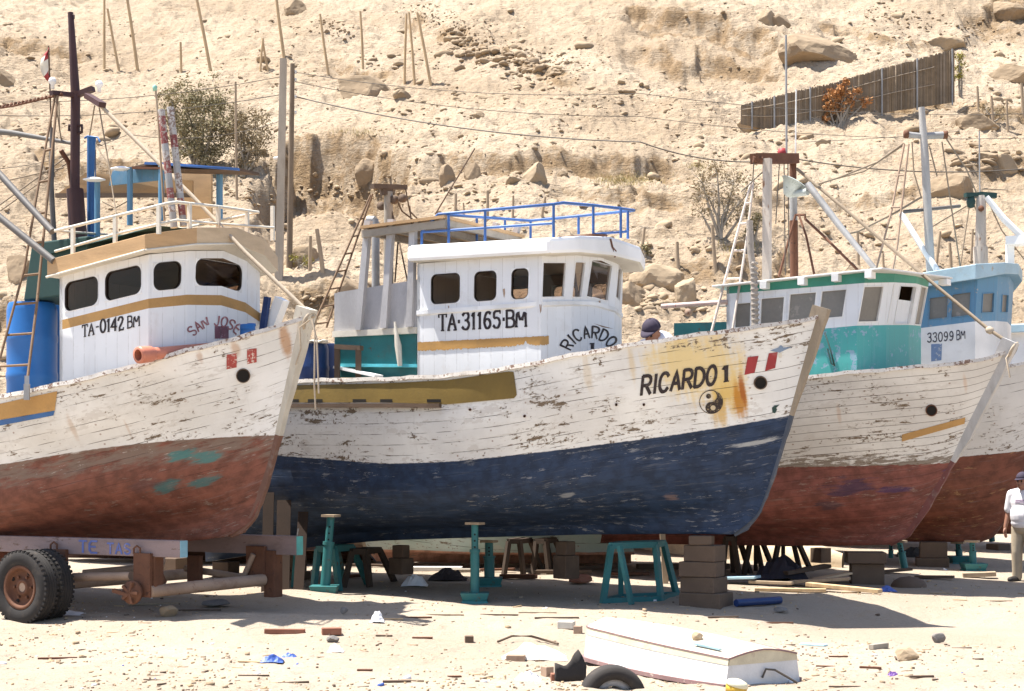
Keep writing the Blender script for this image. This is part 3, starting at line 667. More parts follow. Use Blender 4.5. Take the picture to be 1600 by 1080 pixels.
    mb.grid(R[0], 0, smooth=False); mb.grid(R[1], 1, smooth=False); mb.add(R[0][0][:4], [(0, 1, 2, 3)]); mb.add(R[1][-1][:4], [(3, 2, 1, 0)], 1)
    bt.stem_post = mb.build('stem_post', [parts['post_mat'], parts.get('post_low', parts['post_mat'])], bt.root, bevel=.006)
    return o

def hit(bt, u, v, off=.004):
    o = Vector((0, 0, HC)); d = Vector(((u-800)/F, 1, (H-v)/F)).normalized()
    p, n, i, _ = bt.bvh.ray_cast(o, d)
    if p is None: return None
    if n.dot(d) > 0: n = -n
    return p+n*off
def hull_strip(bt, name, top, bot, mat, parent, n=40, m=4, off=.005, thick=0.0, label=None):
    """a painted panel on the planking between two traced lines"""
    def at(l, t):
        U = [p[0] for p in l]; ds = np.concatenate([[0], np.cumsum([math.dist(l[i], l[i+1]) for i in range(len(l)-1)])]); ds /= ds[-1]
        return np.array([np.interp(t, ds, U), np.interp(t, ds, [p[1] for p in l])])
    R = []
    for i in range(n+1):
        a, b = at(top, i/n), at(bot, i/n); r = [hit(bt, *(a+(b-a)*j/m), off) for j in range(m+1)]
        if all(q is not None for q in r): R.append(r)
    mb = MB(); mb.grid(R)
    if thick:
        for e in (0, m): mb.grid([[r[e], r[e]+(r[e]-(r[1] if e == 0 else r[m-1])).normalized()*0.0+bt.V(0, thick, 0)] for r in R])
    return mb.build(name, mat, parent, label=label)
def hull_poly(mb, bt, poly, off=.006, mi=0):
    P = [hit(bt, u, v, off) for u, v in poly]
    if any(p is None for p in P): return
    mb.add(P, [tuple(range(len(P)))], mi)

class Wall:
    """levels: lists of local points (x, y, z), bottom first; same count in each; s runs along the path"""
    def __init__(s, bt, levels): s.bt = bt; s.l = np.array(levels, float); s.nl, s.n = s.l.shape[:2]; s.cen = s.l.reshape(-1, 3).mean(0)
    def p(s, a, t):
        i = min(int(a), s.n-2); f = a-i; j = min(int(t), s.nl-2); g = t-j
        if s.nl == 1: j = 0; g = 0
        return (s.l[j, i]*(1-f)+s.l[j, i+1]*f)*(1-g)+(s.l[j+1, i]*(1-f)+s.l[j+1, i+1]*f)*g
    def nrm(s, a, t):
        def seg(i):
            j = min(int(t), s.nl-2); d = (s.l[j, i+1]-s.l[j, i]); n = np.array([d[1], -d[0], 0]); return n/np.linalg.norm(n)
        i = min(int(a), s.n-2); f = a-i; n = seg(i)
        if f < 1e-6 and i > 0: n = n+seg(i-1)
        elif f > 1-1e-6 and i < s.n-2: n = n+seg(i+1)
        n /= np.linalg.norm(n); c = s.p(a, t)-s.cen
        if n[0]*c[0]+n[1]*c[1] < 0: n = -n
        return n
    def w(s, a, t, off=0.0): q = s.p(a, t)+s.nrm(a, t)*off; return s.bt.P(*q)
    def inv(s, u, v, sr):
        a0, a1, t0, t1 = sr[0], sr[1], 0.0, s.nl-1.0
        for _ in range(5):
            A = np.linspace(a0, a1, 25); T = np.linspace(t0, t1, 25); best = None
            for a in A:
                for t in T:
                    q = PX(s.bt.P(*s.p(a, t))); e = (q[0]-u)**2+(q[1]-v)**2
                    if best is None or e < best[0]: best = (e, a, t)
            da, dt = (a1-a0)/12, (t1-t0)/12
            a0, a1 = max(sr[0], best[1]-da), min(sr[1], best[1]+da); t0, t1 = max(0, best[2]-dt), min(s.nl-1, best[2]+dt)
        return best[1], best[2]
    def opening(s, quad, sr):    # TL TR BR BL pixels
        q = [s.inv(u, v, sr) for u, v in quad]
        return ((q[0][0]+q[3][0])/2, (q[1][0]+q[2][0])/2, (q[2][1]+q[3][1])/2, (q[0][1]+q[1][1])/2)
    def mesh(s, name, mats, openings, parent, thick=.045, mfun=None, fine=6):
        S = set(float(i) for i in range(s.n)); T = set(float(i) for i in range(s.nl))
        for o in openings: S.update((round(o[0], 5), round(o[1], 5))); T.update((round(o[2], 5), round(o[3], 5)))
        S = sorted(S); T = sorted(T); mb = MB()
        ops = [tuple(round(q, 5) for q in o) for o in openings]
        for i in range(len(S)-1):
            for j in range(len(T)-1):
                sm, tm = (S[i]+S[i+1])/2, (T[j]+T[j+1])/2
                if S[i+1]-S[i] < 1e-5 or T[j+1]-T[j] < 1e-5: continue
                if any(o[0] < sm < o[1] and o[2] < tm < o[3] for o in ops): continue
                mi = mfun(tm) if mfun else 0
                for off in (0, -thick):
                    mb.quad(s.w(S[i], T[j], off), s.w(S[i+1], T[j], off), s.w(S[i+1], T[j+1], off), s.w(S[i], T[j+1], off), mi if off == 0 else len(mats)-1)
        for o in ops:
            c = [(o[0], o[2]), (o[1], o[2]), (o[1], o[3]), (o[0], o[3])]
            for k in range(4):
                a, b = c[k], c[(k+1) % 4]; mb.quad(s.w(*a, 0), s.w(*b, 0), s.w(*b, -thick), s.w(*a, -thick), mfun(o[2]) if mfun else 0)
        return mb.build(name, mats, parent)
    def window(s, o, parent, fmat, r=.05, fw=.018, proud=.006, pane='glass', gasket=True, depth=.03, label=None, nopane=False):
        w_ = np.linalg.norm(s.p(o[1], o[2])-s.p(o[0], o[2])); h_ = np.linalg.norm(s.p(o[0], o[3])-s.p(o[0], o[2]))
        def q(x, y, off): return s.w(o[0]+(o[1]-o[0])*x/w_, o[2]+(o[3]-o[2])*y/h_, off)
        r = min(r, w_*.45, h_*.45)
        def ring(ins, rr):
            pts = []
            for cx, cy, a0 in ((w_-ins-rr, h_-ins-rr, 0), (ins+rr, h_-ins-rr, 90), (ins+rr, ins+rr, 180), (w_-ins-rr, ins+rr, 270)):
                for k in range(7):
                    a = math.radians(a0+90*k/6); pts.append((cx+rr*math.cos(a), cy+rr*math.sin(a)))
            return pts
        outer = [(min(max(x, 0), w_), min(max(y, 0), h_)) for x, y in ring(-.004, .004)]
        inner = ring(fw*.2 if gasket else fw, max(r, .002)); N = len(inner); mb = MB()
        A = [q(x, y, proud) for x, y in outer]; B_ = [q(x, y, proud) for x, y in inner]; C_ = [q(x, y, -depth) for x, y in inner]
        A0 = [q(x, y, 0) for x, y in outer]
        V = A0+A+B_+C_; Fc = []
        for k in range(N):
            k2 = (k+1) % N
            for e in range(3): Fc.append((e*N+k, e*N+k2, (e+1)*N+k2, (e+1)*N+k))
        mb.add(V, Fc, 0)
        if gasket:
            D = ring(fw*.2+.010, max(r-.010, .002)); d1 = [q(x, y, proud-.004) for x, y in inner]; d2 = [q(x, y, proud-.004) for x, y in D]; d3 = [q(x, y, -depth) for x, y in D]
            V = d1+d2+d3; Fc = []
            for k in range(N):
                k2 = (k+1) % N
                for e in range(2): Fc.append((e*N+k, e*N+k2, (e+1)*N+k2, (e+1)*N+k))
            mb.add(V, Fc, 1); inner = D
        f = mb.build('window', [fmat, M['gasket']], parent, label=label)
        if not nopane:
            pm = MB(); pm.add([q(x, y, -depth*.6) for x, y in inner], [tuple(range(N))]); pm.build('pane', M[pane], f)
        return f

def sym_roof(bt, half, name, mats, parent, crown=.05, bevel=.02, inset=.0, drop=0.0, front_mi=None, fdx=0.0):
    """half: [(xl, yl, ztop, zbot)] from the near rear round to the centre line; mirrored to the far side"""
    full = list(half)+[(x+(fdx if k < len(half)-2 else 0), -y, zt, zb) for k, (x, y, zt, zb) in enumerate(reversed([h for h in half if abs(h[1]) > 1e-4]))]; n = len(full)
    cx = sum(p[0] for p in full)/n; zt = sum(p[2] for p in full)/n; mb = MB()
    T = [bt.P(x, y, a) for x, y, a, b in full]; Bv = [bt.P(x, y, b) for x, y, a, b in full]
    mb.add(T+[bt.P(cx, 0, zt+crown)], [(i, (i+1) % n, n) for i in range(n)], 0)
    mb.add(Bv+[bt.P(cx, 0, sum(p[3] for p in full)/n)], [(n, (i+1) % n, i) for i in range(n)], len(mats)-1)
    for i in range(n):
        j = (i+1) % n; mb.quad(Bv[i], Bv[j], T[j], T[i], front_mi(i) if front_mi else 0)
    return mb.build(name, mats, parent, bevel=bevel, weld=True)

# ---------------------------------------------------------------- brush lettering
GL = {'A': ['0,0 .5,1 1,0', '.2,.36 .8,.36'], 'B': ['0,0 0,1', '0,1 .7,1 .9,.86 .9,.66 .7,.53 0,.53', '.7,.53 1,.4 1,.14 .75,0 0,0'], 'C': ['.95,.82 .72,1 .3,1 0,.72 0,.28 .3,0 .72,0 .95,.18'],
      'D': ['0,0 0,1', '0,1 .55,1 1,.72 1,.28 .55,0 0,0'], 'E': ['1,0 0,0 0,1 1,1', '0,.52 .8,.52'], 'F': ['0,0 0,1 1,1', '0,.52 .75,.52'], 'I': ['.5,0 .5,1'], 'J': ['.85,1 .85,.25 .6,0 .3,0 .05,.22'], 'L': ['0,1 0,0 .9,0'],
      'M': ['0,0 .08,1 .5,.25 .92,1 1,0'], 'N': ['0,0 0,1 1,0 1,1'], 'O': ['.3,0 0,.28 0,.72 .3,1 .7,1 1,.72 1,.28 .7,0 .3,0'], 'R': ['0,0 0,1', '0,1 .7,1 .95,.84 .95,.62 .7,.48 0,.48', '.45,.48 1,0'],
      'S': ['.92,.83 .7,1 .3,1 .05,.82 .1,.62 .9,.4 .97,.18 .7,0 .28,0 .05,.17'], 'T': ['0,1 1,1', '.5,1 .5,0'], 'U': ['0,1 0,.25 .3,0 .7,0 1,.25 1,1'], 'V': ['0,1 .5,0 1,1'],
      '0': ['.32,0 .05,.28 .05,.72 .32,1 .68,1 .95,.72 .95,.28 .68,0 .32,0'], '1': ['.2,.78 .55,1 .55,0'], '2': ['.05,.76 .25,1 .75,1 .95,.75 .05,0 1,0'], '3': ['.08,.85 .35,1 .75,1 .92,.78 .7,.54 .4,.54', '.7,.54 1,.3 .75,0 .3,0 .05,.15'],
      '4': ['.75,0 .75,1 .02,.3 1,.3'], '5': ['.95,1 .15,1 .1,.58 .65,.62 .95,.35 .7,0 .3,0 .05,.14'], '6': ['.9,.88 .6,1 .25,.85 .05,.4 .3,0 .7,0 .95,.28 .7,.55 .3,.55 .08,.35'], '9': ['.1,.12 .4,0 .75,.15 .95,.6 .7,1 .3,1 .05,.72 .3,.45 .7,.45 .92,.65'],
      '-': ['.15,.45 .85,.45'], '.': ['.5,.42 .5,.56'], ' ': []}
SERIF = {'T': ['.3,0 .7,0', '0,1 0,.8', '1,1 1,.8'], 'A': ['-.1,0 .22,0', '.72,0 1.12,0'], '1': ['.25,0 .85,0'], 'M': ['-.12,0 .14,0', '.86,0 1.12,0'], 'B': ['-.14,0 .1,0', '-.14,1 .1,1'], '5': ['.95,1 .95,.86'], '2': ['1,0 1,.16'], 'R': ['-.1,0 .14,0', '.9,0 1.1,0'], 'I': ['.25,0 .75,0', '.25,1 .75,1'], 'D': ['-.12,0 .1,0', '-.12,1 .1,1']}
def letters(mb, text, fn, x0, h, wr=.62, gap=.25, th=.16, serif=False, narrow={'I': .3, '1': .55, '.': .3, ' ': .5, '-': .45, 'M': 1.3}, mi=0, jit=0.0, rs=None):
    """fn(x, y) -> world point on the painted surface (x along, y up, metres); ribbons are laid with a broad brush"""
    x = x0; lift = 0
    for ch in text:
        wd = narrow.get(ch, 1.0)*wr*h
        st = list(GL[ch])+(SERIF.get(ch, []) if serif else [])
        for k, s_ in enumerate(st):
            pts = [tuple(float(q) for q in p.split(',')) for p in s_.split()]
            P = [Vector((x+a*wd+(rs.uniform(-jit, jit) if rs else 0), b*h)) for a, b in pts]
            if len(P) > 3 and not serif or len(P) > 4: P = chaikin(P)
            P = [P[i].lerp(P[i+1], k/3) for i in range(len(P)-1) for k in range(3)]+[P[-1]]
            t_ = th*h*(.62 if (serif and k >= len(GL[ch])) else 1.0); closed = (P[0]-P[-1]).length < 1e-5; L_, R_ = [], []
            for i in range(len(P)):
                a = P[i-1] if i > 0 else (P[-2] if closed else P[0]); b = P[i+1] if i < len(P)-1 else (P[1] if closed else P[-1])
                d = (b-a).normalized(); n = Vector((-d.y, d.x)); c1 = (P[i]-a).normalized() if (P[i]-a).length > 1e-6 else d; k_ = max(.6, abs(c1.dot(d)))
                ww = t_*.5*(1.0 if abs(n.x) > .5 else (.72 if serif else .9))/k_; e = Vector((0, 0))
                if not closed and i == 0: e = -d*t_*.2
                if not closed and i == len(P)-1: e = d*t_*.2
                L_.append(P[i]+n*ww+e); R_.append(P[i]-n*ww+e)
            lift = (lift+1) % 5
            V = [fn(q.x, q.y, .0006*lift) for q in L_]+[fn(q.x, q.y, .0006*lift) for q in R_]; n_ = len(L_)
            if any(q is None for q in V): continue
            mb.add(V, [(i, i+1, n_+i+1, n_+i) for i in range(n_-1)], mi)
        x += wd+gap*h
    return x
def chaikin(P):
    closed = (P[0]-P[-1]).length < 1e-5; out = [] if closed else [P[0]]
    for i in range(len(P)-1): out += [P[i].lerp(P[i+1], .25), P[i].lerp(P[i+1], .75)]
    out.append(out[0] if closed else P[-1]); return out
# ---------------------------------------------------------------- helpers for fittings traced on the boats
def tl(bt, pts, r, mat, name, parent, n=8, mb=None, label=None):
    m = mb or MB(); m.tube([bt.LP(*p) for p in pts], r, n)
    return m if mb is not None else m.build(name, mat, parent, label=label)
def bvh_of(o):
    dg = bpy.context.evaluated_depsgraph_get(); off = ORG[o.name]; me = o.data
    return BVHTree.FromPolygons([v.co+off for v in me.vertices], [tuple(p.vertices) for p in me.polygons])
class Surf:
    def __init__(s, bvh): s.bvh = bvh
def paint_text(surf, text, p0, p1, ht, mat, name, parent, th=.16, serif=False, wr=.62, gap=.25, off=.004, slant=0.0, arc=None, mats=None, mi=None):
    """lettering painted straight on to a wall or hull between two points of its baseline"""
    narrow = {'I': .3, '1': .55, '.': .3, ' ': .5, '-': .45, 'M': 1.3}
    tot = sum(narrow.get(c, 1.0)*wr+gap for c in text)-gap; base = math.dist(p0, p1); h0 = base/tot; sq = 1.0
    dx, dy = (p1[0]-p0[0])/base, (p1[1]-p0[1])/base
    def fn(x, y, l):
        yy = y/h0*ht
        if arc:      # arc = (centre u, centre v, radius, start angle, end angle) read clockwise
            a = math.radians(arc[3]+(arc[4]-arc[3])*x/base); rr = arc[2]+yy; u, v = arc[0]+rr*math.cos(a), arc[1]-rr*math.sin(a)
        else: u, v = p0[0]+dx*x+slant*yy, p0[1]+dy*x-yy
        return hit(surf, u, v, off+l)
    mb = MB(); letters(mb, text, fn, 0, h0, wr, gap, th, serif, narrow)
    return mb.build(name, mat, parent)
def disc_px(surf, u, v, r, mats, name, parent, rim=.25, off=.006, hole=True):
    mb = MB(); n = 20; c = hit(surf, u, v, off)
    R = [[hit(surf, u+r*k*math.cos(2*math.pi*i/n), v-r*k*math.sin(2*math.pi*i/n), o) for i in range(n+1)] for k, o in ((1.0+rim, off-.004), (1+rim*.8, off+.012), (1.0, off+.012), (.96, off-.002))]
    if any(q is None for r_ in R for q in r_): return None
    mb.grid(R, 0); I = [hit(surf, u+r*math.cos(2*math.pi*i/n), v-r*math.sin(2*math.pi*i/n), off) for i in range(n)]
    mb.add(I, [tuple(range(n))], 1); return mb.build(name, mats, parent)

M['hull_sj'] = hullmat('cream_and_salmon_hull', (.77, .755, .72), (.185, .068, .045), top2=(.81, .80, .775), peel=.80, seam=.62,
    patches=[(-1.37, 1.22, .15, .07, (.045, .20, .19), .8), (-1.13, 1.31, .16, .08, (.045, .20, .19), .75), (-1.60, 1.54, .17, .08, (.04, .14, .14), .8), (-1.22, 1.60, .17, .07, (.04, .15, .15), .75), (-1.8, 1.45, .2, .08, (.10, .05, .05), .5)],
    rust=[(-.22, .18, .05, .25, (.45, .22, .08), .75), (-.62, .12, .05, .12, (.45, .22, .07), .55), (-.95, .1, .04, .1, (.42, .22, .1), .5), (-2.40, .55, .05, .22, (.42, .26, .14), .4), (-1.84, .72, .02, .16, (.45, .28, .16), .35), (-.10, .3, .04, .3, (.45, .22, .07), .5)],
    bpeel=.6, bunder=(.24, .18, .145), upper2=((.21, .155, .12), -.24))
M['hull_ri'] = hullmat('white_and_navy_hull', (.79, .785, .77), (.021, .039, .082), top2=(.82, .82, .80), peel=1.0, seam=.62, mud=.45,
    rust=[(.46, .72, .26, .40, (.68, .47, .14), .95), (.25, .34, .55, .50, (.74, .58, .28), .9), (.05, .16, .35, .16, (.72, .58, .30), .6), (.60, .86, .085, .27, (.50, .22, .03), .95), (.64, .72, .035, .22, (.36, .11, .02), .9), (.40, .98, .10, .22, (.62, .40, .12), .7), (-.40, .2, .05, .35, (.62, .46, .22), .5), (-.9, .25, .06, .3, (.6, .46, .26), .4)],
    patches=[(.72, 1.42, .26, .030, (.46, .46, .44), .8), (-1.38, 1.76, .10, .05, (.34, .36, .38), .6), (-.25, 2.0, .10, .05, (.26, .17, .14), .5)],
    bpeel=.6, bunder=(.25, .26, .28))
M['hull_rud'] = worn('dark_antifouled_timber', (.03, .035, .05), (.12, .09, .07), .4, 4)
M['hull_te'] = hullmat('grey_white_and_red_hull', (.68, .655, .62), (.20, .068, .052), top2=(.72, .70, .665), peel=.9, seam=1.25, mud=1.0, plank=.12,
    patches=[(-2.0, 1.75, .30, .14, (.05, .03, .07), .75), (-1.5, 1.85, .22, .06, (.05, .03, .10), .7), (-.75, 1.75, .2, .06, (.05, .03, .13), .8), (-.6, 1.9, .22, .10, (.05, .03, .13), .8), (-2.3, 2.0, .15, .1, (.03, .03, .05), .6)],
    rust=[(-.55, .3, .03, .2, (.55, .32, .16), .4), (-2.0, .6, .03, .2, (.50, .28, .14), .35)], bpeel=.25, edge=.04)
M['hull_bl'] = hullmat('white_and_brown_red_hull', (.68, .655, .62), (.175, .060, .036), peel=.8, seam=.55, bpeel=.7, bunder=(.36, .20, .09))
M['hull_old'] = hullmat('old_teal_and_salmon_hull', (.40, .53, .49), (.52, .27, .19), peel=.7, seam=.6, bpeel=.6, bunder=(.32, .27, .2), top2=(.48, .55, .51), rust=[(-2.2, .3, .1, .5, (.40, .22, .08), .8), (-3.2, .3, .1, .4, (.4, .22, .08), .7)])
M['hull_old2'] = hullmat('old_buff_hull', (.55, .42, .28), (.40, .24, .15), peel=.5, seam=.6)
PARTS_CAP = dict(cap=worn('scuffed_white_cap', (.66, .62, .57), (.20, .12, .085), .72, 6, .6, .6, (2, 2, 2)), post_mat=worn('bare_stem_timber', (.30, .245, .18), (.16, .115, .08), .55, 4, .75, .4, (3, 3, .8)))

low = lambda n, c: worn(n, c, (.34, .31, .27), .4, 8, .7, .4)
PARTS_CAP['post_low'] = low('worn_navy_stem', (.07, .085, .115))
def mirror(l): return l+[(x, -y, z) for x, y, z in reversed(l) if abs(y) > 1e-6]

# ================================================================ boat with the name RICARDO
R = Boat((2.29, 19.7), 30)
R.root = thing('fishing_boat', (2.29, 19.7, 0), 'navy bottomed white wooden fishing boat lettered RICARDO 1 in the centre, propped on teal stands', 'fishing boat', 'fishing boats hauled out in a row')
hull(R, 'R', dict(stern=-7.6, B=1.45, Es=3.4, Ew=4.2, ps=2.4, pw=2.0, taper=.25,
    stem=[(1283, 497), (1258, 578), (1228, 672), (1212, 728), (1196, 776), (1182, 806), (1166, 826), (1148, 835)],
    sheer=[(440, 597), (600, 594), (700, 589), (800, 577), (900, 556), (1000, 539), (1100, 524), (1200, 511), (1262, 502)],
    wl=[(440, 712), (500, 717), (600, 725), (700, 722), (800, 712), (900, 700), (1000, 687), (1100, 673), (1180, 659), (1231, 650)],
    keel=[(325, 878), (380, 869), (440, 860), (590, 845), (740, 840), (930, 835), (1060, 834)]), M['hull_ri'], PARTS_CAP)
# mustard bulwark, rubbing rail and its scupper slots
hull_strip(R, 'bulwark_panel', [(425, 603), (600, 599), (700, 594), (798, 580), (803, 581)], [(425, 629), (600, 629), (700, 632), (806, 622), (808, 617)], M['ochre'], R.root, n=50, off=.010)
mb = MB(); pts = [hit(R, u, 634, .02) for u in range(420, 692, 18)]
for i in range(len(pts)-1): mb.bar(pts[i], pts[i+1], .075, .05)
mb.build('rubbing_rail', M['wood_dark'], R.root, label='dark worn rubbing rail with a pale top edge')
for u0, u1 in ((452, 468), (482, 505), (552, 573), (595, 614), (668, 690)):
    mb = MB(); hull_poly(mb, R, [(u0, 624), (u1, 624), (u1, 629), (u0, 629)], .0135); mb.build('scupper_slot', M['dark'], R.root)
# wheelhouse
def RL(u, v, y): x, z = R.L(u, v, y); return (x, y, z)
lv = []
A_, B_ = -3.45, -1.70
def zat(bt, u, v, y): return bt.L(u, v, y)[1]
bot = [(A_, -.95, zat(R, 650, 600, -.95)), (B_, -.95, zat(R, 840, 590, -.95)), (-1.53, -.50, 2.85), (-1.49, 0, 2.85)]
led = [(A_, -.95, zat(R, 653, 488, -.95)), (B_, -.95, zat(R, 841, 474, -.95)), (-1.53, -.50, zat(R, 884, 473, -.5)), (-1.49, 0, zat(R, 918, 474, 0))]
top = [(A_, -.95, zat(R, 654, 412, -.95)), (B_+.02, -.95, zat(R, 845, 398, -.95)), (-1.47, -.50, zat(R, 890, 399, -.5)), (-1.37, 0, zat(R, 925, 400, 0))]
def rmir(l, dx): return l+[(l[2][0]+dx*.6, .5, l[2][2]), (l[1][0]+dx, .95, l[1][2]), (l[0][0], .95, l[0][2])]
RW = Wall(R, [rmir(bot, .13), rmir(led, .13), rmir(top, .13)]); NS = RW.n-1
ops = []
for q, sr in ((((673, 428), (720, 426), (719, 474), (673, 476)), (0, 1)), (((741, 424), (777, 422), (776, 470), (740, 472)), (0, 1)), (((799, 420), (827, 418), (826, 467), (798, 469)), (0, 1)),
              (((846, 412), (886, 408), (880, 464), (844, 465)), (1.02, 1.98)), (((893, 409), (918, 409), (906, 464), (887, 465)), (2, 3)), (((925, 411), (960, 413), (946, 466), (912, 467)), (2.6, 4)), (((966, 418), (974, 420), (966, 466), (954, 466)), (4.05, 4.9))):
    ops.append(RW.opening(q, sr))
far = [(NS-o[1], NS-o[0], o[2], o[3]) for o in ops[:3]]
RW.obj = RW.mesh('wheelhouse', [M['white_cool'], M['interior']], ops+far, R.root)
for k, o in enumerate(ops): RW.window(o, R.root, M['white_trim'], r=.075 if k < 3 else .006, fw=.02 if k < 3 else .007, pane='glass', depth=.035, gasket=k < 3)
for o in far: RW.window(o, R.root, M['white_trim'], r=.075, pane='glass')
mb = MB(); a, b = bot[0], top[0]
mb.hexa([R.P(A_-.0, -.95, a[2]), R.P(A_+.04, -.95, a[2]), R.P(A_+.04, .95, a[2]), R.P(A_, .95, a[2]), R.P(A_, -.95, b[2]), R.P(A_+.04, -.95, b[2]), R.P(A_+.04, .95, b[2]), R.P(A_, .95, b[2])]); mb.build('rear_bulkhead', M['white_cool'], R.root)
mb = MB(); mb.add([R.P(*(np.array(p)*[1, .97, 0]+[0, 0, p[2]-.25])) for p in rmir(led, .13)], [tuple(range(RW.n))]); mb.build('cabin_floor', M['interior'], R.root)
mb = MB(); s_ = np.linspace(0, NS, 40); R_ = [[RW.w(a, 1.0, .0), RW.w(a, 1.03, .022), RW.w(a, .965, .022), RW.w(a, .945, 0)] for a in s_]; mb.grid(R_, smooth=False); mb.build('ledge_moulding', M['white_trim'], R.root)
SRW = Surf(bvh_of(RW.obj))
mb = MB(); rs = random.Random(3); T_, B2 = [], []
for i in range(120):
    i = i/2.017; u = 651+(857-651)*i/59; vt = 535-(535-525)*i/59+rs.uniform(-.6, .6); vb = vt+13.5+rs.uniform(-1, 1)-(2.5 if 45 < i < 52 else 0)-(4 if 48.5 < i < 49.5 else 0)
    T_.append(hit(SRW, u, vt, .007)); B2.append(hit(SRW, u, vb, .007))
mb.grid([[a, b] for a, b in zip(T_, B2) if a and b]); mb.build('mustard_band', M['orange'], R.root)
paint_text(SRW, 'TA.31165.BM', (686, 517), (822, 510), 26, M['black'], 'registration_lettering', R.root, th=.19, serif=True, wr=.60, gap=.16)
paint_text(SRW, 'RICARDO', (0, 0), (80, 0), 18, M['black'], 'name_lettering', R.root, th=.17, arc=(922, 562, 34, 154, 34), wr=.62, gap=.28)
paint_text(SRW, '1', (922, 545), (928, 545), 9, M['black'], 'name_number', R.root, th=.3)
for k, q in enumerate(([(786, 452), (789, 451), (789.5, 458), (788, 466), (786.6, 460)], [(843, 476), (846, 476), (845.5, 486), (844.4, 490)], [(700, 478), (702, 478), (701.6, 486)], [(935, 470), (938, 470), (937, 482)])):
    mb = MB(); hull_poly(mb, SRW, q, .005); mb.build('rust_run', M['rust_pale'], R.root)
mb = MB(); mb.hexa([R.P(-8.15, -.04, .45), R.P(-7.55, -.04, .45), R.P(-7.55, .04, .45), R.P(-8.15, .04, .45), R.P(-8.05, -.04, 1.9), R.P(-7.6, -.04, 1.9), R.P(-7.6, .04, 1.9), R.P(-8.05, .04, 1.9)]); mb.build('rudder', M['hull_rud'], R.root)
# thick white roof
rh = [(-3.52, -1.09, zat(R, 643, 383, -1.09), zat(R, 646, 409, -1.09)), (-1.50, -1.09, zat(R, 862, 371, -1.09), zat(R, 861, 397, -1.09)), (-1.34, -.62, zat(R, 900, 369, -.6), zat(R, 893, 397, -.6)), (-1.22, 0, zat(R, 945, 371, 0), zat(R, 935, 402, 0))]
RT = sym_roof(R, rh, 'wheelhouse_roof', [M['white_clean'], M['cream']], R.root, crown=.05, bevel=.045, fdx=.20)
SRT = Surf(bvh_of(RT))
mb = MB(); hull_poly(mb, SRT, [(952, 373), (955, 373), (958, 386), (963, 392), (962, 402), (959, 402), (958, 392), (955, 386)], .004); mb.build('roof_crack', M['rust'], R.root)
mb = MB(); mb.hexa([R.P(-1.8, -.3, 4.43), R.P(-1.35, -.3, 4.43), R.P(-1.35, .1, 4.47), R.P(-1.8, .1, 4.47), R.P(-1.8, -.3, 4.46), R.P(-1.35, -.3, 4.46), R.P(-1.35, .1, 4.50), R.P(-1.8, .1, 4.50)]); mb.build('roof_hatch', M['rust'], R.root)
# blue roof railing
z1 = lambda u, v, y: R.LP(u, v, y)
NR, FR, NF, FF = z1(685, 335, -.95), z1(829, 345, .95), z1(866, 319, -.95), z1(991, 329, .85)
mb = MB(); r_ = .019
mb.tube([z1(659, 363, -.95), NR], r_, 6)
mb.tube([NR, NF, z1(880, 317, -.75), z1(927, 321, -.2), z1(970, 326, .5), FF, z1(960, 332, .95), FR, NR], r_, 6)
mb.tube([z1(659, 363, -.95), z1(863, 349, -.95)], r_*.9, 6); mb.tube([z1(928, 366, -.2), z1(981, 362, .7)], r_*.9, 6)
mb.build('roof_railing', M['blue_rail'], R.root)
for (u, v0, v1, y) in ((659, 363, 388, -.95), (701, 336, 384, -.95), (758, 329, 380, -.95), (865, 319, 374, -.95), (927, 321, 370, -.2), (970, 326, 372, .4), (981, 329, 373, .75), (745, 341, 377, .3), (789, 343, 376, .7), (829, 345, 374, .95), (904, 339, 366, .95)):
    tl(R, [(u, v0, y), (u, v1, y)], r_, M['blue_rail'], 'railing_post', R.root, 6)
# grey deckhouse aft of the wheelhouse
YB = -.86
def plate(bt, quad, yl, th, mat, name, parent, label=None):
    mb = MB(); P = [bt.LP(u, v, yl) for u, v in quad]; mb.prism(P, bt.V(0, th, 0)); return mb.build(name, mat, parent, label=label)
plate(R, [(521, 519), (651, 513), (653, 437), (527, 457)], YB, .04, M['grey_paint'], 'deckhouse_panel', R.root)
plate(R, [(519, 527), (649, 521), (650, 511), (519, 518)], YB-.04, .08, M['cream'], 'deckhouse_trim', R.root)
plate(R, [(523, 590), (650, 590), (650, 521), (523, 527)], YB+.006, .04, M['teal'], 'deckhouse_lower_panel', R.root, label='sea green lower panel of the deckhouse')
plate(R, [(528, 573), (650, 574), (650, 569), (528, 568)], YB-.05, .05, worn('cyan_trim', (.10, .50, .60), (.2, .3, .3), .2), 'deckhouse_sill', R.root)
mb = MB(); x0, z0 = R.L(521, 519, YB); x1 = A_
for y in (YB+.02, ): mb.hexa([R.P(x0, y, z0-.5), R.P(x0+.04, y, z0-.5), R.P(x0+.04, -y, z0-.5), R.P(x0, -y, z0-.5), R.P(x0, y, z0+.5), R.P(x0+.04, y, z0+.5), R.P(x0+.04, -y, z0+.5), R.P(x0, -y, z0+.5)])
mb.hexa([R.P(x0, .82, z0-.5), R.P(x1, .82, z0-.5), R.P(x1, .86, z0-.5), R.P(x0, .86, z0-.5), R.P(x0, .82, z0+.5), R.P(x1, .82, z0+.55), R.P(x1, .86, z0+.55), R.P(x0, .86, z0+.5)])
mb.build('deckhouse_bulkhead', M['grey_paint'], R.root)
for (a, b) in (((576, 345), (561, 516)), ((612, 343), (601, 513)), ((646, 352), (641, 511))):
    mb = MB(); mb.bar(R.LP(*b, YB-.03), R.LP(*a, YB-.03), .085, .07, up=R.V(0, 1, 0)); mb.build('canopy_post', M['grey_paint'], R.root)
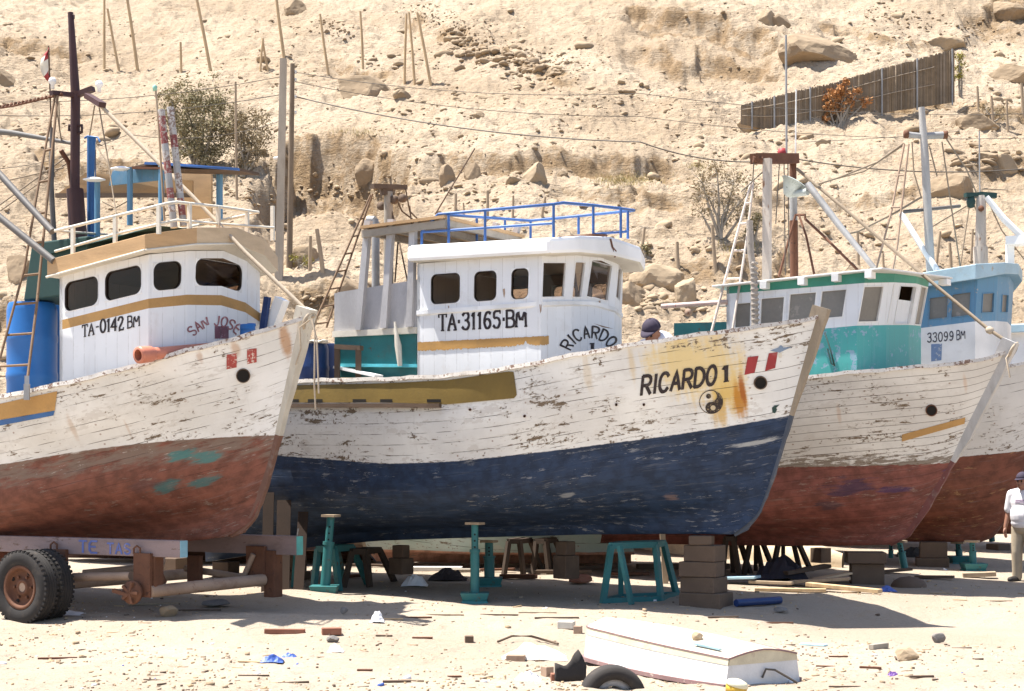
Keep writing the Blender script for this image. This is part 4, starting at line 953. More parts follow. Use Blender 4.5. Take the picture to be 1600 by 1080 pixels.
for u in (770, 805):
    mb = MB(); mb.bar(R.LP(u, 368, .9), R.LP(u+6, 348, .9), .07, .07, up=R.V(0, 1, 0)); mb.build('canopy_post', M['grey_paint'], R.root)
# aft canopy with beams
xa, za = R.L(563, 353, -1.0); xb, zb = R.L(694, 336, -1.0); yf = 1.0
mb = MB(); mb.hexa([R.P(xa, -1, za-.035), R.P(xb, -1, zb-.035), R.P(xb, yf, zb-.035), R.P(xa, yf, za-.035), R.P(xa, -1, za), R.P(xb, -1, zb), R.P(xb, yf, zb), R.P(xa, yf, za)]); mb.build('canopy_roof', M['plywood'], R.root)
for k in range(4):
    x = xa+.06+(xb-xa-.12)*k/3; z = za+(zb-za)*(x-xa)/(xb-xa)-.075; mb = MB(); mb.bar(R.P(x, -.97, z), R.P(x, .97, z), .06, .08); mb.build('canopy_beam', M['wood_grey'], R.root)
for y in (-.95, .95):
    mb = MB(); mb.bar(R.P(xa, y, za-.10), R.P(xb, y, zb-.10), .05, .09); mb.build('canopy_beam', M['wood_grey'], R.root)
# mast with its T head, blocks, ladder and stays
mb = MB(); mb.tube([R.LP(607, 560, 0), R.LP(607, 300, 0)], [.075, .06], 10); mb.build('mast', M['wood_grey'], R.root)
mb = MB(); mb.bar(R.LP(582, 291, -.25), R.LP(634, 293, .25), .08, .06); mb.bar(R.LP(596, 300, -.1), R.LP(612, 300, .05), .09, .08); mb.build('mast_crosshead', M['wood_dark'], R.root)
for (u, v) in ((596, 322), (616, 312), (629, 310)):
    mb = MB(); mb.lathe(R.LP(u, v, .0), R.V(0, 1, 0), [(0, -.03), (.055, -.03), (.06, 0), (.055, .03), (0, .03)], 12); mb.build('pulley_block', M['wood_dark'], R.root)
mb = MB()
for pts in ([(634, 296, .2), (640, 330, .3), (655, 345, .5)], [(620, 312, .1), (628, 330, .2), (650, 347, .4)], [(612, 330, 0), (618, 352, 0)], [(640, 322, .3), (644, 360, .3), (642, 440, .2)], [(618, 350, 0), (640, 455, -.4)], [(742, 232, .3), (680, 335, 0)], [(624, 350, .1), (617, 441, .1)]):
    tl(R, pts, .011, None, '', None, 6, mb)
mb.build('stay', M['wood_dark'], R.root)
mb = MB(); mb.tube([R.LP(585, 344, .1), R.LP(587, 352, .1), R.LP(587, 450, .1)], .055, 10); mb.tube([R.LP(575, 344, .1), R.LP(586, 344, .1)], .055, 10); mb.build('exhaust_pipe', M['galv'], R.root)
tl(R, [(582, 303, -.2), (540, 408, -.5), (505, 500, -.8)], .014, M['wood'], 'ladder_rail', R.root, 6); tl(R, [(579, 305, -.3), (512, 470, -.95), (497, 503, -1.05)], .014, M['wood'], 'ladder_rail', R.root, 6)
mb = MB()
LA = [(582, 303, -.2), (540, 408, -.5), (500, 512, -.8)]
for k in range(7):
    f = .18+.13*k; u0, v0 = 582-(582-510)*f, 303+(512-303)*f; u1, v1 = 579-(579-490)*f, 305+(515-305)*f
    mb.tube([R.LP(u0, v0, -.2-.62*f), R.LP(u1-2, v1, -.3-.75*f)], .013, 6)
tl(R, [(582, 303, -.2), (510, 512, -.82)], .014, None, '', None, 6, mb); tl(R, [(579, 305, -.3), (487, 515, -1.05)], .014, None, '', None, 6, mb)
bpy.data.objects.remove(bpy.data.objects['ladder_rail.001']); bpy.data.objects.remove(bpy.data.objects['ladder_rail'])
mb.build('mast_ladder', M['ladder_brown'], R.root)
# cloth rag hanging at the deckhouse
mb = MB(); rs = random.Random(8)
mb.tube([R.LP(617, 503, -.93), R.LP(619, 520, -.94), R.LP(622, 540, -.95), R.LP(625, 572, -.95)], [.015, .025, .045, .03], 7); mb.build('hanging_rag', M['cream'], R.root)
# marks on the bow
for q in ([(1168, 558), (1185, 556), (1179, 582), (1163, 586)], [(1201, 552), (1215, 550), (1211, 575), (1195, 580)]):
    mb = MB(); hull_poly(mb, R, q); mb.build('flag_marking', M['red'], R.root)
paint_text(R, 'RICARDO', (1002, 617), (1117, 600), 29, M['black'], 'bow_lettering', R.root, th=.21, wr=.62, gap=.22, slant=.10, off=.006)
paint_text(R, '1', (1128, 597), (1140, 595), 25, M['black'], 'bow_number', R.root, th=.17, serif=True, wr=.62, off=.006)
disc_px(R, 1188, 598, 9, [M['wood_dark'], M['dark']], 'hawse_hole', R.root, rim=.18)
mb = MB(); n = 30; cu, cv, rr = 1111, 628, 18
def ring_px(mb, cu, cv, r0, r1, mi, off, n=32):
    mb.grid([[hit(R, cu+r0*math.cos(2*math.pi*i/n), cv-r0*math.sin(2*math.pi*i/n), off) for i in range(n+1)], [hit(R, cu+r1*math.cos(2*math.pi*i/n), cv-r1*math.sin(2*math.pi*i/n), off) for i in range(n+1)]], mi)
ring_px(mb, cu, cv, rr-.5, rr+.7, 0, .006)
pol = [(cu+rr*math.sin(math.pi*i/16), cv-rr*math.cos(math.pi*i/16)) for i in range(17)]
pol += [(cu-9*math.sin(math.pi*i/8), cv+9+9*math.cos(math.pi*i/8)) for i in range(1, 8)]+[(cu+9*math.sin(math.pi*i/8), cv-9+9*math.cos(math.pi*i/8)) for i in range(0, 8)]
hull_poly(mb, R, pol, .0066, 0)
dot = lambda x, y, r: [(x+r*math.cos(2*math.pi*i/12), y-r*math.sin(2*math.pi*i/12)) for i in range(12)]
hull_poly(mb, R, dot(cu-4, cv-9, 4), .0072, 0); hull_poly(mb, R, dot(cu+3, cv+9, 4), .0078, 1)
mb.build('round_emblem', [worn('flaking_black_emblem', (.03, .02, .02), (.50, .38, .20), .62, 24, .6, .5), worn('stained_white_dot', (.66, .56, .38), (.3, .2, .1), .4, 20)], R.root)
mb = MB(); hull_poly(mb, R, [(1203, 548), (1216, 543), (1220, 539), (1224, 543), (1238, 542), (1226, 547), (1218, 551)]); mb.build('bird_emblem', worn('slate_blue_sign_paint', (.18, .25, .36), (.4, .3, .3), .4, 12), R.root)
mb = MB(); hull_poly(mb, R, [(1216, 553), (1221, 551), (1222, 557), (1217, 559)]); mb.build('bird_emblem_tail', M['cream'], R.root)
mb = MB(); hull_poly(mb, R, [(1206, 637), (1211, 633), (1214, 640), (1211, 646), (1207, 645)]); hull_poly(mb, R, [(1209, 634), (1218, 632), (1213, 637)]); mb.build('star_emblem', M['dark_green'], R.root)
for (u, v) in ((963, 632), (1006, 632), (820, 650), (735, 640)):
    disc_px(R, u, v, 1.6, [M['rust'], M['dark']], 'bolt', R.root, rim=.3)

# ================================================================ SAN JOSE, left
S = Boat((-2.18, 18.0), 30)
S.root = thing('fishing_boat', (-2.18, 18.0, 0), 'cream fishing boat with salmon bottom and orange roof band lettered SAN JOSE at the left', 'fishing boat', 'fishing boats hauled out in a row')
pc = dict(PARTS_CAP); pc['post'] = (.095, .05, .13, .10); pc['post_low'] = low('worn_brown_stem', (.17, .085, .06)); pc['post_mat'] = worn('pale_stem_timber', (.56, .52, .44), (.30, .22, .15), .45, 4, .75, .35, (3, 3, .8))
hull(S, 'S', dict(stern=-8.4, B=1.42, Es=3.4, Ew=4.2, ps=2.3, pw=2.0, taper=.25,
    stem=[(482, 497), (460, 585), (436, 680), (420, 745), (408, 785), (396, 812), (380, 830), (362, 838)],
    sheer=[(0, 623), (90, 604), (200, 578), (300, 548), (400, 524), (462, 504)],
    wl=[(0, 727), (100, 709), (200, 695), (300, 686), (400, 681), (437, 680)],
    keel=[(0, 880), (200, 856), (330, 842)]), M['hull_sj'], pc)
hull_strip(S, 'bulwark_panel', [(-60, 640), (0, 631), (90, 611)], [(-60, 663), (0, 656), (86, 641)], M['orange'], S.root, n=24, off=.008)
hull_strip(S, 'bulwark_stripe', [(-60, 664), (0, 656.5), (86, 641.5)], [(-60, 672), (0, 665), (84, 649)], M['blue'], S.root, n=24, off=.008)
zb = lambda u, v, y: zat(S, u, v, y)
SA, SB = -2.76, -1.45
bot = [(SA, -.95, zb(93, 640, -.95)), (SB, -.95, 2.70), (-1.30, -.50, 2.72), (-1.24, 0, 2.74)]
l1 = [(SA, -.95, zb(93, 516, -.95)), (SB, -.95, zb(231, 482, -.95)), (-1.30, -.50, zb(285, 477, -.5)), (-1.24, 0, zb(335, 478, 0))]
l2 = [(SA, -.95, zb(93, 501, -.95)), (SB, -.95, zb(231, 467, -.95)), (-1.30, -.50, zb(285, 461, -.5)), (-1.24, 0, zb(335, 462, 0))]
l3 = [(SA, -.95, zb(93, 430, -.95)), (SB, -.95, zb(231, 398, -.95)), (-1.28, -.50, zb(285, 393, -.5)), (-1.21, 0, zb(335, 393, 0))]
SW = Wall(S, [mirror(bot), mirror(l1), mirror(l2), mirror(l3)]); NS = SW.n-1
ops = []
for q, sr in ((((101, 440), (155, 431), (153, 478), (101, 487)), (0, 1)), (((164, 423), (222, 415), (221, 460), (164, 471)), (0, 1)), (((239, 409), (284, 408), (283, 453), (239, 454)), (1, 2.2)), (((302, 408), (379, 412), (377, 454), (301, 450)), (2.2, 4.9))):
    ops.append(SW.opening(q, sr))
print('SJ ops', ops)
far = [(NS-o[1], NS-o[0], o[2], o[3]) for o in ops[:2]]
SW.obj = SW.mesh('wheelhouse', [M['white_cool'], M['orange'], M['interior']], ops+far, S.root, mfun=lambda t: 1 if 1 < t < 2 else 0)
for o in ops: SW.window(o, S.root, M['white_trim'], r=.09, pane='glass_dark', depth=.035)
for o in far: SW.window(o, S.root, M['white_trim'], r=.09, pane='glass_dark')
mb = MB(); mb.hexa([S.P(SA-.0, -.95, 2), S.P(SA+.04, -.95, 2), S.P(SA+.04, .95, 2), S.P(SA, .95, 2), S.P(SA, -.95, 3.8), S.P(SA+.04, -.95, 3.8), S.P(SA+.04, .95, 3.8), S.P(SA, .95, 3.8)]); mb.build('rear_bulkhead', M['white_cool'], S.root)
mb = MB(); mb.add([S.P(*(np.array(p)*[1, .97, 0]+[0, 0, p[2]-.1])) for p in mirror(l1)], [tuple(range(SW.n))]); mb.build('cabin_floor', M['interior'], S.root)
SSW = Surf(bvh_of(SW.obj))
paint_text(SSW, 'TA', (129, 527), (147, 523), 18, M['black'], 'registration_lettering', S.root, th=.17, serif=True, wr=.66, gap=.14)
paint_text(SSW, '-', (150, 519), (155, 518), 17, M['black'], 'registration_lettering', S.root, th=.15)
paint_text(SSW, '0142', (157, 520), (193, 515), 20, M['black'], 'registration_lettering', S.root, th=.19, serif=True, wr=.56, gap=.14)
paint_text(SSW, 'BM', (200, 513), (218, 509), 18, M['black'], 'registration_lettering', S.root, th=.18, serif=True, wr=.66, gap=.2)
tx = worn('faded_red_lettering', (.34, .13, .14), (.62, .62, .66), .55, 16, .6, .3)
paint_text(SSW, 'SAN JOSE', (0, 0), (84, 0), 15, tx, 'name_lettering', S.root, th=.17, arc=(337, 553, 44, 141, 44), wr=.62, gap=.20)
tb_ = worn('faded_brown_lettering', (.18, .07, .10), (.55, .55, .6), .5, 16)
for q in (339, 348): paint_text(SSW, 'I', (q, 527), (q+5, 527), 15, tb_, 'name_numeral', S.root, th=.75, wr=1.0)
rh = [(-2.80, -1.10, zb(78, 406, -1.1), zb(78, 433, -1.1)), (-1.36, -1.10, zb(230, 366, -1.1), zb(230, 391, -1.1)), (-1.12, -.55, zb(300, 356, -.55), zb(300, 383, -.55)), (-1.02, 0, zb(352, 357, 0), zb(352, 383, 0))]
ST = sym_roof(S, rh, 'wheelhouse_roof', [M['plywood'], M['plywood_raw'], M['cream']], S.root, crown=.03, bevel=.006, fdx=.06, front_mi=lambda i: 1 if i in (2, 3, 4) else 0)
mb = MB()
for k in range(3):
    a, b = rh[k], rh[k+1]; mb.tube([S.P(a[0], a[1]-.01, a[3]), S.P(b[0]+.0, b[1]-.01, b[3])], .014, 6)
    mb.tube([S.P(a[0], -a[1]+.01, a[3]), S.P(b[0], -b[1]+.01, b[3])], .014, 6)
mb.build('roof_edge_moulding', M['cream'], S.root)
# white roof railing
sp = lambda u, v, y: S.LP(u, v, y)
RA = [(86, 361, -1.05), (180, 338, -1.05), (262, 318, -.95), (276, 316, -.8), (340, 323, -.1), (404, 332, .6)]
RB = [(86, 393, -1.05), (180, 366, -1.05), (262, 347, -.95), (276, 344, -.8), (340, 350, -.1), (428, 356, .75)]
mb = MB(); mb.tube([sp(*p) for p in RA], .018, 6); mb.tube([sp(*p) for p in RB], .015, 6)
mb.tube([sp(86, 361, -1.05), sp(160, 366, .3), sp(220, 370, 1.0), sp(404, 332, .6)], .015, 6); mb.tube([sp(310, 353, 1.0), sp(404, 332, .6)], .013, 6)
mb.build('roof_railing', M['cream'], S.root)
for (u, v0, v1, y) in ((114, 355, 394, -1.05), (180, 338, 378, -1.05), (248, 322, 362, -.98), (296, 318, 356, -.6), (341, 323, 357, -.1), (386, 329, 360, .4), (426, 322, 372, .8)):
    mb = MB(); mb.bar(sp(u, v1+4, y), sp(u, v0, y), .045, .03, up=S.V(0, 1, 0)); mb.build('railing_post', M['cream'], S.root)
# dark green tarp on the roof and the box behind
rs = random.Random(5); mb = MB(); Rr = []
for i in range(13):
    u = 100+(272-100)*i/12; row = []
    for j in range(7):
        y = -.55+1.1*j/6; v = 392-(392-348)*i/12; hgt = .16*math.sin(math.pi*j/6)*(.6+.4*math.sin(i*1.7)+rs.uniform(-.1, .1))*math.sin(math.pi*min(1, (i+.4)/12.5))**.5
        p = S.LP(u, v+12, -.3); x = (p-Vector((S.O.x, S.O.y, 0))).dot(S.V(1, 0, 0)); row.append(S.P(x, y, p.z+hgt+.02))
    Rr.append(row)
mb.grid(Rr); mb.build('roof_tarp', M['dark_green'], S.root)
x0, z0 = S.L(46, 472, -.4); x1, z1_ = S.L(92, 378, -.4)
mb = MB(); mb.hexa([S.P(x0, -.5, z0), S.P(SA-.02, -.5, z0+.05), S.P(SA-.02, .7, z0+.05), S.P(x0, .7, z0), S.P(x0+.14, -.5, z1_), S.P(SA-.02, -.5, z1_+.02), S.P(SA-.02, .7, z1_+.02), S.P(x0+.14, .7, z1_)]); mb.build('engine_casing', M['dark_green'], S.root, bevel=.02)
# main mast, crosshead, booms, ladder, stays
mb = MB(); mb.tube([sp(123, 480, .1), sp(122, 368, .1), sp(117, 296, .1)], [.105, .105, .10], 14); mb.tube([sp(117, 298, .1), sp(118, 150, .1), sp(111, 30, .1), sp(110, 20, .1)], [.058, .058, .036, .034], 12); mb.build('mast', M['mast_brown'], S.root)
mb = MB(); mb.tube([sp(112, 22, .1), sp(116, 24, .1), sp(116, 29, .1), sp(112, 32, .1)], .008, 6); mb.build('mast_eye', M['mast_brown'], S.root)
mb = MB(); mb.bar(sp(80, 145, -.25), sp(118, 149, .1), .07, .05); mb.bar(sp(118, 149, .1), sp(146, 139, .15), .075, .06); mb.bar(sp(137, 150, .0), sp(160, 164, -.15), .09, .06); mb.build('mast_crosshead', M['mast_brown'], S.root)
mb = MB(); mb.tube([sp(108, 205, .1), sp(108, 196, .1), sp(128, 196, .1), sp(128, 206, .1), sp(118, 212, .1)], .018, 6); mb.build('mast_bracket', M['mast_brown'], S.root)
for (u, v, y) in ((155, 136, 0), (82, 131, -.25)):
    mb = MB(); mb.lathe(S.LP(u, v+8, y), (0, 0, 1), [(.0, .0), (.022, .0), (.022, .05), (.042, .07), (.045, .10), (.03, .13), (0, .14)], 10); mb.build('mast_lamp', M['white_clean'], S.root)
tl(S, [(157, 165, -.1), (300, 306, -.1), (383, 394, -.08), (490, 496, 0)], .024, M['rope_pale'], 'forestay', S.root, 8)
mb = MB()
for pts in ([(148, 165, 0), (140, 212, .1)], [(155, 168, 0), (170, 258, 0), (182, 340, -.4)], [(150, 225, .1), (158, 240, .05), (170, 256, 0)], [(0, 285, -.4), (100, 262, .0)], [(0, 320, -.6), (100, 248, .1)], [(0, 330, -.2), (105, 255, .1)], [(92, 160, .1), (93, 205, .1)], [(88, 168, 0), (96, 220, .1)], [(160, 315, -.2), (180, 325, -.2), (198, 315, -.2)]):
    tl(S, pts, .009, None, '', None, 5, mb)
mb.build('stay', M['rope'], S.root)
mb = MB(); tl(S, [(86, 150, -.2), (60, 290, -.6), (38, 420, -.95), (0, 560, -1.3)], .016, None, '', None, 6, mb); tl(S, [(90, 150, -.2), (75, 300, -.6), (57, 480, -1.0), (42, 600, -1.38)], .016, None, '', None, 6, mb)
def lerp_tab(tab, v): return np.interp(v, [t[1] for t in tab], [t[0] for t in tab]), np.interp(v, [t[1] for t in tab], [t[2] for t in tab])
LA = [(86, 150, -.2), (60, 290, -.6), (38, 420, -.95), (-5, 570, -1.3)]; LB = [(90, 150, -.2), (75, 300, -.6), (57, 480, -1.0), (42, 600, -1.38)]
for v in (233, 282, 332, 378, 428, 473, 521, 570):
    u0, y0 = lerp_tab(LA, v+3); u1, y1 = lerp_tab(LB, v); mb.tube([S.LP(u0, v+3, y0), S.LP(u1, v, y1)], .015, 6)
mb.build('mast_ladder', M['ladder_brown'], S.root)
tl(S, [(82, 200, -.15), (80, 290, -.15), (86, 400, -.15)], .032, M['boom_grey'], 'mast_stanchion', S.root, 8)
tl(S, [(76, 72, -.2), (80, 200, -.15)], .010, M['wood_dark'], 'flag_staff', S.root, 6)
mb = MB(); Rr = [[S.LP(75.5+d*.2, v, -.2), S.LP(70-e+d, v+4, -.2+.04*math.sin(v)), S.LP(64-e*1.2+d, v+10, -.2+.05*math.cos(v*.7))] for v, e, d in ((73, -6, 0), (82, -1, 0), (92, 1, 0), (101, 0, 0), (110, -3, 1), (117, -7, 2))]
mb.grid(Rr, 0); fl = mb.build('flag', [M['red'], M['cream']], S.root, solid=.004)
for p in fl.data.polygons: p.material_index = 1 if p.index // 2 in (2, 3) or p.index in (3,) else 0
tl(S, [(-60, 210, -.8), (-10, 262, -.8), (82, 362, -.9)], .040, M['boom_grey'], 'boom', S.root, 10)
tl(S, [(-60, 285, -1.2), (0, 340, -1.15), (84, 408, -1.1)], .040, M['boom_grey'], 'boom', S.root, 10)
tl(S, [(-40, 202, .2), (20, 208, .2), (112, 224, .1)], [.05, .035, .022], M['boom_grey'], 'boom', S.root, 10)
tl(S, [(95, 235, 0), (108, 255, .1), (114, 300, .1)], .03, M['rust'], 'exhaust_pipe', S.root, 10)
mb = MB(); tl(S, [(-30, 173, -.3), (20, 166, -.25), (96, 148, -.15)], .012, None, '', None, 6, mb)
for k in range(22):
    f = k/21; p = S.LP(-30+126*f, 173-25*f, -.3+.15*f); mb.lathe(p, (.3, 0, 1) if k % 2 else (0, .8, 1), [(.016, -.02), (.024, 0), (.016, .02)], 6)
mb.build('chain', M['rust'], S.root)
# blue shelter on the roof with plywood panels
def col(u, v0, v1, y, mat, r=.04, name='shelter_post'): tl(S, [(u, v1, y), (u, v0, y)], r, M[mat], name, S.root, 8)
col(143, 215, 372, .3, 'blue', .055, 'blue_pipe'); col(152, 285, 370, .1, 'sky_blue', .035); col(203, 262, 352, .1, 'sky_blue', .035); col(252, 258, 345, .1, 'sky_blue', .035); col(343, 262, 345, .9, 'sky_blue', .04)
mb = MB(); mb.tube([sp(132, 216, .3), sp(137, 213, .3), sp(153, 215, .3), sp(156, 222, .3)], .012, 6); mb.build('pipe_bracket', M['blue'], S.root)
mb = MB(); mb.prism([sp(86, 306, .5), sp(300, 304, .7), sp(300, 282, .7), sp(134, 270, .5)], S.V(0, .03, 0)); mb.build('shelter_panel', M['plywood'], S.root, label='plywood panel of the roof shelter')
mb = MB(); mb.prism([sp(86, 309, .46), sp(300, 308, .66), sp(300, 302, .66), sp(86, 302, .46)], S.V(0, .035, 0)); mb.build('shelter_beam', M['wood_dark'], S.root)
mb = MB(); mb.prism([sp(170, 290, .2), sp(262, 280, .25), sp(262, 263, .25), sp(176, 266, .2)], S.V(0, .03, 0)); mb.build('shelter_board', M['sky_blue'], S.root)
mb = MB(); mb.prism([sp(284, 345, 1.0), sp(330, 340, 1.0), sp(330, 272, 1.0), sp(284, 270, 1.0)], S.V(0, .03, 0)); mb.build('shelter_panel', M['plywood'], S.root)
mb = MB(); mb.prism([sp(200, 262, .1), sp(256, 263, .1), sp(372, 266, .9), sp(372, 262, .9), sp(258, 257, .1), sp(226, 256, .1)], S.V(0, .4, 0)); mb.build('shelter_roof', M['wood_dark'], S.root); mb = MB(); mb.prism([sp(225, 257, .08), sp(260, 258.5, .08), sp(372, 266.5, .88), sp(372, 262.5, .88), sp(258, 254, .08), sp(226, 253, .08)], S.V(0, .03, 0)); mb.build('shelter_beam', M['blue_rail'], S.root)
mb = MB(); mb.prism([sp(206, 264, .06), sp(256, 264.5, .06), sp(256, 261, .06), sp(206, 260, .06)], S.V(0, .035, 0)); mb.build('shelter_beam', M['rust'], S.root)
for (u, v, y, r) in ((147, 280, .0, .13), (189, 263, .05, .12)):
    mb = MB(); mb.lathe(S.LP(u, v, y), (0, -.1, 1), [(0, -.035), (r*.5, -.03), (r, -.012), (r, .0), (r*.4, .02), (0, .025)], 20); mb.build('flood_lamp', M['white_clean'], S.root)
    if u == 147: tl(S, [(150, 222, .3), (148, 278, 0)], .006, M['wire'], 'lamp_wire', S.root, 5)
# two striped poles and an aerial
def striped(pts, parent, flip):
    A, B2 = S.LP(*pts[0]), S.LP(*pts[1]); mb = MB(); rs = random.Random(int(pts[0][0])); k = 0; f = 0
    while f < 1:
        g = min(1, f+rs.uniform(.04, .13)); mb.tube([A.lerp(B2, f), A.lerp(B2, g)], .040, 10, mi=rs.choice([0, 1, 2, 0])); f = g; k += 1
    mb.build('striped_pole', [M['pole_white'], M['pole_red'], M['galv']], parent)
striped(((272, 356, -.6), (252, 172, -.6)), S.root, 0); striped(((287, 354, -.5), (266, 168, -.5)), S.root, 1)
tl(S, [(257, 345, -.6), (248, 200, -.6), (243, 137, -.6)], .012, M['wood'], 'aerial', S.root, 6)
mb = MB(); mb.lathe(S.LP(242, 142, -.6), (0, 0, 1), [(0, 0), (.025, 0), (.028, .05), (0, .07)], 8); mb.build('aerial_tip', worn('verdigris', (.25, .5, .42), (.3, .3, .3)), S.root)
# bow marks
chip_red = worn('chipped_red_paint', (.36, .06, .05), (.70, .60, .52), .62, 18, .6, .1)
for q in ([(354, 554), (370, 552), (370, 574), (354, 577)], [(386, 546), (401, 544), (401, 566), (386, 569)]):
    mb = MB(); hull_poly(mb, S, q); mb.build('flag_marking', chip_red, S.root)
disc_px(S, 380, 587, 10, [M['wood_dark'], M['dark']], 'hawse_hole', S.root, rim=.12)
mb = MB(); rs = random.Random(2)
for pts in ([(484, 500, -.12), (468, 512, -.13), (470, 545, -.12), (462, 570, -.10)], [(488, 498, -.1), (492, 520, -.12), (491, 600, -.12), (493, 640, -.1)], [(486, 498, -.1), (495, 530, -.12), (498, 615, -.12)]): tl(S, pts, .010, None, '', None, 5, mb)
mb.lathe(S.LP(484, 503, 0), S.V(1, 0, -.4), [(.10, -.02), (.12, 0), (.10, .02), (.095, 0), (.10, -.02)], 14); mb.build('mooring_rope', M['rope_pale'], S.root)
mb = MB(); mb.bar(S.LP(42, 608, -1.46), S.LP(42, 588, -1.44), .05, .05); mb.bar(S.LP(42, 625, -1.47), S.LP(42, 600, -1.47), .04, .06); mb.build('ladder_shoe', M['galv'], S.root)
# far gunwale pieces seen over the rail: pale board, dark upright, post
mb = MB(); mb.prism([S.LP(372, 520, 1.15), S.LP(430, 502, .8), S.LP(430, 482, .8), S.LP(372, 499, 1.15)], S.V(0, .04, 0)); mb.build('far_bulwark', M['white'], S.root)
mb = MB(); mb.bar(S.LP(410, 520, .5), S.LP(418, 464, .5), .07, .05, up=S.V(0, 1, 0)); mb.build('bitt', M['drum_dark'], S.root)
mb = MB(); mb.bar(S.LP(424, 512, .6), S.LP(441, 467, .6), .13, .12, up=S.V(0, 1, 0)); mb.build('far_post', M['white'], S.root)
# ================================================================ turquoise boat, right of the centre one
T = Boat((6.49, 21.5), 30)
T.root = thing('fishing_boat', (6.49, 21.5, 0), 'grey white fishing boat with turquoise cabin and dull red bottom right of the navy one', 'fishing boat', 'fishing boats hauled out in a row')
pc = dict(PARTS_CAP); pc['post'] = (.10, .06, .14, .14); pc['post_low'] = low('worn_red_stem', (.15, .05, .045)); pc['post_mat'] = worn('greyish_stem_paint', (.47, .46, .45), (.28, .20, .14), .4, 4, .7, .35, (3, 3, .8))
hull(T, 'T', dict(stern=-9.2, B=1.42, Es=3.4, Ew=4.2, ps=2.4, pw=2.0, taper=.25,
    stem=[(1577, 550), (1546, 615), (1512, 685), (1482, 733), (1464, 768), (1444, 803), (1420, 836), (1392, 851)],
    sheer=[(1200, 598), (1264, 590), (1400, 578), (1480, 571), (1553, 563)],
    wl=[(1160, 730), (1217, 730), (1300, 729), (1400, 727), (1486, 724)], keel=[(1150, 852), (1300, 853)]), M['hull_te'], pc)
zt = lambda u, v, y: zat(T, u, v, y)
def path4(A, B_, Cc, D, E): return [A, B_, Cc, D, E]
TA_, xs = -3.62, None
def tlev(vA, vB, vC, vD, vE, lean=0.0):
    return [(TA_, -.90, zt(1140, vA, -.9)), (-1.80+lean, -.90, zt(1337, vB, -.9)), (-1.57+lean, -.38, zt(1384, vC, -.38)), (-1.46+lean, .25, zt(1415, vD, .25)), (-1.48+lean, .90, zt(1445, vE, .9)), (TA_, .90, zt(1140, vA, -.9))]
TW = Wall(T, [tlev(620, 600, 600, 590, 590), tlev(527, 509, 508, 508, 509), tlev(459, 443, 442, 444, 449, .10), tlev(447, 426, 424, 427, 433, .12)])
T4 = []
for q, sr in ((((1149, 474), (1174, 472), (1173, 511), (1147, 513)), (0, 1)), (((1190, 466), (1227, 463), (1223, 507), (1186, 509)), (0, 1)), (((1234, 459), (1276, 456), (1272, 502), (1230, 505)), (0, 1)), (((1283, 455), (1325, 451), (1316, 496), (1279, 499)), (0, 1)),
              (((1341, 447), (1381, 446), (1371, 502), (1329, 503)), (1, 2)), (((1387, 444), (1399, 444), (1383, 505), (1374, 505)), (2, 3.0)), (((1406, 446), (1433, 448), (1419, 507), (1393, 506)), (2.3, 4)), (((1440, 448), (1452, 449), (1437, 508), (1427, 508)), (3.2, 4))):
    T4.append(TW.opening(q, sr))
TW.obj = TW.mesh('wheelhouse', [M['teal_bright'], M['white_cool'], M['green'], M['interior']], T4, T.root, mfun=lambda t: 0 if t < 1 else (1 if t < 2 else 2))
for k, o in enumerate(T4): TW.window(o, T.root, M['white'], r=.004, fw=.010, proud=.010, pane='dusty_pane', gasket=False, depth=.03, nopane=(k == 6))
mb = MB(); o = T4[6]; mb.add([TW.w(o[0], o[2], -.05), TW.w(o[1], o[2], -.05), TW.w(o[1], o[2]+(o[3]-o[2])*.62, -.05), TW.w(o[0], o[2]+(o[3]-o[2])*.66, -.05)], [(0, 1, 2, 3)]); mb.build('half_door', M['white_cool'], T.root, solid=.02)
mb = MB(); z0, z1_ = zt(1140, 620, -.9), zt(1140, 447, -.9); mb.hexa([T.P(TA_, -.9, z0), T.P(TA_+.04, -.9, z0), T.P(TA_+.04, .9, z0), T.P(TA_, .9, z0), T.P(TA_, -.9, z1_), T.P(TA_+.04, -.9, z1_), T.P(TA_+.04, .9, z1_), T.P(TA_, .9, z1_)]); mb.build('rear_bulkhead', M['white_cool'], T.root)
mb = MB(); mb.add([T.P(p[0], p[1]*.96, p[2]-.2) for p in TW.l[1]], [tuple(range(TW.n))]); mb.build('cabin_floor', M['interior'], T.root)
ra, rb = T.L(1112, 446, -1.03), T.L(1379, 418, -1.03); rc = T.L(1491, 433, 1.1)
mb = MB(); q = [(ra[0], -1.03, ra[1]), (rb[0], -1.03, rb[1]), (rc[0]-.02, 1.1, rc[1]), (ra[0], 1.1, ra[1]-.0)]
mb.hexa([T.P(x, y, z-.024) for x, y, z in q]+[T.P(x, y, z) for x, y, z in q]); mb.build('wheelhouse_roof', worn('white_roof_board', (.74, .72, .69), (.35, .28, .2), .35, 4), T.root, bevel=.006)
for u in (1194, 1253, 1306, 1358):
    x, z = T.L(u, 460-(u-1140)*.105, -1.0); z = ra[1]+(rb[1]-ra[1])*(x-ra[0])/(rb[0]-ra[0])-.026-.045
    mb = MB(); mb.box(T.P(x, -.96, z), (.09, .18, .088), T.ax()); mb.build('roof_beam_end', M['white'], T.root)
x, z = rc[0]-.10, rc[1]-.08; mb = MB(); mb.box(T.P(x, .98, z), (.12, .2, .08), T.ax()); mb.build('roof_beam_end', M['white'], T.root)
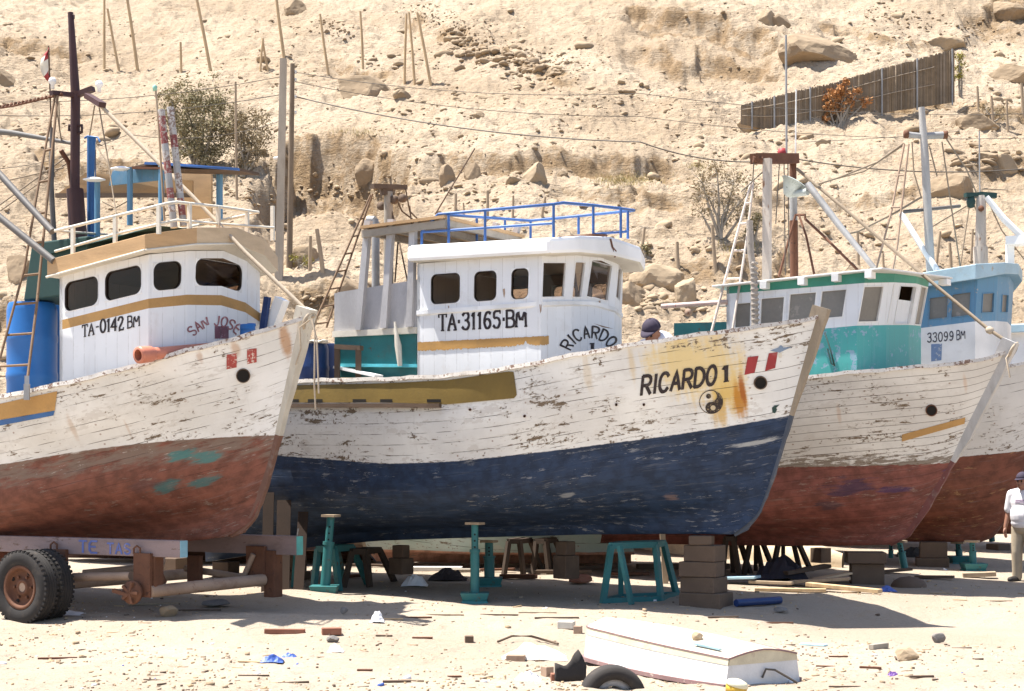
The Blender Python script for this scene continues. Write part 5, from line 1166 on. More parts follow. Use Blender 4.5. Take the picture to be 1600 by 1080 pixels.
# marks on its bow
mb = MB(); T_ = [hit(T, 1409+(1508-1409)*i/14, 679-(679-652)*i/14, .006) for i in range(15)]; B2 = [hit(T, 1409+(1507-1409)*i/14, 690-(690-662)*i/14, .006) for i in range(15)]; mb.grid([[a, b] for a, b in zip(T_, B2) if a and b]); mb.build('ochre_stripe', M['orange'], T.root)
disc_px(T, 1455, 641, 8, [M['rust'], M['dark']], 'hawse_hole', T.root, rim=.15)
mb = MB(); tl(T, [(1289, 520, -1.0), (1297, 545, -1.1), (1304, 572, -1.15), (1299, 568, -1.15), (1293, 545, -1.1)], .012, None, '', None, 6, mb); mb.build('mooring_rope', M['dark_green'], T.root)
mb = MB(); x0, z0 = T.L(1053, 505, -.85); x1, z1_ = T.L(1136, 503, -.85); mb.hexa([T.P(x0, -.85, z0-.55), T.P(x1, -.85, z0-.55), T.P(x1, .8, z0-.55), T.P(x0, .8, z0-.55), T.P(x0, -.85, z0), T.P(x1, -.85, z1_), T.P(x1, .8, z1_), T.P(x0, .8, z0)]); mb.build('deck_box', M['teal'], T.root)
# gallows of two masts, ladder, boom, lamp, stays
mb = MB(); mb.bar(T.LP(1198, 470, -.45), T.LP(1199, 248, -.45), .105, .085, up=T.V(0, 1, 0)); mb.build('mast', M['mast_white'], T.root)
mb = MB(); mb.tube([T.LP(1241, 440, .6), T.LP(1240, 345, .6)], .06, 10, 0); mb.tube([T.LP(1240, 345, .6), T.LP(1239, 288, .6)], .055, 10, 1); mb.tube([T.LP(1239, 288, .6), T.LP(1239, 244, .6)], .05, 10, 0); mb.build('mast', [M['rust'], M['galv']], T.root)
mb = MB(); mb.bar(T.LP(1178, 248, -.6), T.LP(1243, 248, .6), .12, .14); mb.tube([T.LP(1176, 249, -.6), T.LP(1190, 250, -.5)], .05, 8); mb.build('mast_crossbeam', M['rust'], T.root)
mb = MB(); mb.lathe(T.LP(1222, 240, .3), (0, 0, 1), [(0, -.05), (.05, -.05), (.07, 0), (.05, .07), (0, .08)], 10); mb.build('warning_lamp', M['red'], T.root)
tl(T, [(1229, 248, .3), (1228, 55, .3)], .016, M['galv'], 'aerial', T.root, 6); tl(T, [(1243, 246, .6), (1244, 140, .6)], .011, M['white'], 'aerial', T.root, 6)
mb = MB(); tl(T, [(1174, 284, -.5), (1150, 372, -.75), (1110, 525, -1.2)], .018, None, '', None, 6, mb); tl(T, [(1177, 284, -.5), (1167, 372, -.7), (1143, 525, -1.15)], .018, None, '', None, 6, mb)
for v, u0, u1 in ((317, 1165, 1173), (349, 1156, 1170), (391, 1145, 1163), (435, 1133, 1157), (477, 1122, 1150)): mb.tube([T.LP(u0, v+1, -.75), T.LP(u1, v, -.72)], .016, 6)
mb.build('mast_ladder', worn('rusty_white_ladder', (.58, .50, .44), (.30, .13, .06), .5, 9), T.root)
mb = MB(); tl(T, [(1171, 345, -1.3), (1173, 395, -1.3), (1178, 430, -1.3), (1180, 530, -1.3)], .045, None, '', None, 8, mb)
for k in range(14): mb.lathe(T.LP(1178+k*.2, 412+k*8, -1.3), (0, 0, 1), [(.045, -.02), (.058, 0), (.045, .02)], 8)
mb.build('wrapped_pole', worn('rope_wrapped_pole', (.38, .33, .28), (.07, .05, .045), .55, 14), T.root)
tl(T, [(1034, 479, -.9), (1078, 476, -.9), (1137, 472, -.9)], .035, worn('red_white_spar', (.55, .42, .38), (.38, .05, .05), .62, 5), 'spar', T.root, 8)
mb = MB(); mb.lathe(T.LP(1076, 488, -.9), T.V(0, 1, 0), [(0, -.03), (.05, -.03), (.065, 0), (.05, .03), (0, .03)], 12); mb.build('pulley_block', M['rust_pale'], T.root)
mb = MB(); mb.tube([T.LP(1262, 288, .1), T.LP(1311, 352, .0), T.LP(1366, 419, -.1)], [.05, .045, .035], 10); mb.build('boom', M['galv'], T.root)
mb = MB(); c = T.LP(1239, 290, .2); mb.lathe(c, (.5, 0, .85), [(.20, .04), (.19, .05), (.10, -.10), (.06, -.16), (0, -.18)], 16); mb.tube([c+Vector((-.02, 0, -.12)), T.LP(1262, 300, .1)], .05, 8); mb.build('flood_lamp', worn('verdigris_lamp', (.42, .46, .44), (.25, .28, .25), .5, 9), T.root)
mb = MB()
for pts in ([(1243, 336, .5), (1217, 432, .2)], [(1249, 338, .5), (1260, 370, .3), (1272, 428, .1)], [(1258, 342, .5), (1290, 372, .3), (1340, 422, .1)], [(1240, 336, .6), (1258, 336, .5), (1258, 342, .5)]): tl(T, pts, .018, None, '', None, 6, mb)
mb.build('tripod_frame', M['rust'], T.root)
mb = MB(); tl(T, [(1245, 264, .6), (1330, 335, .3), (1435, 424, .2), (1545, 515, .05), (1585, 541, 0)], .024, None, '', None, 8, mb); mb.build('forestay', M['rope'], T.root)
mb = MB(); mb.lathe(T.LP(1546, 516, .05), T.V(1, 0, -.5), [(.02, -.05), (.05, -.02), (.05, .03), (.02, .06)], 8); mb.lathe(T.LP(1583, 548, 0), T.V(1, 0, -.5), [(.1, -.02), (.13, 0), (.1, .02)], 12); tl(T, [(1585, 541, 0), (1572, 560, -.12), (1578, 590, -.12)], .012, None, '', None, 5, mb); mb.build('bow_lashing', M['rope_pale'], T.root)
mb = MB()
for pts in ([(1178, 252, -.6), (1176, 284, -.5)], [(1218, 252, .1), (1212, 350, .1)], [(1231, 250, .3), (1233, 420, .3)], [(1158, 300, -.6), (1196, 265, -.45)], [(1225, 252, .2), (1227, 430, .2)]): tl(T, pts, .008, None, '', None, 5, mb)
mb.build('stay', M['wire'], T.root)

# ================================================================ blue cabin boat, far right
U = Boat((8.04, 24.9), 30)
U.root = thing('fishing_boat', (8.04, 24.9, 0), 'white fishing boat with sky blue cabin and brown red bottom at the right edge', 'fishing boat', 'fishing boats hauled out in a row')
US = dict(stern=-9.0, B=1.40, Es=3.4, Ew=4.2, ps=2.4, pw=2.0, taper=.25,
    stem=[(1642, 556), (1622, 640), (1606, 704), (1590, 762), (1570, 812), (1550, 838), (1528, 846)],
    sheer=[(1420, 596), (1500, 584), (1560, 577), (1600, 571), (1628, 562)],
    wl=[(1420, 724), (1497, 714), (1560, 709), (1606, 704)], keel=[(1380, 846), (1470, 847)])
pcu = dict(PARTS_CAP); pcu['post_low'] = low('worn_brown_red_stem', (.15, .06, .04)); hull(U, 'U', US, M['hull_bl'], pcu)
zu = lambda u, v, y: zat(U, u, v, y)
def ulev(vA, vB, vC, vD, dz=0.0, lean=0.0):
    l = [(-2.35, -.95, zu(1441, vA, -.95)-.05), (-.86+lean, -.95, zu(1531, vB, -.95)), (-.68+lean, -.5, zu(1565, vC, -.5)), (-.62+lean, 0, zu(1600, vD, 0))]; return mirror(l)
UW = Wall(U, [ulev(610, 600, 600, 600), ulev(513, 502, 501, 502), ulev(447, 434, 431, 431, lean=.04)])
U4 = [UW.opening(q, sr) for q, sr in ((((1452, 465), (1482, 462), (1481, 497), (1451, 500)), (0, 1)), (((1487, 459), (1517, 457), (1516, 493), (1486, 497)), (0, 1)), (((1535, 459), (1554, 457), (1551, 488), (1533, 490)), (1.02, 1.98)), (((1566, 461), (1593, 461), (1590, 488), (1563, 490)), (2.0, 2.95)))]
UW.obj = UW.mesh('wheelhouse', [M['white'], M['sky_blue'], M['interior']], U4, U.root, mfun=lambda t: 0 if t < 1 else 1)
for o in U4: UW.window(o, U.root, M['sky_blue'], r=.01, fw=.008, proud=.012, pane='dusty_pane', gasket=False)
mb = MB(); z0, z1_ = zu(1441, 610, -.95), zu(1441, 447, -.95); mb.hexa([U.P(-2.35, -.95, z0), U.P(-2.31, -.95, z0), U.P(-2.31, .95, z0), U.P(-2.35, .95, z0), U.P(-2.35, -.95, z1_), U.P(-2.31, -.95, z1_), U.P(-2.31, .95, z1_), U.P(-2.35, .95, z1_)]); mb.build('rear_bulkhead', M['sky_blue'], U.root)
mb = MB(); mb.add([U.P(p[0], p[1]*.96, p[2]-.2) for p in UW.l[1]], [tuple(range(UW.n))]); mb.build('cabin_floor', M['interior'], U.root)
rh = [(-2.5, -1.12, zu(1444, 425, -1.12)-.1, zu(1450, 447, -1.12)-.1), (-.80, -1.12, zu(1530, 412, -1.12), zu(1530, 436, -1.12)), (-.52, -.55, zu(1572, 410, -.55), zu(1572, 428, -.55)), (-.45, 0, zu(1610, 411, 0), zu(1610, 428, 0))]
sym_roof(U, rh, 'wheelhouse_roof', [M['pale_blue'], M['sky_blue']], U.root, crown=.04, bevel=.012)
SUW = Surf(bvh_of(UW.obj)); gb = worn('faded_black_lettering', (.06, .06, .08), (.5, .5, .5), .3, 16)
paint_text(SUW, '33099', (1449, 535), (1490, 532), 14, gb, 'registration_lettering', U.root, th=.15, wr=.62, gap=.2)
paint_text(SUW, 'BM', (1495, 531), (1508, 529), 14, gb, 'registration_lettering', U.root, th=.16, wr=.7, gap=.2)
mb = MB(); hull_poly(mb, SUW, [(1455, 538), (1472, 537), (1471, 563), (1455, 565)], .003); mb.build('blue_paint_patch', worn('scrubbed_blue_patch', (.16, .24, .40), (.6, .6, .58), .55, 5), U.root)
# mast with crosstrees, ladder, stays
mb = MB(); mb.tube([U.LP(1455, 440, 0), U.LP(1445, 240, 0), U.LP(1440, 168, 0)], [.072, .062, .05], 12); mb.build('mast', worn('pale_blue_grey_mast', (.40, .385, .37), (.33, .22, .13), .35, 5, .6, .35, (3, 3, .6)), U.root)
mb = MB(); mb.tube([U.LP(1416, 210, -.15), U.LP(1440, 213, 0)], .045, 10); mb.tube([U.LP(1440, 213, 0), U.LP(1477, 211, .2)], .055, 10); mb.build('mast_crosstree', M['galv'], U.root)
for p in ((1416, 210, -.15), (1477, 211, .2)):
    mb = MB(); mb.lathe(U.LP(*p), (1, 0, 0), [(0, -.04), (.06, -.035), (.065, .03), (0, .04)], 12); mb.build('crosstree_cap', M['rust'], U.root)
mb = MB(); tl(U, [(1413, 225, -.2), (1393, 330, -.4), (1368, 425, -.7)], .016, None, '', None, 6, mb); tl(U, [(1420, 225, -.2), (1408, 330, -.35), (1402, 385, -.5), (1394, 425, -.6)], .016, None, '', None, 6, mb)
for v, u0, u1 in ((274, 1404, 1412), (324, 1392, 1406), (374, 1382, 1400)): mb.tube([U.LP(u0, v, -.4), U.LP(u1, v, -.4)], .015, 6)
mb.build('mast_ladder', M['rust_pale'], U.root)
mb = MB()
for pts in ([(1472, 222, .2), (1486, 320, .2), (1501, 420, .2)], [(1478, 216, .2), (1510, 265, .3), (1525, 300, .5)], [(1425, 222, 0), (1428, 270, 0), (1440, 310, 0)], [(1452, 228, 0), (1464, 275, .1)]): tl(U, pts, .012, None, '', None, 5, mb)
tl(U, [(1412, 224, -.1), (1370, 254, -.4), (1310, 278, -.9), (1265, 292, -1.4)], .016, None, '', None, 6, mb); tl(U, [(1410, 228, -.1), (1350, 268, -.5), (1300, 281, -.9), (1268, 292, -1.4)], .013, None, '', None, 6, mb)
tl(U, [(1440, 308, 0), (1400, 332, -.3), (1340, 362, -.9), (1322, 366, -1.1)], .018, None, '', None, 6, mb); mb.build('stay', M['rope'], U.root)
mb = MB(); mb.tube([U.LP(1408, 334, .1), U.LP(1440, 385, .0), U.LP(1470, 432, -.1)], [.045, .045, .05], 10); mb.build('boom', M['white'], U.root)
tl(U, [(1412, 331, -.2), (1500, 322, .5)], .028, M['boom_grey'], 'spar', U.root, 8)

# ================================================================ a further boat whose mast shows behind the blue one
V = Boat((9.95, 28.1), 30)
V.root = thing('fishing_boat', (9.95, 28.1, 0), 'hindmost fishing boat, only its pale thick mast and white boom show above the blue cabin', 'fishing boat', 'fishing boats hauled out in a row')
def shift(lst, b): return [PX(V.P(U.L(u, v, b)[0], b, U.L(u, v, b)[1])) for u, v in lst]
VS = dict(US); VS.update(stem=shift(US['stem'], 0), sheer=shift(US['sheer'], -1.2), wl=shift(US['wl'][:-1], -1.1)+shift(US['wl'][-1:], 0), keel=shift(US['keel'], 0))
hull(V, 'V', VS, M['hull_bl'], pcu)
vl = [(-2.6, -.85), (-.9, -.85), (-.75, 0)]
VW = Wall(V, [mirror([(x, y, 2.3) for x, y in vl]), mirror([(x, y, 3.9) for x, y in vl])]); vo = [(.15, .35, .55, .85), (.5, .7, .55, .85), (1.2, 1.8, .5, .85), (2.2, 2.8, .5, .85)]
VW.obj = VW.mesh('wheelhouse', [M['white'], M['interior']], vo, V.root)
for o in vo: VW.window(o, V.root, M['white'], r=.01, pane='dusty_pane', gasket=False)
sym_roof(V, [(x+(.1 if x > -2 else -.1), y*1.15, 4.05, 3.9) for x, y in vl], 'wheelhouse_roof', [M['pale_blue'], M['white']], V.root)
mb = MB(); mb.tube([V.LP(1533, 450, 0), V.LP(1532, 386, 0)], .13, 12); mb.tube([V.LP(1532, 390, 0), V.LP(1533, 318, 0), V.LP(1532, 306, 0)], [.10, .085, .07], 12); mb.build('mast', M['mast_white'], V.root)
mb = MB(); mb.bar(V.LP(1508, 305, -.2), V.LP(1530, 304, 0), .10, .07); mb.bar(V.LP(1530, 304, 0), V.LP(1556, 306, .2), .09, .09); mb.lathe(V.LP(1517, 315, -.1), (0, 0, 1), [(0, -.12), (.06, -.1), (.08, 0), (.05, .1), (0, .12)], 10); mb.build('mast_crosshead', M['dark_green'], V.root)
mb = MB(); mb.lathe(V.LP(1533, 326, -.12), V.V(0, 1, 0), [(0, -.02), (.05, -.02), (.055, 0), (.05, .02), (0, .02)], 12); mb.build('pulley_block', M['rust'], V.root)
mb = MB(); mb.tube([V.LP(1541, 308, 0), V.LP(1568, 342, .1), V.LP(1612, 384, .2)], [.05, .06, .06], 10); mb.build('boom', M['white'], V.root)
mb = MB(); mb.box(V.LP(1598, 376, .3), (.5, .4, .14), V.ax()); mb.bar(V.LP(1578, 430, .3), V.LP(1578, 380, .3), .12, .12); mb.build('light_bracket', M['white'], V.root)
tl(V, [(1531, 305, 0), (1530, 205, 0)], .012, M['galv'], 'aerial', V.root, 6)
mb = MB()
for pts in ([(1542, 310, .1), (1565, 360, .3), (1600, 405, .6)], [(1515, 318, -.1), (1500, 420, -.3)], [(1522, 320, 0), (1530, 340, 0)], [(1535, 295, 0), (1575, 297, .3)]): tl(V, pts, .012, None, '', None, 5, mb)
tl(V, [(1510, 322, -.1), (1455, 355, -.5)], .016, None, '', None, 5, mb); mb.build('stay', M['rope'], V.root)

# ================================================================ old hulls lying behind the row
def low_hull(Ox, Oy, a, L_, B_, hgt, name, mat, label, lean=.55):
    b = Boat((Ox, Oy), a); b.root = thing(name, (Ox, Oy, 0), label, 'old hull')
    zg_ = ground_z(Ox+1.5, Oy)
    def px(x, y, z): return PX(b.P(x, y, z+zg_))
    sp = dict(stern=-L_, B=B_, Es=2.2, Ew=2.6, stem=[px(0, 0, hgt+.25), px(-lean*.4, 0, hgt*.6), px(-lean*.75, 0, .22), px(-lean, 0, .05)],
        sheer=[px(-q, -B_, hgt+.25*math.exp(-q)) for q in (L_-.5, L_*.6, 2.0, .8)], wl=[px(-q, -B_*.9, hgt*.19) for q in (L_-.5, L_*.6, 2.0, .8)]+[px(-lean*.5, 0, hgt*.19)], keel=[px(-L_+.4, 0, .02), px(-L_*.5, 0, .02)])
    hull(b, name, sp, mat, PARTS_CAP); return b
low_hull(-2.60, 25.2, 180, 4.4, .9, 1.15, 'old_boat_hull', M['hull_old'], 'derelict teal and salmon hull lying on the sand behind the navy boat')
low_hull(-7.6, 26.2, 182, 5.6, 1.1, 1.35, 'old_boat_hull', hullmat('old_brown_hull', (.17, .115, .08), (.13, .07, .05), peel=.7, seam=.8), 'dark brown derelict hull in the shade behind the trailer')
mb = MB(); w2 = Boat((4.95, 24.9), 58); R_ = []
for i in range(19):
    t = i/18; x = -5.2+5.2*t; bw = .62*max(.03, (1-max(0, (t-.45)/.55)**2.2))*min(1, .55+t*1.5); hz = .50*(1-.55*max(0, (t-.5)/.5)**2); row = []
    for j in range(15): a = math.pi*j/14; row.append(w2.P(x, -bw*math.cos(a)*(1 if abs(math.cos(a)) < .9 else 1.04), .16+.03*(-x)*.8*.85+max(-.03, hz*math.sin(a)**.8-.03)))
    R_.append(row)
mb.grid(R_); mb.add(R_[0], [tuple(range(15))]); tg = mb.build('upturned_boat', worn('bare_planked_skiff', (.58, .46, .32), (.32, .22, .13), .4, 3, .8, .5, (1, 6, 6)), at=(4.95, 24.9, 0)); props(tg, 'upturned bare wooden skiff lying behind the block pillar', 'skiff')
# ================================================================ props under the boats
def hull_z(bt, x, y):     # height of the planking above local (x, y)
    p = bt.P(x, y, -2); h_, n, i, d = bt.bvh.ray_cast(p, Vector((0, 0, 1))); return h_.z if h_ else 1.0
def jack(base, top, label, lean_foot=True, r=.055, mat='teal', foot=True):
    b = Vector(base); t = thing('prop_stand', b, label, 'boat stand', 'steel props under the hulls'); tp = Vector(top)
    if foot:
        mb = MB(); mb.hexa([b+Vector(q) for q in ((-.17, -.17, -.03), (.17, -.17, -.03), (.17, .17, -.03), (-.17, .17, -.03), (-.155, -.155, .02), (.155, -.155, .02), (.155, .155, .02), (-.155, .155, .02))])
        mb.hexa([b+Vector(q) for q in ((-.145, -.145, .02), (.145, -.145, .02), (.145, .145, .02), (-.145, .145, .02), (-.175, -.175, .115), (.175, -.175, .115), (.175, .175, .115), (-.175, .175, .115))]); mb.build('foot', M[mat], t, bevel=.006)
    mb = MB(); d = (tp-b).normalized(); mb.tube([b+d*.08, b.lerp(tp, .66)], r, 12); mb.tube([b.lerp(tp, .64), tp], r*.78, 12); mb.tube([b.lerp(tp, .63), b.lerp(tp, .67)], r*1.18, 12); mb.build('post', M[mat], t)
    mb = MB(); mb.box(tp+Vector((0, 0, .0)), (.20, .14, .03), R.ax()); mb.build('pad', M['wood'], t)
    mb = MB()
    for k in range(3):
        mb = MB(); mb.tube([b.lerp(tp, .70+.08*k)+Vector((0, -r*.75, 0)), b.lerp(tp, .70+.08*k)+Vector((0, -r*.86, 0))], .012, 8); mb.build('pin_hole', M['dark'], t)
    return t
b = GP(742, 940); b.z -= .0; x_, y_ = (Vector((b.x, b.y, 0))-R.O).dot(R.V(1, 0, 0)), (Vector((b.x, b.y, 0))-R.O).dot(R.V(0, 1, 0))
jack(b, (b.x, b.y, W(746, 818, b.y).z), 'upright teal steel prop on a square foot under the middle of the navy hull')
b = GP(506, 927); b = Vector((b.x*.985, b.y-.25, b.z)); tp = W(517, 806, b.y+.02); jack(b, tp, 'leaning teal steel prop under the stern part of the navy hull', r=.062)
b = GP(765, 915); jack(b, W(764, 846, b.y), 'second teal prop standing behind the upright one, on the far side of the keel', r=.07)
for (u, v, ut, vt, lab) in ((1261, 876, 1261, 838, 'short teal prop seen under the red hull left of the concrete pillar'), (1415, 896, 1405, 846, 'leaning teal prop right of the concrete pillar under the turquoise boat'), (1521, 892, 1519, 846, 'upright teal prop with a foot under the blue cabin boat'), (1551, 846, 1548, 826, 'small teal prop far behind the man'), (1392, 880, 1392, 850, 'thin teal prop close to the concrete pillar'), (1500, 880, 1497, 848, 'teal prop just left of the footed one under the blue cabin boat')):
    b = GP(u, v); jack(b, W(ut, vt, b.y), lab, r=.055 if 'thin' not in lab else .04, foot='foot' in lab)
def frame_stand(corners, tops, label, mat, r, cat_='trestle', low=True):
    """four splayed legs, a top frame and (for the steel ones) a foot frame"""
    c = [Vector(p) for p in corners]; t_ = [Vector(p) for p in tops]; o = thing('trestle', (c[0]+c[1]+c[2]+c[3])/4, label, cat_, 'trestles under the hulls')
    for a, b in zip(c, t_):
        mb = MB(); mb.bar(a, b, r*2, r*2); mb.build('leg', mat, o)
    mb = MB(); n = 4
    for i in range(4): mb.bar(t_[i], t_[(i+1) % 4], r*2.1, r*2.3)
    mb.build('top_frame', mat, o)
    if low:
        mb = MB()
        for i in range(4): mb.bar(c[i]+Vector((0, 0, r)), c[(i+1) % 4]+Vector((0, 0, r)), r*1.9, r*1.9)
        mb.build('foot_frame', mat, o)
    return o
def quad_stand(u0, u1, vb, ut0, ut1, vt, depth, label, mat, r=.035, low=True, dv=0):
    a, b = GP(u0, vb), GP(u1, vb-dv); n = Vector((.35, .94, 0))*depth; ta, tb = W(ut0, vt, a.y+.05), W(ut1, vt-dv*.5, b.y+.05)
    return frame_stand([a, b, b+n, a+n], [ta, tb, tb+n*.55+Vector((0, .1, 0)), ta+n*.55+Vector((0, .1, 0))], label, mat, r, low=low)
quad_stand(942, 1033, 943, 955, 1024, 853, .75, 'teal steel trestle left of the block pillar under the navy bow', M['teal'], .032, dv=4)
mb = MB(); a = W(968, 853, GP(985, 943).y-.02); b = GP(987, 945); mb.bar(b, a, .06, .05); mb.build('leg', M['teal'], bpy.data.objects['trestle'] if 'trestle' in bpy.data.objects else None)
wd = M['trestle']
quad_stand(490, 530, 922, 497, 522, 858, .9, 'dark wooden trestle beside the leaning teal prop', M['teal'], .035, low=False)
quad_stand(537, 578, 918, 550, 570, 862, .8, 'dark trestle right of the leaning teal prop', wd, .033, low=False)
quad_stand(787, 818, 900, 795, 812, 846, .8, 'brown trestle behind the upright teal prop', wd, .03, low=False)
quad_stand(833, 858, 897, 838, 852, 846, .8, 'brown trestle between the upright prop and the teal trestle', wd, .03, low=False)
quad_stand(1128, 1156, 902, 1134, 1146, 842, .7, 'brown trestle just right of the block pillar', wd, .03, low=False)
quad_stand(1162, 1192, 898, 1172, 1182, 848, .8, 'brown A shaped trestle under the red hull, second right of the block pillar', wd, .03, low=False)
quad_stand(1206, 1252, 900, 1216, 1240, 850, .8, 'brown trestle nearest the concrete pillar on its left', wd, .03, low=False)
mb = MB(); a, b = GP(1040, 912), GP(1039, 905); mb.bar(a, W(1035, 832, a.y), .07, .07); props(mb.build('timber_prop', M['wood'], at=a), 'thin pale timber prop standing left of the block pillar', 'timber prop', 'timber props under the hulls')
mb = MB(); a = GP(420, 905); mb.bar(a+Vector((0, .9, 0)), W(428, 770, a.y+1.3), .04, .04); props(mb.build('timber_prop', M['wood'], at=a), 'tall thin timber prop just behind the cream boat stem', 'timber prop', 'timber props under the hulls')
mb = MB(); a = GP(446, 905); mb.bar(a+Vector((0, 1.0, 0)), W(448, 782, a.y+1.3), .035, .035); props(mb.build('timber_prop', M['wood_dark'], at=a), 'darker timber prop right of the tall thin one behind the stem', 'timber prop', 'timber props under the hulls')
# block pillars
def block(u0, u1, v0, v1, Y, depth, label, name='concrete_block', rot=.52, seed=0, mat='concrete', grp='blocks piled under the keels', zb=None):
    c = W((u0+u1)/2, (v0+v1)/2, Y); wd_ = (u1-u0)*Y/F; hz = (v1-v0)*Y/F-.004; c_, s_ = math.cos(rot), math.sin(rot); wx = wd_/(c_+s_*depth); ax = (Vector((c_, -s_, 0)), Vector((s_, c_, 0)), Vector((0, 0, 1)))
    mb = MB(); mb.box(c+Vector((0, wx*depth*.4, 0)), (wx, wx*depth, hz), ax); o = mb.build(name, M[mat], bevel=.012, at=c-Vector((0, 0, hz/2))); return props(o, label, 'block', grp)
Yp = 19.55
block(1076, 1119, 837, 852, Yp, .8, 'topmost small block of the pillar under the navy bow', rot=.3)
block(1069, 1137, 852, 878, Yp, .8, 'second block from the top of the pillar under the navy bow', rot=.55)
block(1061, 1136, 878, 902, Yp, .75, 'third block from the top of the pillar under the navy bow', rot=.42)
block(1064, 1140, 902, 927, Yp, .8, 'fourth block from the top of the pillar under the navy bow', rot=.6)
block(1062, 1150, 927, 953, Yp-.05, .8, 'bottom block of the pillar under the navy bow', rot=.5)
block(1324, 1389, 863, 881, 22.4, .85, 'cap slab of the concrete pillar under the turquoise boat', rot=.1)
block(1330, 1386, 881, 929, 22.45, .9, 'tall lower block of the concrete pillar under the turquoise boat', rot=.12)
block(1438, 1486, 847, 872, 25.4, .9, 'upper dark block under the blue cabin boat', rot=.2); block(1432, 1490, 872, 897, 25.4, .9, 'lower dark block under the blue cabin boat', rot=.2)
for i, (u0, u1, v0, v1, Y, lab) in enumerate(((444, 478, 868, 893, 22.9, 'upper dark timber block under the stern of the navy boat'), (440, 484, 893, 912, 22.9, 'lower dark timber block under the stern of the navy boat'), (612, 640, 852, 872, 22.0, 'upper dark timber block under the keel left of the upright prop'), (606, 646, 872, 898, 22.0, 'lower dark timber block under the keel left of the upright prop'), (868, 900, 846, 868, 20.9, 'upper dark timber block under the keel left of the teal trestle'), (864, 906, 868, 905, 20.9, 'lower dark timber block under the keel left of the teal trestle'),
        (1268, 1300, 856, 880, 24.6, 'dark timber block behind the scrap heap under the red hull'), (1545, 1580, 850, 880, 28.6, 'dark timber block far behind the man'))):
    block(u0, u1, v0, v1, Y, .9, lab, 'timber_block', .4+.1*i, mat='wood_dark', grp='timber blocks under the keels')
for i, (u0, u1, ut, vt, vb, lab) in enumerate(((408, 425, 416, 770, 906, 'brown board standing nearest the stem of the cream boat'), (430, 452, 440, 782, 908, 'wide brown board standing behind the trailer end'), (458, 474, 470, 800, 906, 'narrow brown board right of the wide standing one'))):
    Y = 21.0-.02*i; k_ = ground_z(W(u0, 900, Y).x, Y); a = Vector(((u0+u1)/2*1.0/F*Y-800/F*Y, Y, k_)); t_ = W(ut+4, vt, Y+.35); mb = MB(); mb.bar(a, t_, (u1-u0)*Y/F, .03, up=Vector((0, 1, .1))); props(mb.build('leaning_board', M['board_shaded'], at=a), lab, 'board', 'boards leaning under the navy stern')
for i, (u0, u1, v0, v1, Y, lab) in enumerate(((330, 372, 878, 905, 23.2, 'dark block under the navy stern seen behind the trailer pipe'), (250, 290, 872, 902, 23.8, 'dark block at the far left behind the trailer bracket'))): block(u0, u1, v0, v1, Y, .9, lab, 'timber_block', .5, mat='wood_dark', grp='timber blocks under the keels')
# ================================================================ boat trailer at the left
K = Boat((-3.45, 17.7), 30); z0 = ground_z(-4, 17.5)
K.root = thing('boat_trailer', (-3.45, 17.7, z0), 'rusty boat trailer of timber beams and pipes with twin tyres at the left', 'trailer')
def kb(yl, u0, u1, vt0, vt1, vb1, wdt, name, mat, endmat):
    xa, za = K.L(u0, vt0, yl); xb, zb_ = K.L(u1, vt1, yl); _, zc = K.L(u1, vb1, yl); h = zb_-zc; mb = MB()
    mb.hexa([K.P(xa, yl, za-h), K.P(xb, yl, zc), K.P(xb, yl+wdt, zc), K.P(xa, yl+wdt, za-h), K.P(xa, yl, za), K.P(xb, yl, zb_), K.P(xb, yl+wdt, zb_), K.P(xa, yl+wdt, za)]); o = mb.build(name, mat, K.root, bevel=.008)
    mb = MB(); e = .003; mb.hexa([K.P(xb, yl+e, zc+e), K.P(xb+.006, yl+e, zc+e), K.P(xb+.006, yl+wdt-e, zc+e), K.P(xb, yl+wdt-e, zc+e), K.P(xb, yl+e, zb_-e), K.P(xb+.006, yl+e, zb_-e), K.P(xb+.006, yl+wdt-e, zb_-e), K.P(xb, yl+wdt-e, zb_-e)]); mb.build('beam_end', endmat, K.root); return xa, xb, za, zb_, h
beam_m = worn('mauve_grey_timber', (.25, .185, .18), (.15, .095, .075), .5, 4, .7, .4, (1, 1, 3)); eb = worn('pale_blue_end_paint', (.24, .45, .55), (.3, .3, .3), .3, 8); et = worn('turquoise_end_paint', (.10, .40, .36), (.3, .3, .3), .3, 8)
xa, xb, za, zb_, hb_ = kb(0, -140, 281, 833, 845, 872, .12, 'bunk_beam', beam_m, eb); kb(1.5, 40, 463, 826, 838, 868, .12, 'bunk_beam', beam_m, et)
Ksurf = Surf(bvh_of(bpy.data.objects['bunk_beam'])); tb = worn('faded_blue_scrawl', (.10, .14, .38), (.34, .26, .245), .5, 20)
paint_text(Ksurf, 'TE', (124, 863), (152, 864), 18, tb, 'beam_lettering', K.root, th=.18, wr=.7); paint_text(Ksurf, 'TAS', (168, 865), (204, 866), 16, tb, 'beam_lettering', K.root, th=.18, wr=.7)
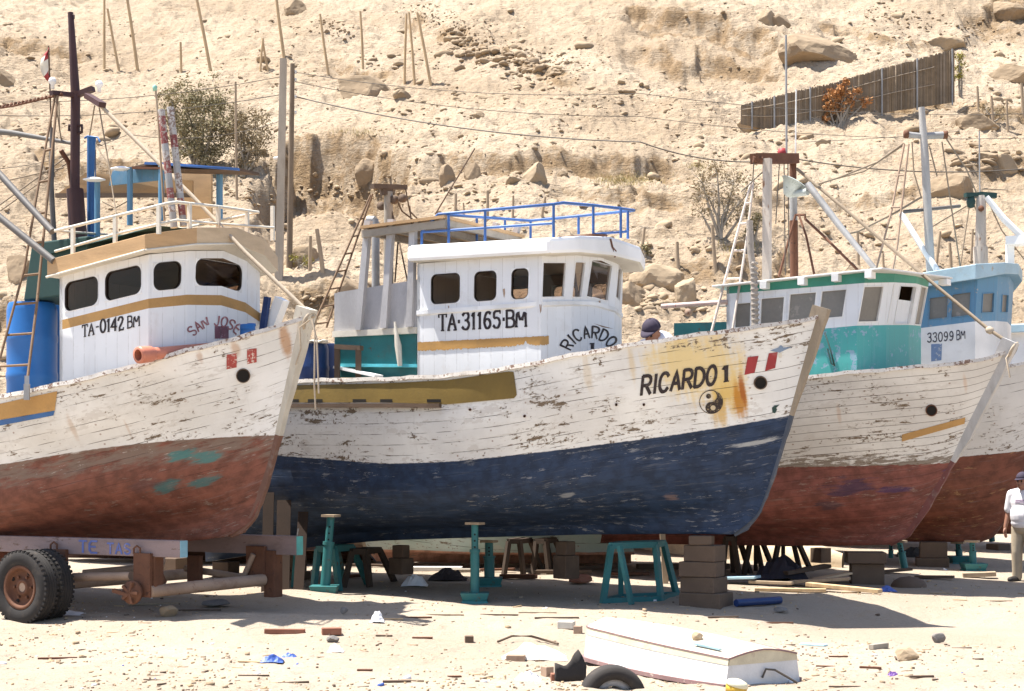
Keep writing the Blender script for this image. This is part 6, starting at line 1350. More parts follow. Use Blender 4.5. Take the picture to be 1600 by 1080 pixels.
def wheel(c, ax, name, par, lab=None):
    mb = MB(); r, w_ = .40, .105; prof = [(.235, -w_*.75), (.27, -w_*.98), (.33, -w_), (.375, -w_*.93), (r-.006, -w_*.80), (r, -w_*.62), (r, -w_*.40), (r-.012, -w_*.38), (r-.012, -w_*.30), (r, -w_*.28), (r+.002, -.015), (r-.012, -.013), (r-.012, .013), (r+.002, .015), (r, w_*.28), (r-.012, w_*.30), (r-.012, w_*.38), (r, w_*.40), (r, w_*.62), (r-.006, w_*.80), (.375, w_*.93), (.33, w_), (.27, w_*.98), (.235, w_*.75)]
    mb.lathe(c, ax, prof, 64); z = Vector(ax).normalized(); x = z.cross(Vector((0, 0, 1))).normalized(); y = z.cross(x)
    for k in range(44):
        a = 2*math.pi*k/44; e = x*math.cos(a)+y*math.sin(a); f = -x*math.sin(a)+y*math.cos(a)
        for s_ in (-1, 1): mb.box(c+e*(r-.008)+z*(s_*w_*.74), (.032, .030, w_*.34), (e, f, z))
    t = mb.build('tyre', M['rubber_tread'], par)
    mb = MB(); mb.lathe(c, ax, [(.0, -.02), (.05, -.02), (.05, -.055), (.085, -.055), (.09, -.03), (.17, -.025), (.20, -.05), (.205, -.085), (.24, -.092), (.245, -.08), (.232, -.06), (.232, .08), (.245, .09)], 32)
    for k in range(6): a = 2*math.pi*k/6; mb.tube([c+(x*math.cos(a)+y*math.sin(a))*.125-z*.026, c+(x*math.cos(a)+y*math.sin(a))*.125-z*.055], .016, 6)
    mb.build('rim', M['rust'], t)
    mb = MB()
    for k in range(4):
        a = 2*math.pi*k/4+.5; q = c+(x*math.cos(a)+y*math.sin(a))*.178-z*.034; mb.lathe(q, ax, [(0, -.004), (.024, -.004), (.026, 0)], 10)
    mb.build('rim_hole', M['dark'], t); return t
nrm = K.V(0, 1, 0); xw, zw = K.L(40, 918, -.50); zc = .40+z0-.012; cw = K.P(xw, -.50, zc)
wheel(cw, nrm, 'wheel', K.root); wheel(K.P(xw, -.265, zc), nrm, 'wheel', K.root)
mb = MB(); mb.tube([K.P(xw, -.55, zc), K.P(xw, 2.2, zc)], .065, 12); mb.build('axle', M['rust_pale'], K.root)
def plateK(u0, u1, v0, v1, yl, th, name, mat): 
    mb = MB(); xa, za = K.L(u0, v0, yl); xb, zb2 = K.L(u1, v1, yl); mb.hexa([K.P(xa, yl, zb2), K.P(xb, yl, zb2), K.P(xb, yl+th, zb2), K.P(xa, yl+th, zb2), K.P(xa, yl, za), K.P(xb, yl, za), K.P(xb, yl+th, za), K.P(xa, yl+th, za)]); return mb.build(name, M[mat], K.root, bevel=.006)
plateK(208, 234, 864, 934, -.05, .05, 'bracket_plate', 'rust'); plateK(236, 242, 868, 930, .0, .14, 'bracket_plate', 'rust'); plateK(80, 102, 858, 900, -.05, .05, 'bracket_plate', 'rust')
plateK(384, 413, 853, 905, 1.44, .05, 'bracket_plate', 'rust'); plateK(412, 428, 860, 934, 1.46, .16, 'bracket_plate', 'rust'); plateK(292, 312, 868, 915, 1.44, .06, 'bracket_plate', 'rust')
xq, zq = K.L(238, 924, .02); mb = MB(); mb.tube([K.P(xq, -.02, zq), K.LP(412, 906, 1.46)], .068, 12); mb.build('cross_pipe', M['rust_pale'], K.root)
mb = MB(); mb.tube([K.LP(115, 902, .1), K.LP(205, 900, .1)], .05, 10); mb.build('side_pipe', M['rust_pale'], K.root); mb = MB(); mb.tube([K.LP(130, 896, .8), K.LP(240, 886, 1.2)], .045, 10); mb.build('side_pipe', M['rust_pale'], K.root)
mb = MB(); mb.tube([K.LP(290, 888, 1.6), K.LP(395, 905, 1.6)], .04, 10); mb.build('side_pipe', M['rust_pale'], K.root)
mb = MB(); mb.tube([K.LP(378, 908, 1.40), K.LP(396, 866, 1.42)], .032, 10); mb.build('strut', M['rust_pale'], K.root)
mb = MB(); mb.bar(K.LP(238, 872, .1), K.LP(256, 912, .3), .05, .06); mb.build('strut', M['rust'], K.root)
mb = MB(); mb.bar(K.LP(246, 905, .3), K.LP(256, 874, .5), .04, .05); mb.build('strut', M['rust_pale'], K.root)
xh, zh = K.L(207, 926, -.12); c = K.P(xh, -.12, zh); mb = MB(); mb.lathe(c, nrm, [(0, -.05), (.06, -.05), (.065, -.03), (.125, -.028), (.13, .0), (.12, .03), (0, .03)], 20)
for k in range(5): a = 2*math.pi*k/5; mb.bar(c-nrm*.04, c-nrm*.045+K.V(math.cos(a)*.12, 0, math.sin(a)*.12), .03, .03)
mb.bar(c+K.V(-.02, -.03, -.03), c+K.V(-.22, -.06, .02), .05, .04); mb.build('hub', M['rust'], K.root)
for (u, v) in ((84, 852), (214, 858)):
    mb = MB(); mb.tube([K.LP(u-5, v+8, -.04), K.LP(u-5, v-1, -.04), K.LP(u, v-5, -.04), K.LP(u+5, v-1, -.04), K.LP(u+5, v+8, -.04)], .012, 6); mb.build('u_bolt', M['rust'], K.root)
mb = MB(); mb.tube([K.LP(464, 838, 1.56), K.LP(466, 826, 1.56)], .008, 6); mb.build('nail', M['galv'], K.root)
mb = MB(); a = GP(458, 918); mb.bar(a, W(462, 868, a.y+.1), .05, .04); props(mb.build('stake', M['teal'], at=a), 'thin teal stake standing at the end of the trailer beam', 'stake')
# ================================================================ things on board
def drum(c, r, h, mat, label, tilt=0):
    t = thing('plastic_drum', c, label, 'drum', 'blue plastic drums on deck'); c = Vector(c); mb = MB()
    mb.lathe(c, (tilt, 0, 1), [(0, 0), (r*.93, 0), (r*.97, h*.03), (r, h*.08), (r, h*.30), (r*1.03, h*.32), (r*1.03, h*.36), (r, h*.38), (r, h*.64), (r*1.03, h*.66), (r*1.03, h*.70), (r, h*.72), (r, h*.93), (r*.95, h*.98), (r*.9, h)], 32); mb.build('barrel', mat, t)
    mb = MB(); mb.lathe(c+Vector((0, 0, h-.012)), (tilt, 0, 1), [(r*.9, .012), (r*.86, -.01), (0, -.005)], 32); mb.lathe(c+Vector((r*.5, 0, h-.02)), (0, 0, 1), [(.05, 0), (.05, .03), (0, .03)], 12); mb.build('lid', mat, t); return t
c = S.LP(50, 614, -.35); top = S.LP(50, 474, -.35).z; drum((c.x, c.y, c.z-.25), .29, top-c.z+.25, M['drum'], 'bright blue plastic drum behind the mast ladder on the cream boat')
c = S.LP(74, 614, .35); top = S.LP(74, 476, .35).z; drum((c.x, c.y, c.z-.2), .27, top-c.z+.2, M['drum'], 'second blue drum partly hidden behind the bright one')
c = R.LP(487, 600, -.95); top = R.LP(487, 538, -.95).z; drum((c.x, c.y, c.z-.45), .22, top-c.z+.45, M['drum_dark'], 'dark blue drum left of the black frame on the navy boat')
c = R.LP(508, 600, -.6); top = R.LP(508, 538, -.6).z; drum((c.x, c.y, c.z-.45), .20, top-c.z+.45, M['drum_dark'], 'dark blue drum next to the black frame on the navy boat')
mb = MB(); rs = random.Random(3); Rr = [[R.LP(478+60*i/7, 538-rs.uniform(0, 4), -1.2+j*.25)+Vector((0, 0, .01+.03*rs.random())) for j in range(5)] for i in range(5)]; mb.grid(Rr); props(mb.build('folded_cloth', M['cream'], solid=.02), 'rumpled pale cloth lying on top of the dark blue drums', 'cloth')
t = thing('deck_frame', R.LP(560, 590, -1.0), 'dark timber hoop frame standing on the deck beside the drums', 'frame')
mb = MB(); mb.bar(R.LP(525, 542, -1.0), R.LP(565, 544, -1.0), .08, .06); mb.build('top_bar', M['wood_dark'], t)
for u in (527, 560):
    mb = MB(); mb.bar(R.LP(u, 600, -1.0), R.LP(u, 545, -1.0), .075, .07); mb.build('leg', M['wood_dark'], t)
mb = MB(); mb.bar(R.LP(527, 574, -.9), R.LP(592, 588, -1.1), .14, .03, mi=0); props(mb.build('plank', M['white']), 'white plank slanting over the deck behind the hoop frame', 'plank')
t = thing('pvc_pipe', S.LP(213, 556, -1.0), 'salmon plastic pipe lying along the rail of the cream boat', 'pipe')
a, b = S.LP(217, 555, -1.22), S.LP(376, 541, .15); d = (b-a).normalized(); mb = MB(); mb.tube([a, b], .068, 18, caps=False); mb.tube([a, b], .060, 18, caps=False); mb.build('tube', M['pvc'], t)
mb = MB(); mb.lathe(a, d, [(.060, -.01), (.088, -.01), (.092, .02), (.088, .15), (.070, .19)], 20); mb.build('socket', M['pvc'], t)
c = S.LP(387, 528, .1); drum((c.x, c.y, c.z-.02), .085, .17, M['drum'], 'small blue bucket behind the bow rail of the cream boat')
# ================================================================ upside down dinghy
Dz = ground_z(1.7, 13.3); m0 = Vector((2.035, 13.475, 0)); fx = Vector((-.56, .83, 0)).normalized(); fy = Vector((fx.y, -fx.x, 0))
if fy.y < 0: fy = -fy
D = thing('dinghy', (m0.x, m0.y, Dz), 'white wooden dinghy lying upside down on the sand in the foreground', 'dinghy')
def DP(x, y, z): return m0+fx*x+fy*y+Vector((0, 0, z))
def st(t):
    x = 2.10*t; g = max(0, (t-.55)/.45); bg = (.405+.05*math.sin(math.pi*min(1, t/.8)))*max(.02, 1-g**8)**.42; bc = (.365+.045*math.sin(math.pi*min(1, t/.8)))*max(.02, 1-g**8)**.42
    zg = Dz-.02+.05*t*t; zc = .095+.13*t-.02*t*t; zk = zc+.055+.02*math.sin(math.pi*t); return x, bg, bc, zg, zc, zk
ts = [1-(1-i/26)**1.5 for i in range(27)]; L1, L2, L3 = [], [], []
for t in ts:
    x, bg, bc, zg, zc, zk = st(t); s_ = zc-zg; row = []
    for sg in (-1, 1):
        row.append([DP(x, sg*(bg+(bc-bg)*k), zg+s_*k) for k in (0, .25, .5, .78)])
    L1.append(row); L2.append([[DP(x, sg*(bg+(bc-bg)*k+.004), zg+s_*k) for k in (.78, .9, 1)] for sg in (-1, 1)])
    L3.append([DP(x, y*bc, zc+(zk-zc)*(1-abs(y)**1.6)) for y in (-1, -.75, -.5, -.25, 0, .25, .5, .75, 1)])
dw = worn('chalky_white_boat_paint', (.80, .79, .77), (.52, .46, .38), .34, 7, .5, .3); dc = worn('chipped_cream_strake', (.62, .55, .40), (.36, .22, .17), .45, 9, .6, .5); db = worn('scuffed_cream_bottom', (.62, .54, .42), (.34, .20, .19), .60, 4, .6, .55, (1, 1, 1))
mb = MB()
for sg in (0, 1): mb.grid([r[sg] for r in L1])
mb.build('hull_side', dw, D)
mb = MB()
for sg in (0, 1): mb.grid([r[sg] for r in L2])
mb.build('strake', dc, D)
mb = MB(); mb.grid(L3); mb.build('bottom_panel', db, D)
x, bg, bc, zg, zc, zk = st(0); zs = zg+(zc-zg)*.78; bs = bg+(bc-bg)*.78
mb = MB(); mb.add([DP(0, -bg, zg), DP(0, bg, zg), DP(0, bs, zs), DP(0, -bs, zs)], [(0, 1, 2, 3)]); mb.build('transom', worn('shade_grey_transom', (.72, .72, .73), (.42, .38, .34), .22, 6, .5, .3), D)  # transom greyer than the sides: its shaded tone is put into the paint
mb = MB(); mb.add([DP(-.004, -bs, zs), DP(-.004, bs, zs)]+[DP(-.004, y*bc, zc+(zk-zc)*(1-abs(y)**1.6)) for y in (1, .75, .5, .25, 0, -.25, -.5, -.75, -1)], [tuple(range(11))]); mb.build('transom_band', dc, D)
ru = worn('purple_brown_rub_strip', (.26, .16, .16), (.5, .42, .36), .5, 10)
for sg in (-1, 1):
    mb = MB(); P = [DP(st(t)[0], sg*(st(t)[1]+.008), st(t)[3]+.018) for t in ts]
    for i in range(len(P)-1): mb.bar(P[i], P[i+1], .025, .035)
    mb.build('gunwale_strip', ru, D)
mb = MB()
for sg in (-1, 1):
    P = [DP(st(t)[0], sg*(st(t)[2]+.003), st(t)[4]) for t in ts]
    for i in range(len(P)-1): mb.bar(P[i], P[i+1], .013, .010)
P = [DP(-.006, y*bc, zc+(zk-zc)*(1-abs(y)**1.6)+.002) for y in (-1, -.75, -.5, -.25, 0, .25, .5, .75, 1)]
for i in range(8): mb.bar(P[i], P[i+1], .012, .014)
mb.build('chine_strip', ru, D)
mb = MB(); mb.tube([DP(-.01, -.02, zs-.12), DP(-.03, .0, zs-.05), DP(-.05, .08, zs-.06), DP(-.10, .18, zg+.06), DP(-.13, .25, zg+.015)], .010, 6); mb.build('rope_loop', M['wire'], D)
def P3(u, v, Y=None): return W(u, v, Y) if Y else GP(u, v)
def stone(u, v, wpx, hpx, label, mat='stone', seed=1, p=None, name='stone', cat='stone', grp='stones and rubble on the sand', sink=.15):
    p = p or GP(u, v); sc = p.y/F; v_, f_ = rock_shape(3, 500+seed, 9, .05, 1.0); mb = MB(); sx, sz = wpx*sc*.62, hpx*sc*.62
    mb.add([Vector((q[0]*sx, q[1]*sx*.8, q[2]*sz))+p+Vector((0, 0, sz*(1-sink))) for q in v_], [tuple(a) for a in f_]); return props(mb.build(name, M[mat] if isinstance(mat, str) else mat, at=p), label, cat, grp)
c = DP(.62, -.16, 0); c.z = .155; stone(0, 0, 17, 17, 'rounded grey stone resting on the upturned dinghy', 'rock', 2, p=c)
mb = MB(); a = DP(.50, -.30, .17); mb.bar(a, DP(.20, -.28, .15), .03, .014); props(mb.build('paint_stick', worn('pale_blue_stick', (.30, .46, .52), (.5, .45, .4), .3, 9)), 'pale blue stick lying on the upturned dinghy', 'stick')
# ================================================================ tyres and loose things on the sand
def arch(c, Ro, tw, ax_yaw, label):
    t = thing('half_tyre', c, label, 'tyre'); c = Vector(c); ex = Vector((math.cos(ax_yaw), math.sin(ax_yaw), 0)); ez = Vector((0, 0, 1)); ey = Vector((-math.sin(ax_yaw), math.cos(ax_yaw), 0)); R1 = []
    prof = [(Ro*.60, -tw), (Ro*.80, -tw*1.05), (Ro*.95, -tw*.95), (Ro, -tw*.6), (Ro*1.005, 0), (Ro, tw*.6), (Ro*.95, tw*.95), (Ro*.80, tw*1.05), (Ro*.60, tw)]
    for i in range(33):
        a = math.radians(-14+208*i/32); e = ex*math.cos(a)+ez*math.sin(a); R1.append([c+e*r+ey*h for r, h in prof])
    mb = MB(); mb.grid(R1); mb.build('tyre_casing', M['rubber_dusty'], t, solid=.018)
    mb = MB(); Q = []
    for i in range(21):
        a = math.radians(-5+190*i/20); e = ex*math.cos(a)+ez*math.sin(a); Q.append([c+e*(Ro*k)+ey*h for k, h in ((.62, -tw*.4), (.52, -tw*.55), (.40, -tw*.5), (.37, -tw*.3))])
    mb.grid(Q); mb.build('inner_ring', M['grey_paint'], t); return t
c = GP(957, 1074); arch(c+Vector((0, 0, -.085)), .262, .10, .12, 'half of a cut dusty tyre standing in the sand before the dinghy')
mb = MB(); b = GP(893, 1066); Rr = []
for i in range(9):
    f = i/8; row = []
    for j, (x, z) in enumerate(((-.16+.05*f, .02), (-.10, .12+.05*math.sin(f*9)), (.02, .17), (.09+.05*f, .16-.12*f))): 
        a = f*1.15; top_ = (.05, .16, .22, .10)[j]; row.append(b+Vector((-.14+.26*f, -.05+.12*math.sin(a*1.4)+.01*j, [(.0, .05, .10, .155), (.0, .05, .10, .14), (0, .045, .09, .125), (0, .045, .09, .13), (0, .05, .11, .16), (-.01, .05, .13, .22), (-.01, .06, .14, .255), (-.01, .06, .13, .20), (-.01, .04, .09, .11)][i][j])))
    Rr.append(row)
mb.grid(Rr); props(mb.build('tyre_shred', M['rubber_dusty'], solid=.02, at=b), 'torn upright piece of black tyre tread left of the half tyre', 'tyre scrap')
mb = MB(); b = GP(1420, 917); mb.lathe(b+Vector((0, 0, -.02)), (0, 0, 1), [(.24, 0), (.235, .05), (.20, .10), (.12, .145), (0, .16)], 20); props(mb.build('rubber_buoy', M['wood_dark'], at=b), 'dark half buried dome right of the concrete pillar', 'buoy')
def slab(u, v, l, w_, h, yaw, mat, label, name, cat, grp='scraps of timber and board on the sand', pitch=0.0, dz=0.0, roll=0.0):
    p = GP(u, v); ax = Vector((math.cos(yaw)*math.cos(pitch), math.sin(yaw)*math.cos(pitch), math.sin(pitch))); ay = Vector((-math.sin(yaw), math.cos(yaw), 0)); az = ax.cross(ay)
    if roll: ay, az = ay*math.cos(roll)+az*math.sin(roll), az*math.cos(roll)-ay*math.sin(roll)
    mb = MB(); mb.box(p+Vector((0, 0, h*.45+dz+abs(math.sin(pitch))*l*.4)), (l, w_, h), (ax, ay, az)); return props(mb.build(name, M[mat] if isinstance(mat, str) else mat, bevel=min(.006, h*.2), at=p), label, cat, grp)
brick_m = worn('brown_red_brick', (.26, .11, .07), (.34, .24, .17), .3, 12, .9, .4); cloth_b = plain('blue_plastic_scrap', (.06, .12, .40), .5); pale_b = worn('pale_blue_board', (.42, .62, .72), (.5, .5, .48), .3, 5); bag_w = plain('white_plastic_bag', (.80, .80, .82), .5, 0, .06)
slab(445, 996, .42, .06, .05, -.05, brick_m, 'red brown plank end on the sand left of centre', 'plank', 'plank')
slab(518, 972, .20, .10, .07, .2, brick_m, 'dark red brick lying before the leaning prop', 'brick', 'brick', 'bricks on the sand')
slab(733, 1004, .085, .09, .07, .1, 'concrete', 'small dark cube of wood alone on the open sand', 'wood_block', 'block', None)
slab(855, 1056, .075, .10, .085, .5, 'rust_pale', 'brown brick standing left of the tyre shred', 'brick', 'brick', 'bricks on the sand'); slab(869, 1063, .09, .10, .06, .05, brick_m, 'red brick touching the tyre shred', 'brick', 'brick', 'bricks on the sand')
slab(806, 1032, .17, .12, .055, -.1, 'rust_pale', 'brown brick at the front of the white sheet', 'brick', 'brick', 'bricks on the sand')
slab(885, 986, .17, .14, .075, -.25, worn('plastered_block', (.55, .52, .46), (.35, .28, .22), .4, 9), 'plaster coated block left behind the dinghy', 'broken_block', 'block', None); slab(903, 990, .085, .08, .085, -.2, 'rust_pale', 'brown block end beside the plaster coated block', 'broken_block', 'block', None)
slab(1271, 1008, .29, .07, .02, -.75, pale_b, 'pale blue board right of the dinghy', 'board', 'board', pitch=.02); slab(1317, 984, .18, .05, .02, -.1, cloth_b, 'bright blue strip lying in the shadow of the bow', 'strip', 'strip')
slab(1373, 1013, .26, .06, .05, .75, 'wood_grey', 'grey wood stub on the sand right of the dinghy', 'stub', 'wood stub')
slab(1158, 912, .46, .30, .035, -.45, pale_b, 'large pale blue board right of the block pillar', 'board', 'board', pitch=.05, dz=.06); slab(1318, 926, 1.0, .14, .05, -.62, 'wood_pale', 'long pale plank slanting down beside the concrete pillar', 'plank', 'plank', pitch=-.05, dz=.02)
slab(1280, 918, .8, .2, .04, -.3, 'wood', 'weathered plank on the scrap heap left of the long pale plank', 'plank', 'plank', pitch=.08, dz=.05); slab(1235, 925, .9, .12, .04, -.2, 'wood_pale', 'thin pale plank at the bottom of the scrap heap', 'plank', 'plank', dz=.01); slab(1260, 908, .7, .18, .05, .4, 'wood_dark', 'dark plank on top of the scrap heap', 'plank', 'plank', pitch=.12, dz=.10); slab(1205, 915, .6, .1, .04, -.5, 'wood', 'brown plank at the left of the scrap heap', 'plank', 'plank', dz=.03)
slab(1300, 912, .5, .25, .03, .1, 'plywood_raw', 'curled plywood sheet behind the long pale plank', 'plywood_sheet', 'plywood', pitch=.18, dz=.05)
slab(682, 890, .75, .20, .06, -.02, M['white'], 'white plank lying before the derelict hull', 'plank', 'plank'); slab(720, 893, .55, .2, .05, .1, 'wood_grey', 'grey plank behind the white one before the derelict hull', 'plank', 'plank')
mb = MB(); a, b = GP(1150, 949), GP(1219, 943); mb.tube([a+Vector((0, 0, .05)), b+Vector((0, 0, .05))], .045, 12); props(mb.build('blue_pipe', M['drum_dark'], at=a), 'dark blue pipe lying at the foot of the block pillar', 'pipe')
stone(264, 963, 24, 19, 'tan rock on the sand right of the trailer wheel', 'rock_brown', 4, sink=.3); stone(520, 1002, 18, 9, 'flat grey stone on the open sand', 'stone', 5); stone(1467, 1007, 17, 14, 'dark round stone on the right hand sand', 'stone', 6); stone(1417, 1030, 34, 22, 'pale lump of rock on the right hand sand', 'rock', 7, sink=.35); stone(340, 948, 40, 12, 'flat grey rock in the trailer shadow', 'stone', 8); stone(537, 964, 12, 11, 'grey stone beside the dark red brick', 'stone', 9); stone(905, 912, 34, 14, 'orange brown rock behind the teal trestle', brick_m, 10); stone(1220, 960, 20, 8, 'dark stone in the shadow of the navy bow', 'stone', 11)
def crumple(u, v, wpx, hpx, label, mat, seed, name='plastic_bag', cat='plastic bag', grp='crumpled plastic on the sand'):
    p = GP(u, v); sc = p.y/F; rs = random.Random(seed); mb = MB(); Rr = []
    for i in range(10):
        row = []
        for j in range(8):
            x, y = i/9*2-1, j/7*2-1; e = max(0, 1-x*x*.9)*max(0, 1-y*y*.9); row.append(p+Vector((x*wpx*sc*.5+rs.uniform(-.01, .01), y*wpx*sc*.4, hpx*sc*e*(.6+.7*rs.random())-.004)))
        Rr.append(row)
    mb.grid(Rr, smooth=False); return props(mb.build(name, mat, at=p), label, cat, grp)
crumple(648, 915, 42, 18, 'white crumpled bag before the derelict hull', bag_w, 1); crumple(590, 966, 22, 16, 'white crumpled bag on the sand before the leaning prop', bag_w, 2); crumple(835, 1028, 100, 22, 'large creased white sheet left of the dinghy', plain('dirty_white_sheet', (.74, .70, .64), .7), 3, 'plastic_sheet', 'plastic sheet'); crumple(825, 1062, 40, 14, 'thin white scrap of foam before the bricks', bag_w, 4); crumple(425, 1034, 36, 10, 'blue and white scrap of plastic on the left sand', cloth_b, 5); crumple(452, 1026, 22, 6, 'small blue scrap of plastic on the left sand', cloth_b, 6); crumple(104, 960, 66, 5, 'flat white sheet beside the trailer tyre', bag_w, 7); crumple(525, 1018, 24, 12, 'clear scrap of plastic below the flat grey stone', bag_w, 8); crumple(1190, 1068, 40, 14, 'clear plastic bottle scrap beside the yellow tub', bag_w, 9); crumple(1395, 1056, 16, 8, 'purple plastic scrap at the lower right', plain('purple_plastic', (.16, .08, .28), .4), 10); crumple(1385, 924, 30, 8, 'blue plastic scrap at the foot of the concrete pillar', cloth_b, 11); crumple(1220, 905, 80, 34, 'dark heap of old netting under the red hull', plain('dark_netting', (.035, .03, .04), .95), 12, 'net_heap', 'net'); crumple(1425, 870, 50, 14, 'dark heap under the turquoise boat behind the dome', plain('dark_sack', (.04, .035, .03), .95), 13, 'net_heap', 'net'); crumple(700, 903, 60, 18, 'dark heap of net before the derelict hull', plain('dark_net_heap', (.04, .03, .03), .95), 14, 'net_heap', 'net')
t = thing('yellow_tub', GP(1150, 1086), 'yellow and white plastic tub at the bottom edge below the dinghy', 'tub'); c = GP(1148, 1084); mb = MB(); mb.lathe(c, (.25, -.1, 1), [(0, 0), (.075, 0), (.085, .06), (.082, .062)], 20); mb.build('tub_wall', plain('yellow_plastic', (.62, .40, .05), .45), t); mb = MB(); mb.lathe(c, (.25, -.1, 1), [(.082, .062), (.09, .066), (.075, .10), (.03, .115), (0, .117)], 20); mb.build('tub_lid', plain('cream_plastic', (.75, .70, .50), .45), t)
mb = MB(); mb.tube([GP(778, 1006)+Vector((0, 0, .02)), GP(800, 1003)+Vector((0, 0, .06)), GP(830, 1002)+Vector((0, 0, .05)), GP(872, 1010)+Vector((0, 0, .02))], .012, 6); props(mb.build('bent_branch', M['wood_dark']), 'bent brown branch behind the white sheet', 'branch')
rs = random.Random(21); labs = []
STK = [(90, 1030, 60, .1), (300, 955, 90, .15), (390, 1035, 40, -.2), (600, 995, 26, -.05), (660, 998, 32, -.02), (710, 1055, 22, .2), (760, 1060, 30, .9), (690, 962, 70, .02), (650, 966, 50, .1), (780, 962, 60, -.1), (840, 958, 60, -.15), (870, 967, 70, -.04), (610, 968, 40, .05), (1210, 975, 60, .1), (1290, 1042, 30, -.2), (1320, 1074, 50, -.05), (1470, 960, 34, -.2), (1500, 966, 22, -.4), (1560, 968, 44, .1), (1360, 1045, 34, -.3), (1440, 1060, 40, .1), (240, 945, 80, .2), (620, 1066, 44, .15), (570, 1048, 24, -.1), (1540, 1000, 24, .3), (1310, 1028, 30, .05), (1130, 970, 50, .1), (1330, 950, 30, -.1)]
WH = ['left edge sand', 'sand right of the trailer wheel', 'left middle sand', 'open centre sand', 'centre sand near the dark cube', 'lower centre sand', 'sand left of the white sheet', 'drift line under the upright prop', 'drift line left of the upright prop', 'drift line right of the upright prop', 'drift line before the teal trestle', 'drift line behind the plaster block', 'drift line before the white bag', 'sand behind the dinghy stern', 'sand right of the dinghy', 'bottom edge right of the tub', 'sand below the concrete pillar', 'sand right of the bow shadow', 'right edge sand', 'sand left of the pale lump', 'lower right sand', 'edge of the trailer shadow', 'bottom centre sand', 'sand below the small cube', 'far right sand', 'sand near the pale blue board', 'shadow edge behind the dinghy', 'sand above the bow shadow']
for i, ((u, v, l, a), wh) in enumerate(zip(STK, WH)):
    slab(u, v, l*GP(u, v).y/F, rs.uniform(.018, .045), rs.uniform(.012, .022), a+rs.uniform(-.15, .15), rs.choice(['wood', 'wood_dark', 'wood_pale', 'rust']), ('narrow' if l < 40 else 'long thin')+' stick on the '+wh, 'stick', 'stick', 'driftwood sticks on the sand')
PL = [(575, 886, 60, 'behind the dark trestle'), (640, 880, 80, 'before the teal strip of the derelict hull'), (770, 893, 70, 'behind the second teal prop'), (810, 905, 60, 'right of the second teal prop'), (880, 897, 90, 'behind the dark keel blocks'), (930, 890, 70, 'behind the teal trestle'), (985, 900, 60, 'inside the feet of the teal trestle'), (1030, 888, 70, 'behind the thin timber prop'), (430, 896, 70, 'behind the trailer beam end'), (560, 903, 40, 'at the foot of the dark trestle'), (1110, 893, 60, 'behind the block pillar'), (1400, 896, 50, 'right of the concrete pillar foot'), (1460, 905, 60, 'before the dark blocks of the blue cabin boat'), (1530, 903, 50, 'near the feet of the man')]
rs = random.Random(31)
for u, v, l, wh in PL: slab(u, v, l*GP(u, v).y/F, rs.uniform(.08, .22), rs.uniform(.03, .08), rs.uniform(-.5, .5), rs.choice(['wood_dark', 'wood_dark', 'wood', 'rust', 'concrete']), 'dark scrap board '+wh, 'scrap_board', 'scrap board', 'scrap boards under the hulls', pitch=rs.uniform(-.03, .1), dz=.01)
# small litter nobody could count
items = []; rg = np.random.RandomState(9); bx = np.array([[x, y, z] for z in (-1, 1) for x, y in ((-1, -1), (1, -1), (1, 1), (-1, 1))], float); bf = np.array([[3, 2, 1], [3, 1, 0], [4, 5, 6], [4, 6, 7], [0, 1, 5], [0, 5, 4], [1, 2, 6], [1, 6, 5], [2, 3, 7], [2, 7, 6], [3, 0, 4], [3, 4, 7]])
N_ = 4200; kx = rg.uniform(-.36, .36, N_*3); Yv = 1/rg.uniform(1/34, 1/11.3, N_*3); Xv = kx*Yv; dn = .2+.8*sstep(.40, .70, vnoise(Xv*.7, Yv*.7, 91)); keep = np.nonzero(rg.uniform(size=N_*3) < dn)[0][:N_]; Zv = g_arr(Xv[keep], Yv[keep])
for j, i in enumerate(keep):
    l = .006+.013*rg.pareto(2.4); l = min(l, .13); kind = rg.uniform(); th = rg.uniform(.003, .010)
    if kind < .68: items.append((Xv[i], Yv[i], Zv[j]+th*.5, l, rg.uniform(.003, .009), th, rg.uniform(0, 6.28), rg.uniform(-.1, .1), 0, [0, 0, 1, 2, 2, 0][rg.randint(6)]))
    else: s_ = min(.022, .003+.005*rg.pareto(2.5)); items.append((Xv[i], Yv[i], Zv[j]+s_*.3, s_*1.3, s_, s_*.7, rg.uniform(0, 6.28), rg.uniform(-.5, .5), 0, ([3, 3, 3, 1, 0, 3, 3, 4] if rg.uniform() < .93 else [4, 4, 5, 5, 4, 4, 5, 4])[rg.randint(8)]))
scatter_mesh('litter', [M['wood'], M['wood_dark'], M['wood_pale'], M['rock_brown'], bag_w, cloth_b], items, [(bx, bf)], 'stuff', 'wood chips, pebbles and scraps strewn over the sand')
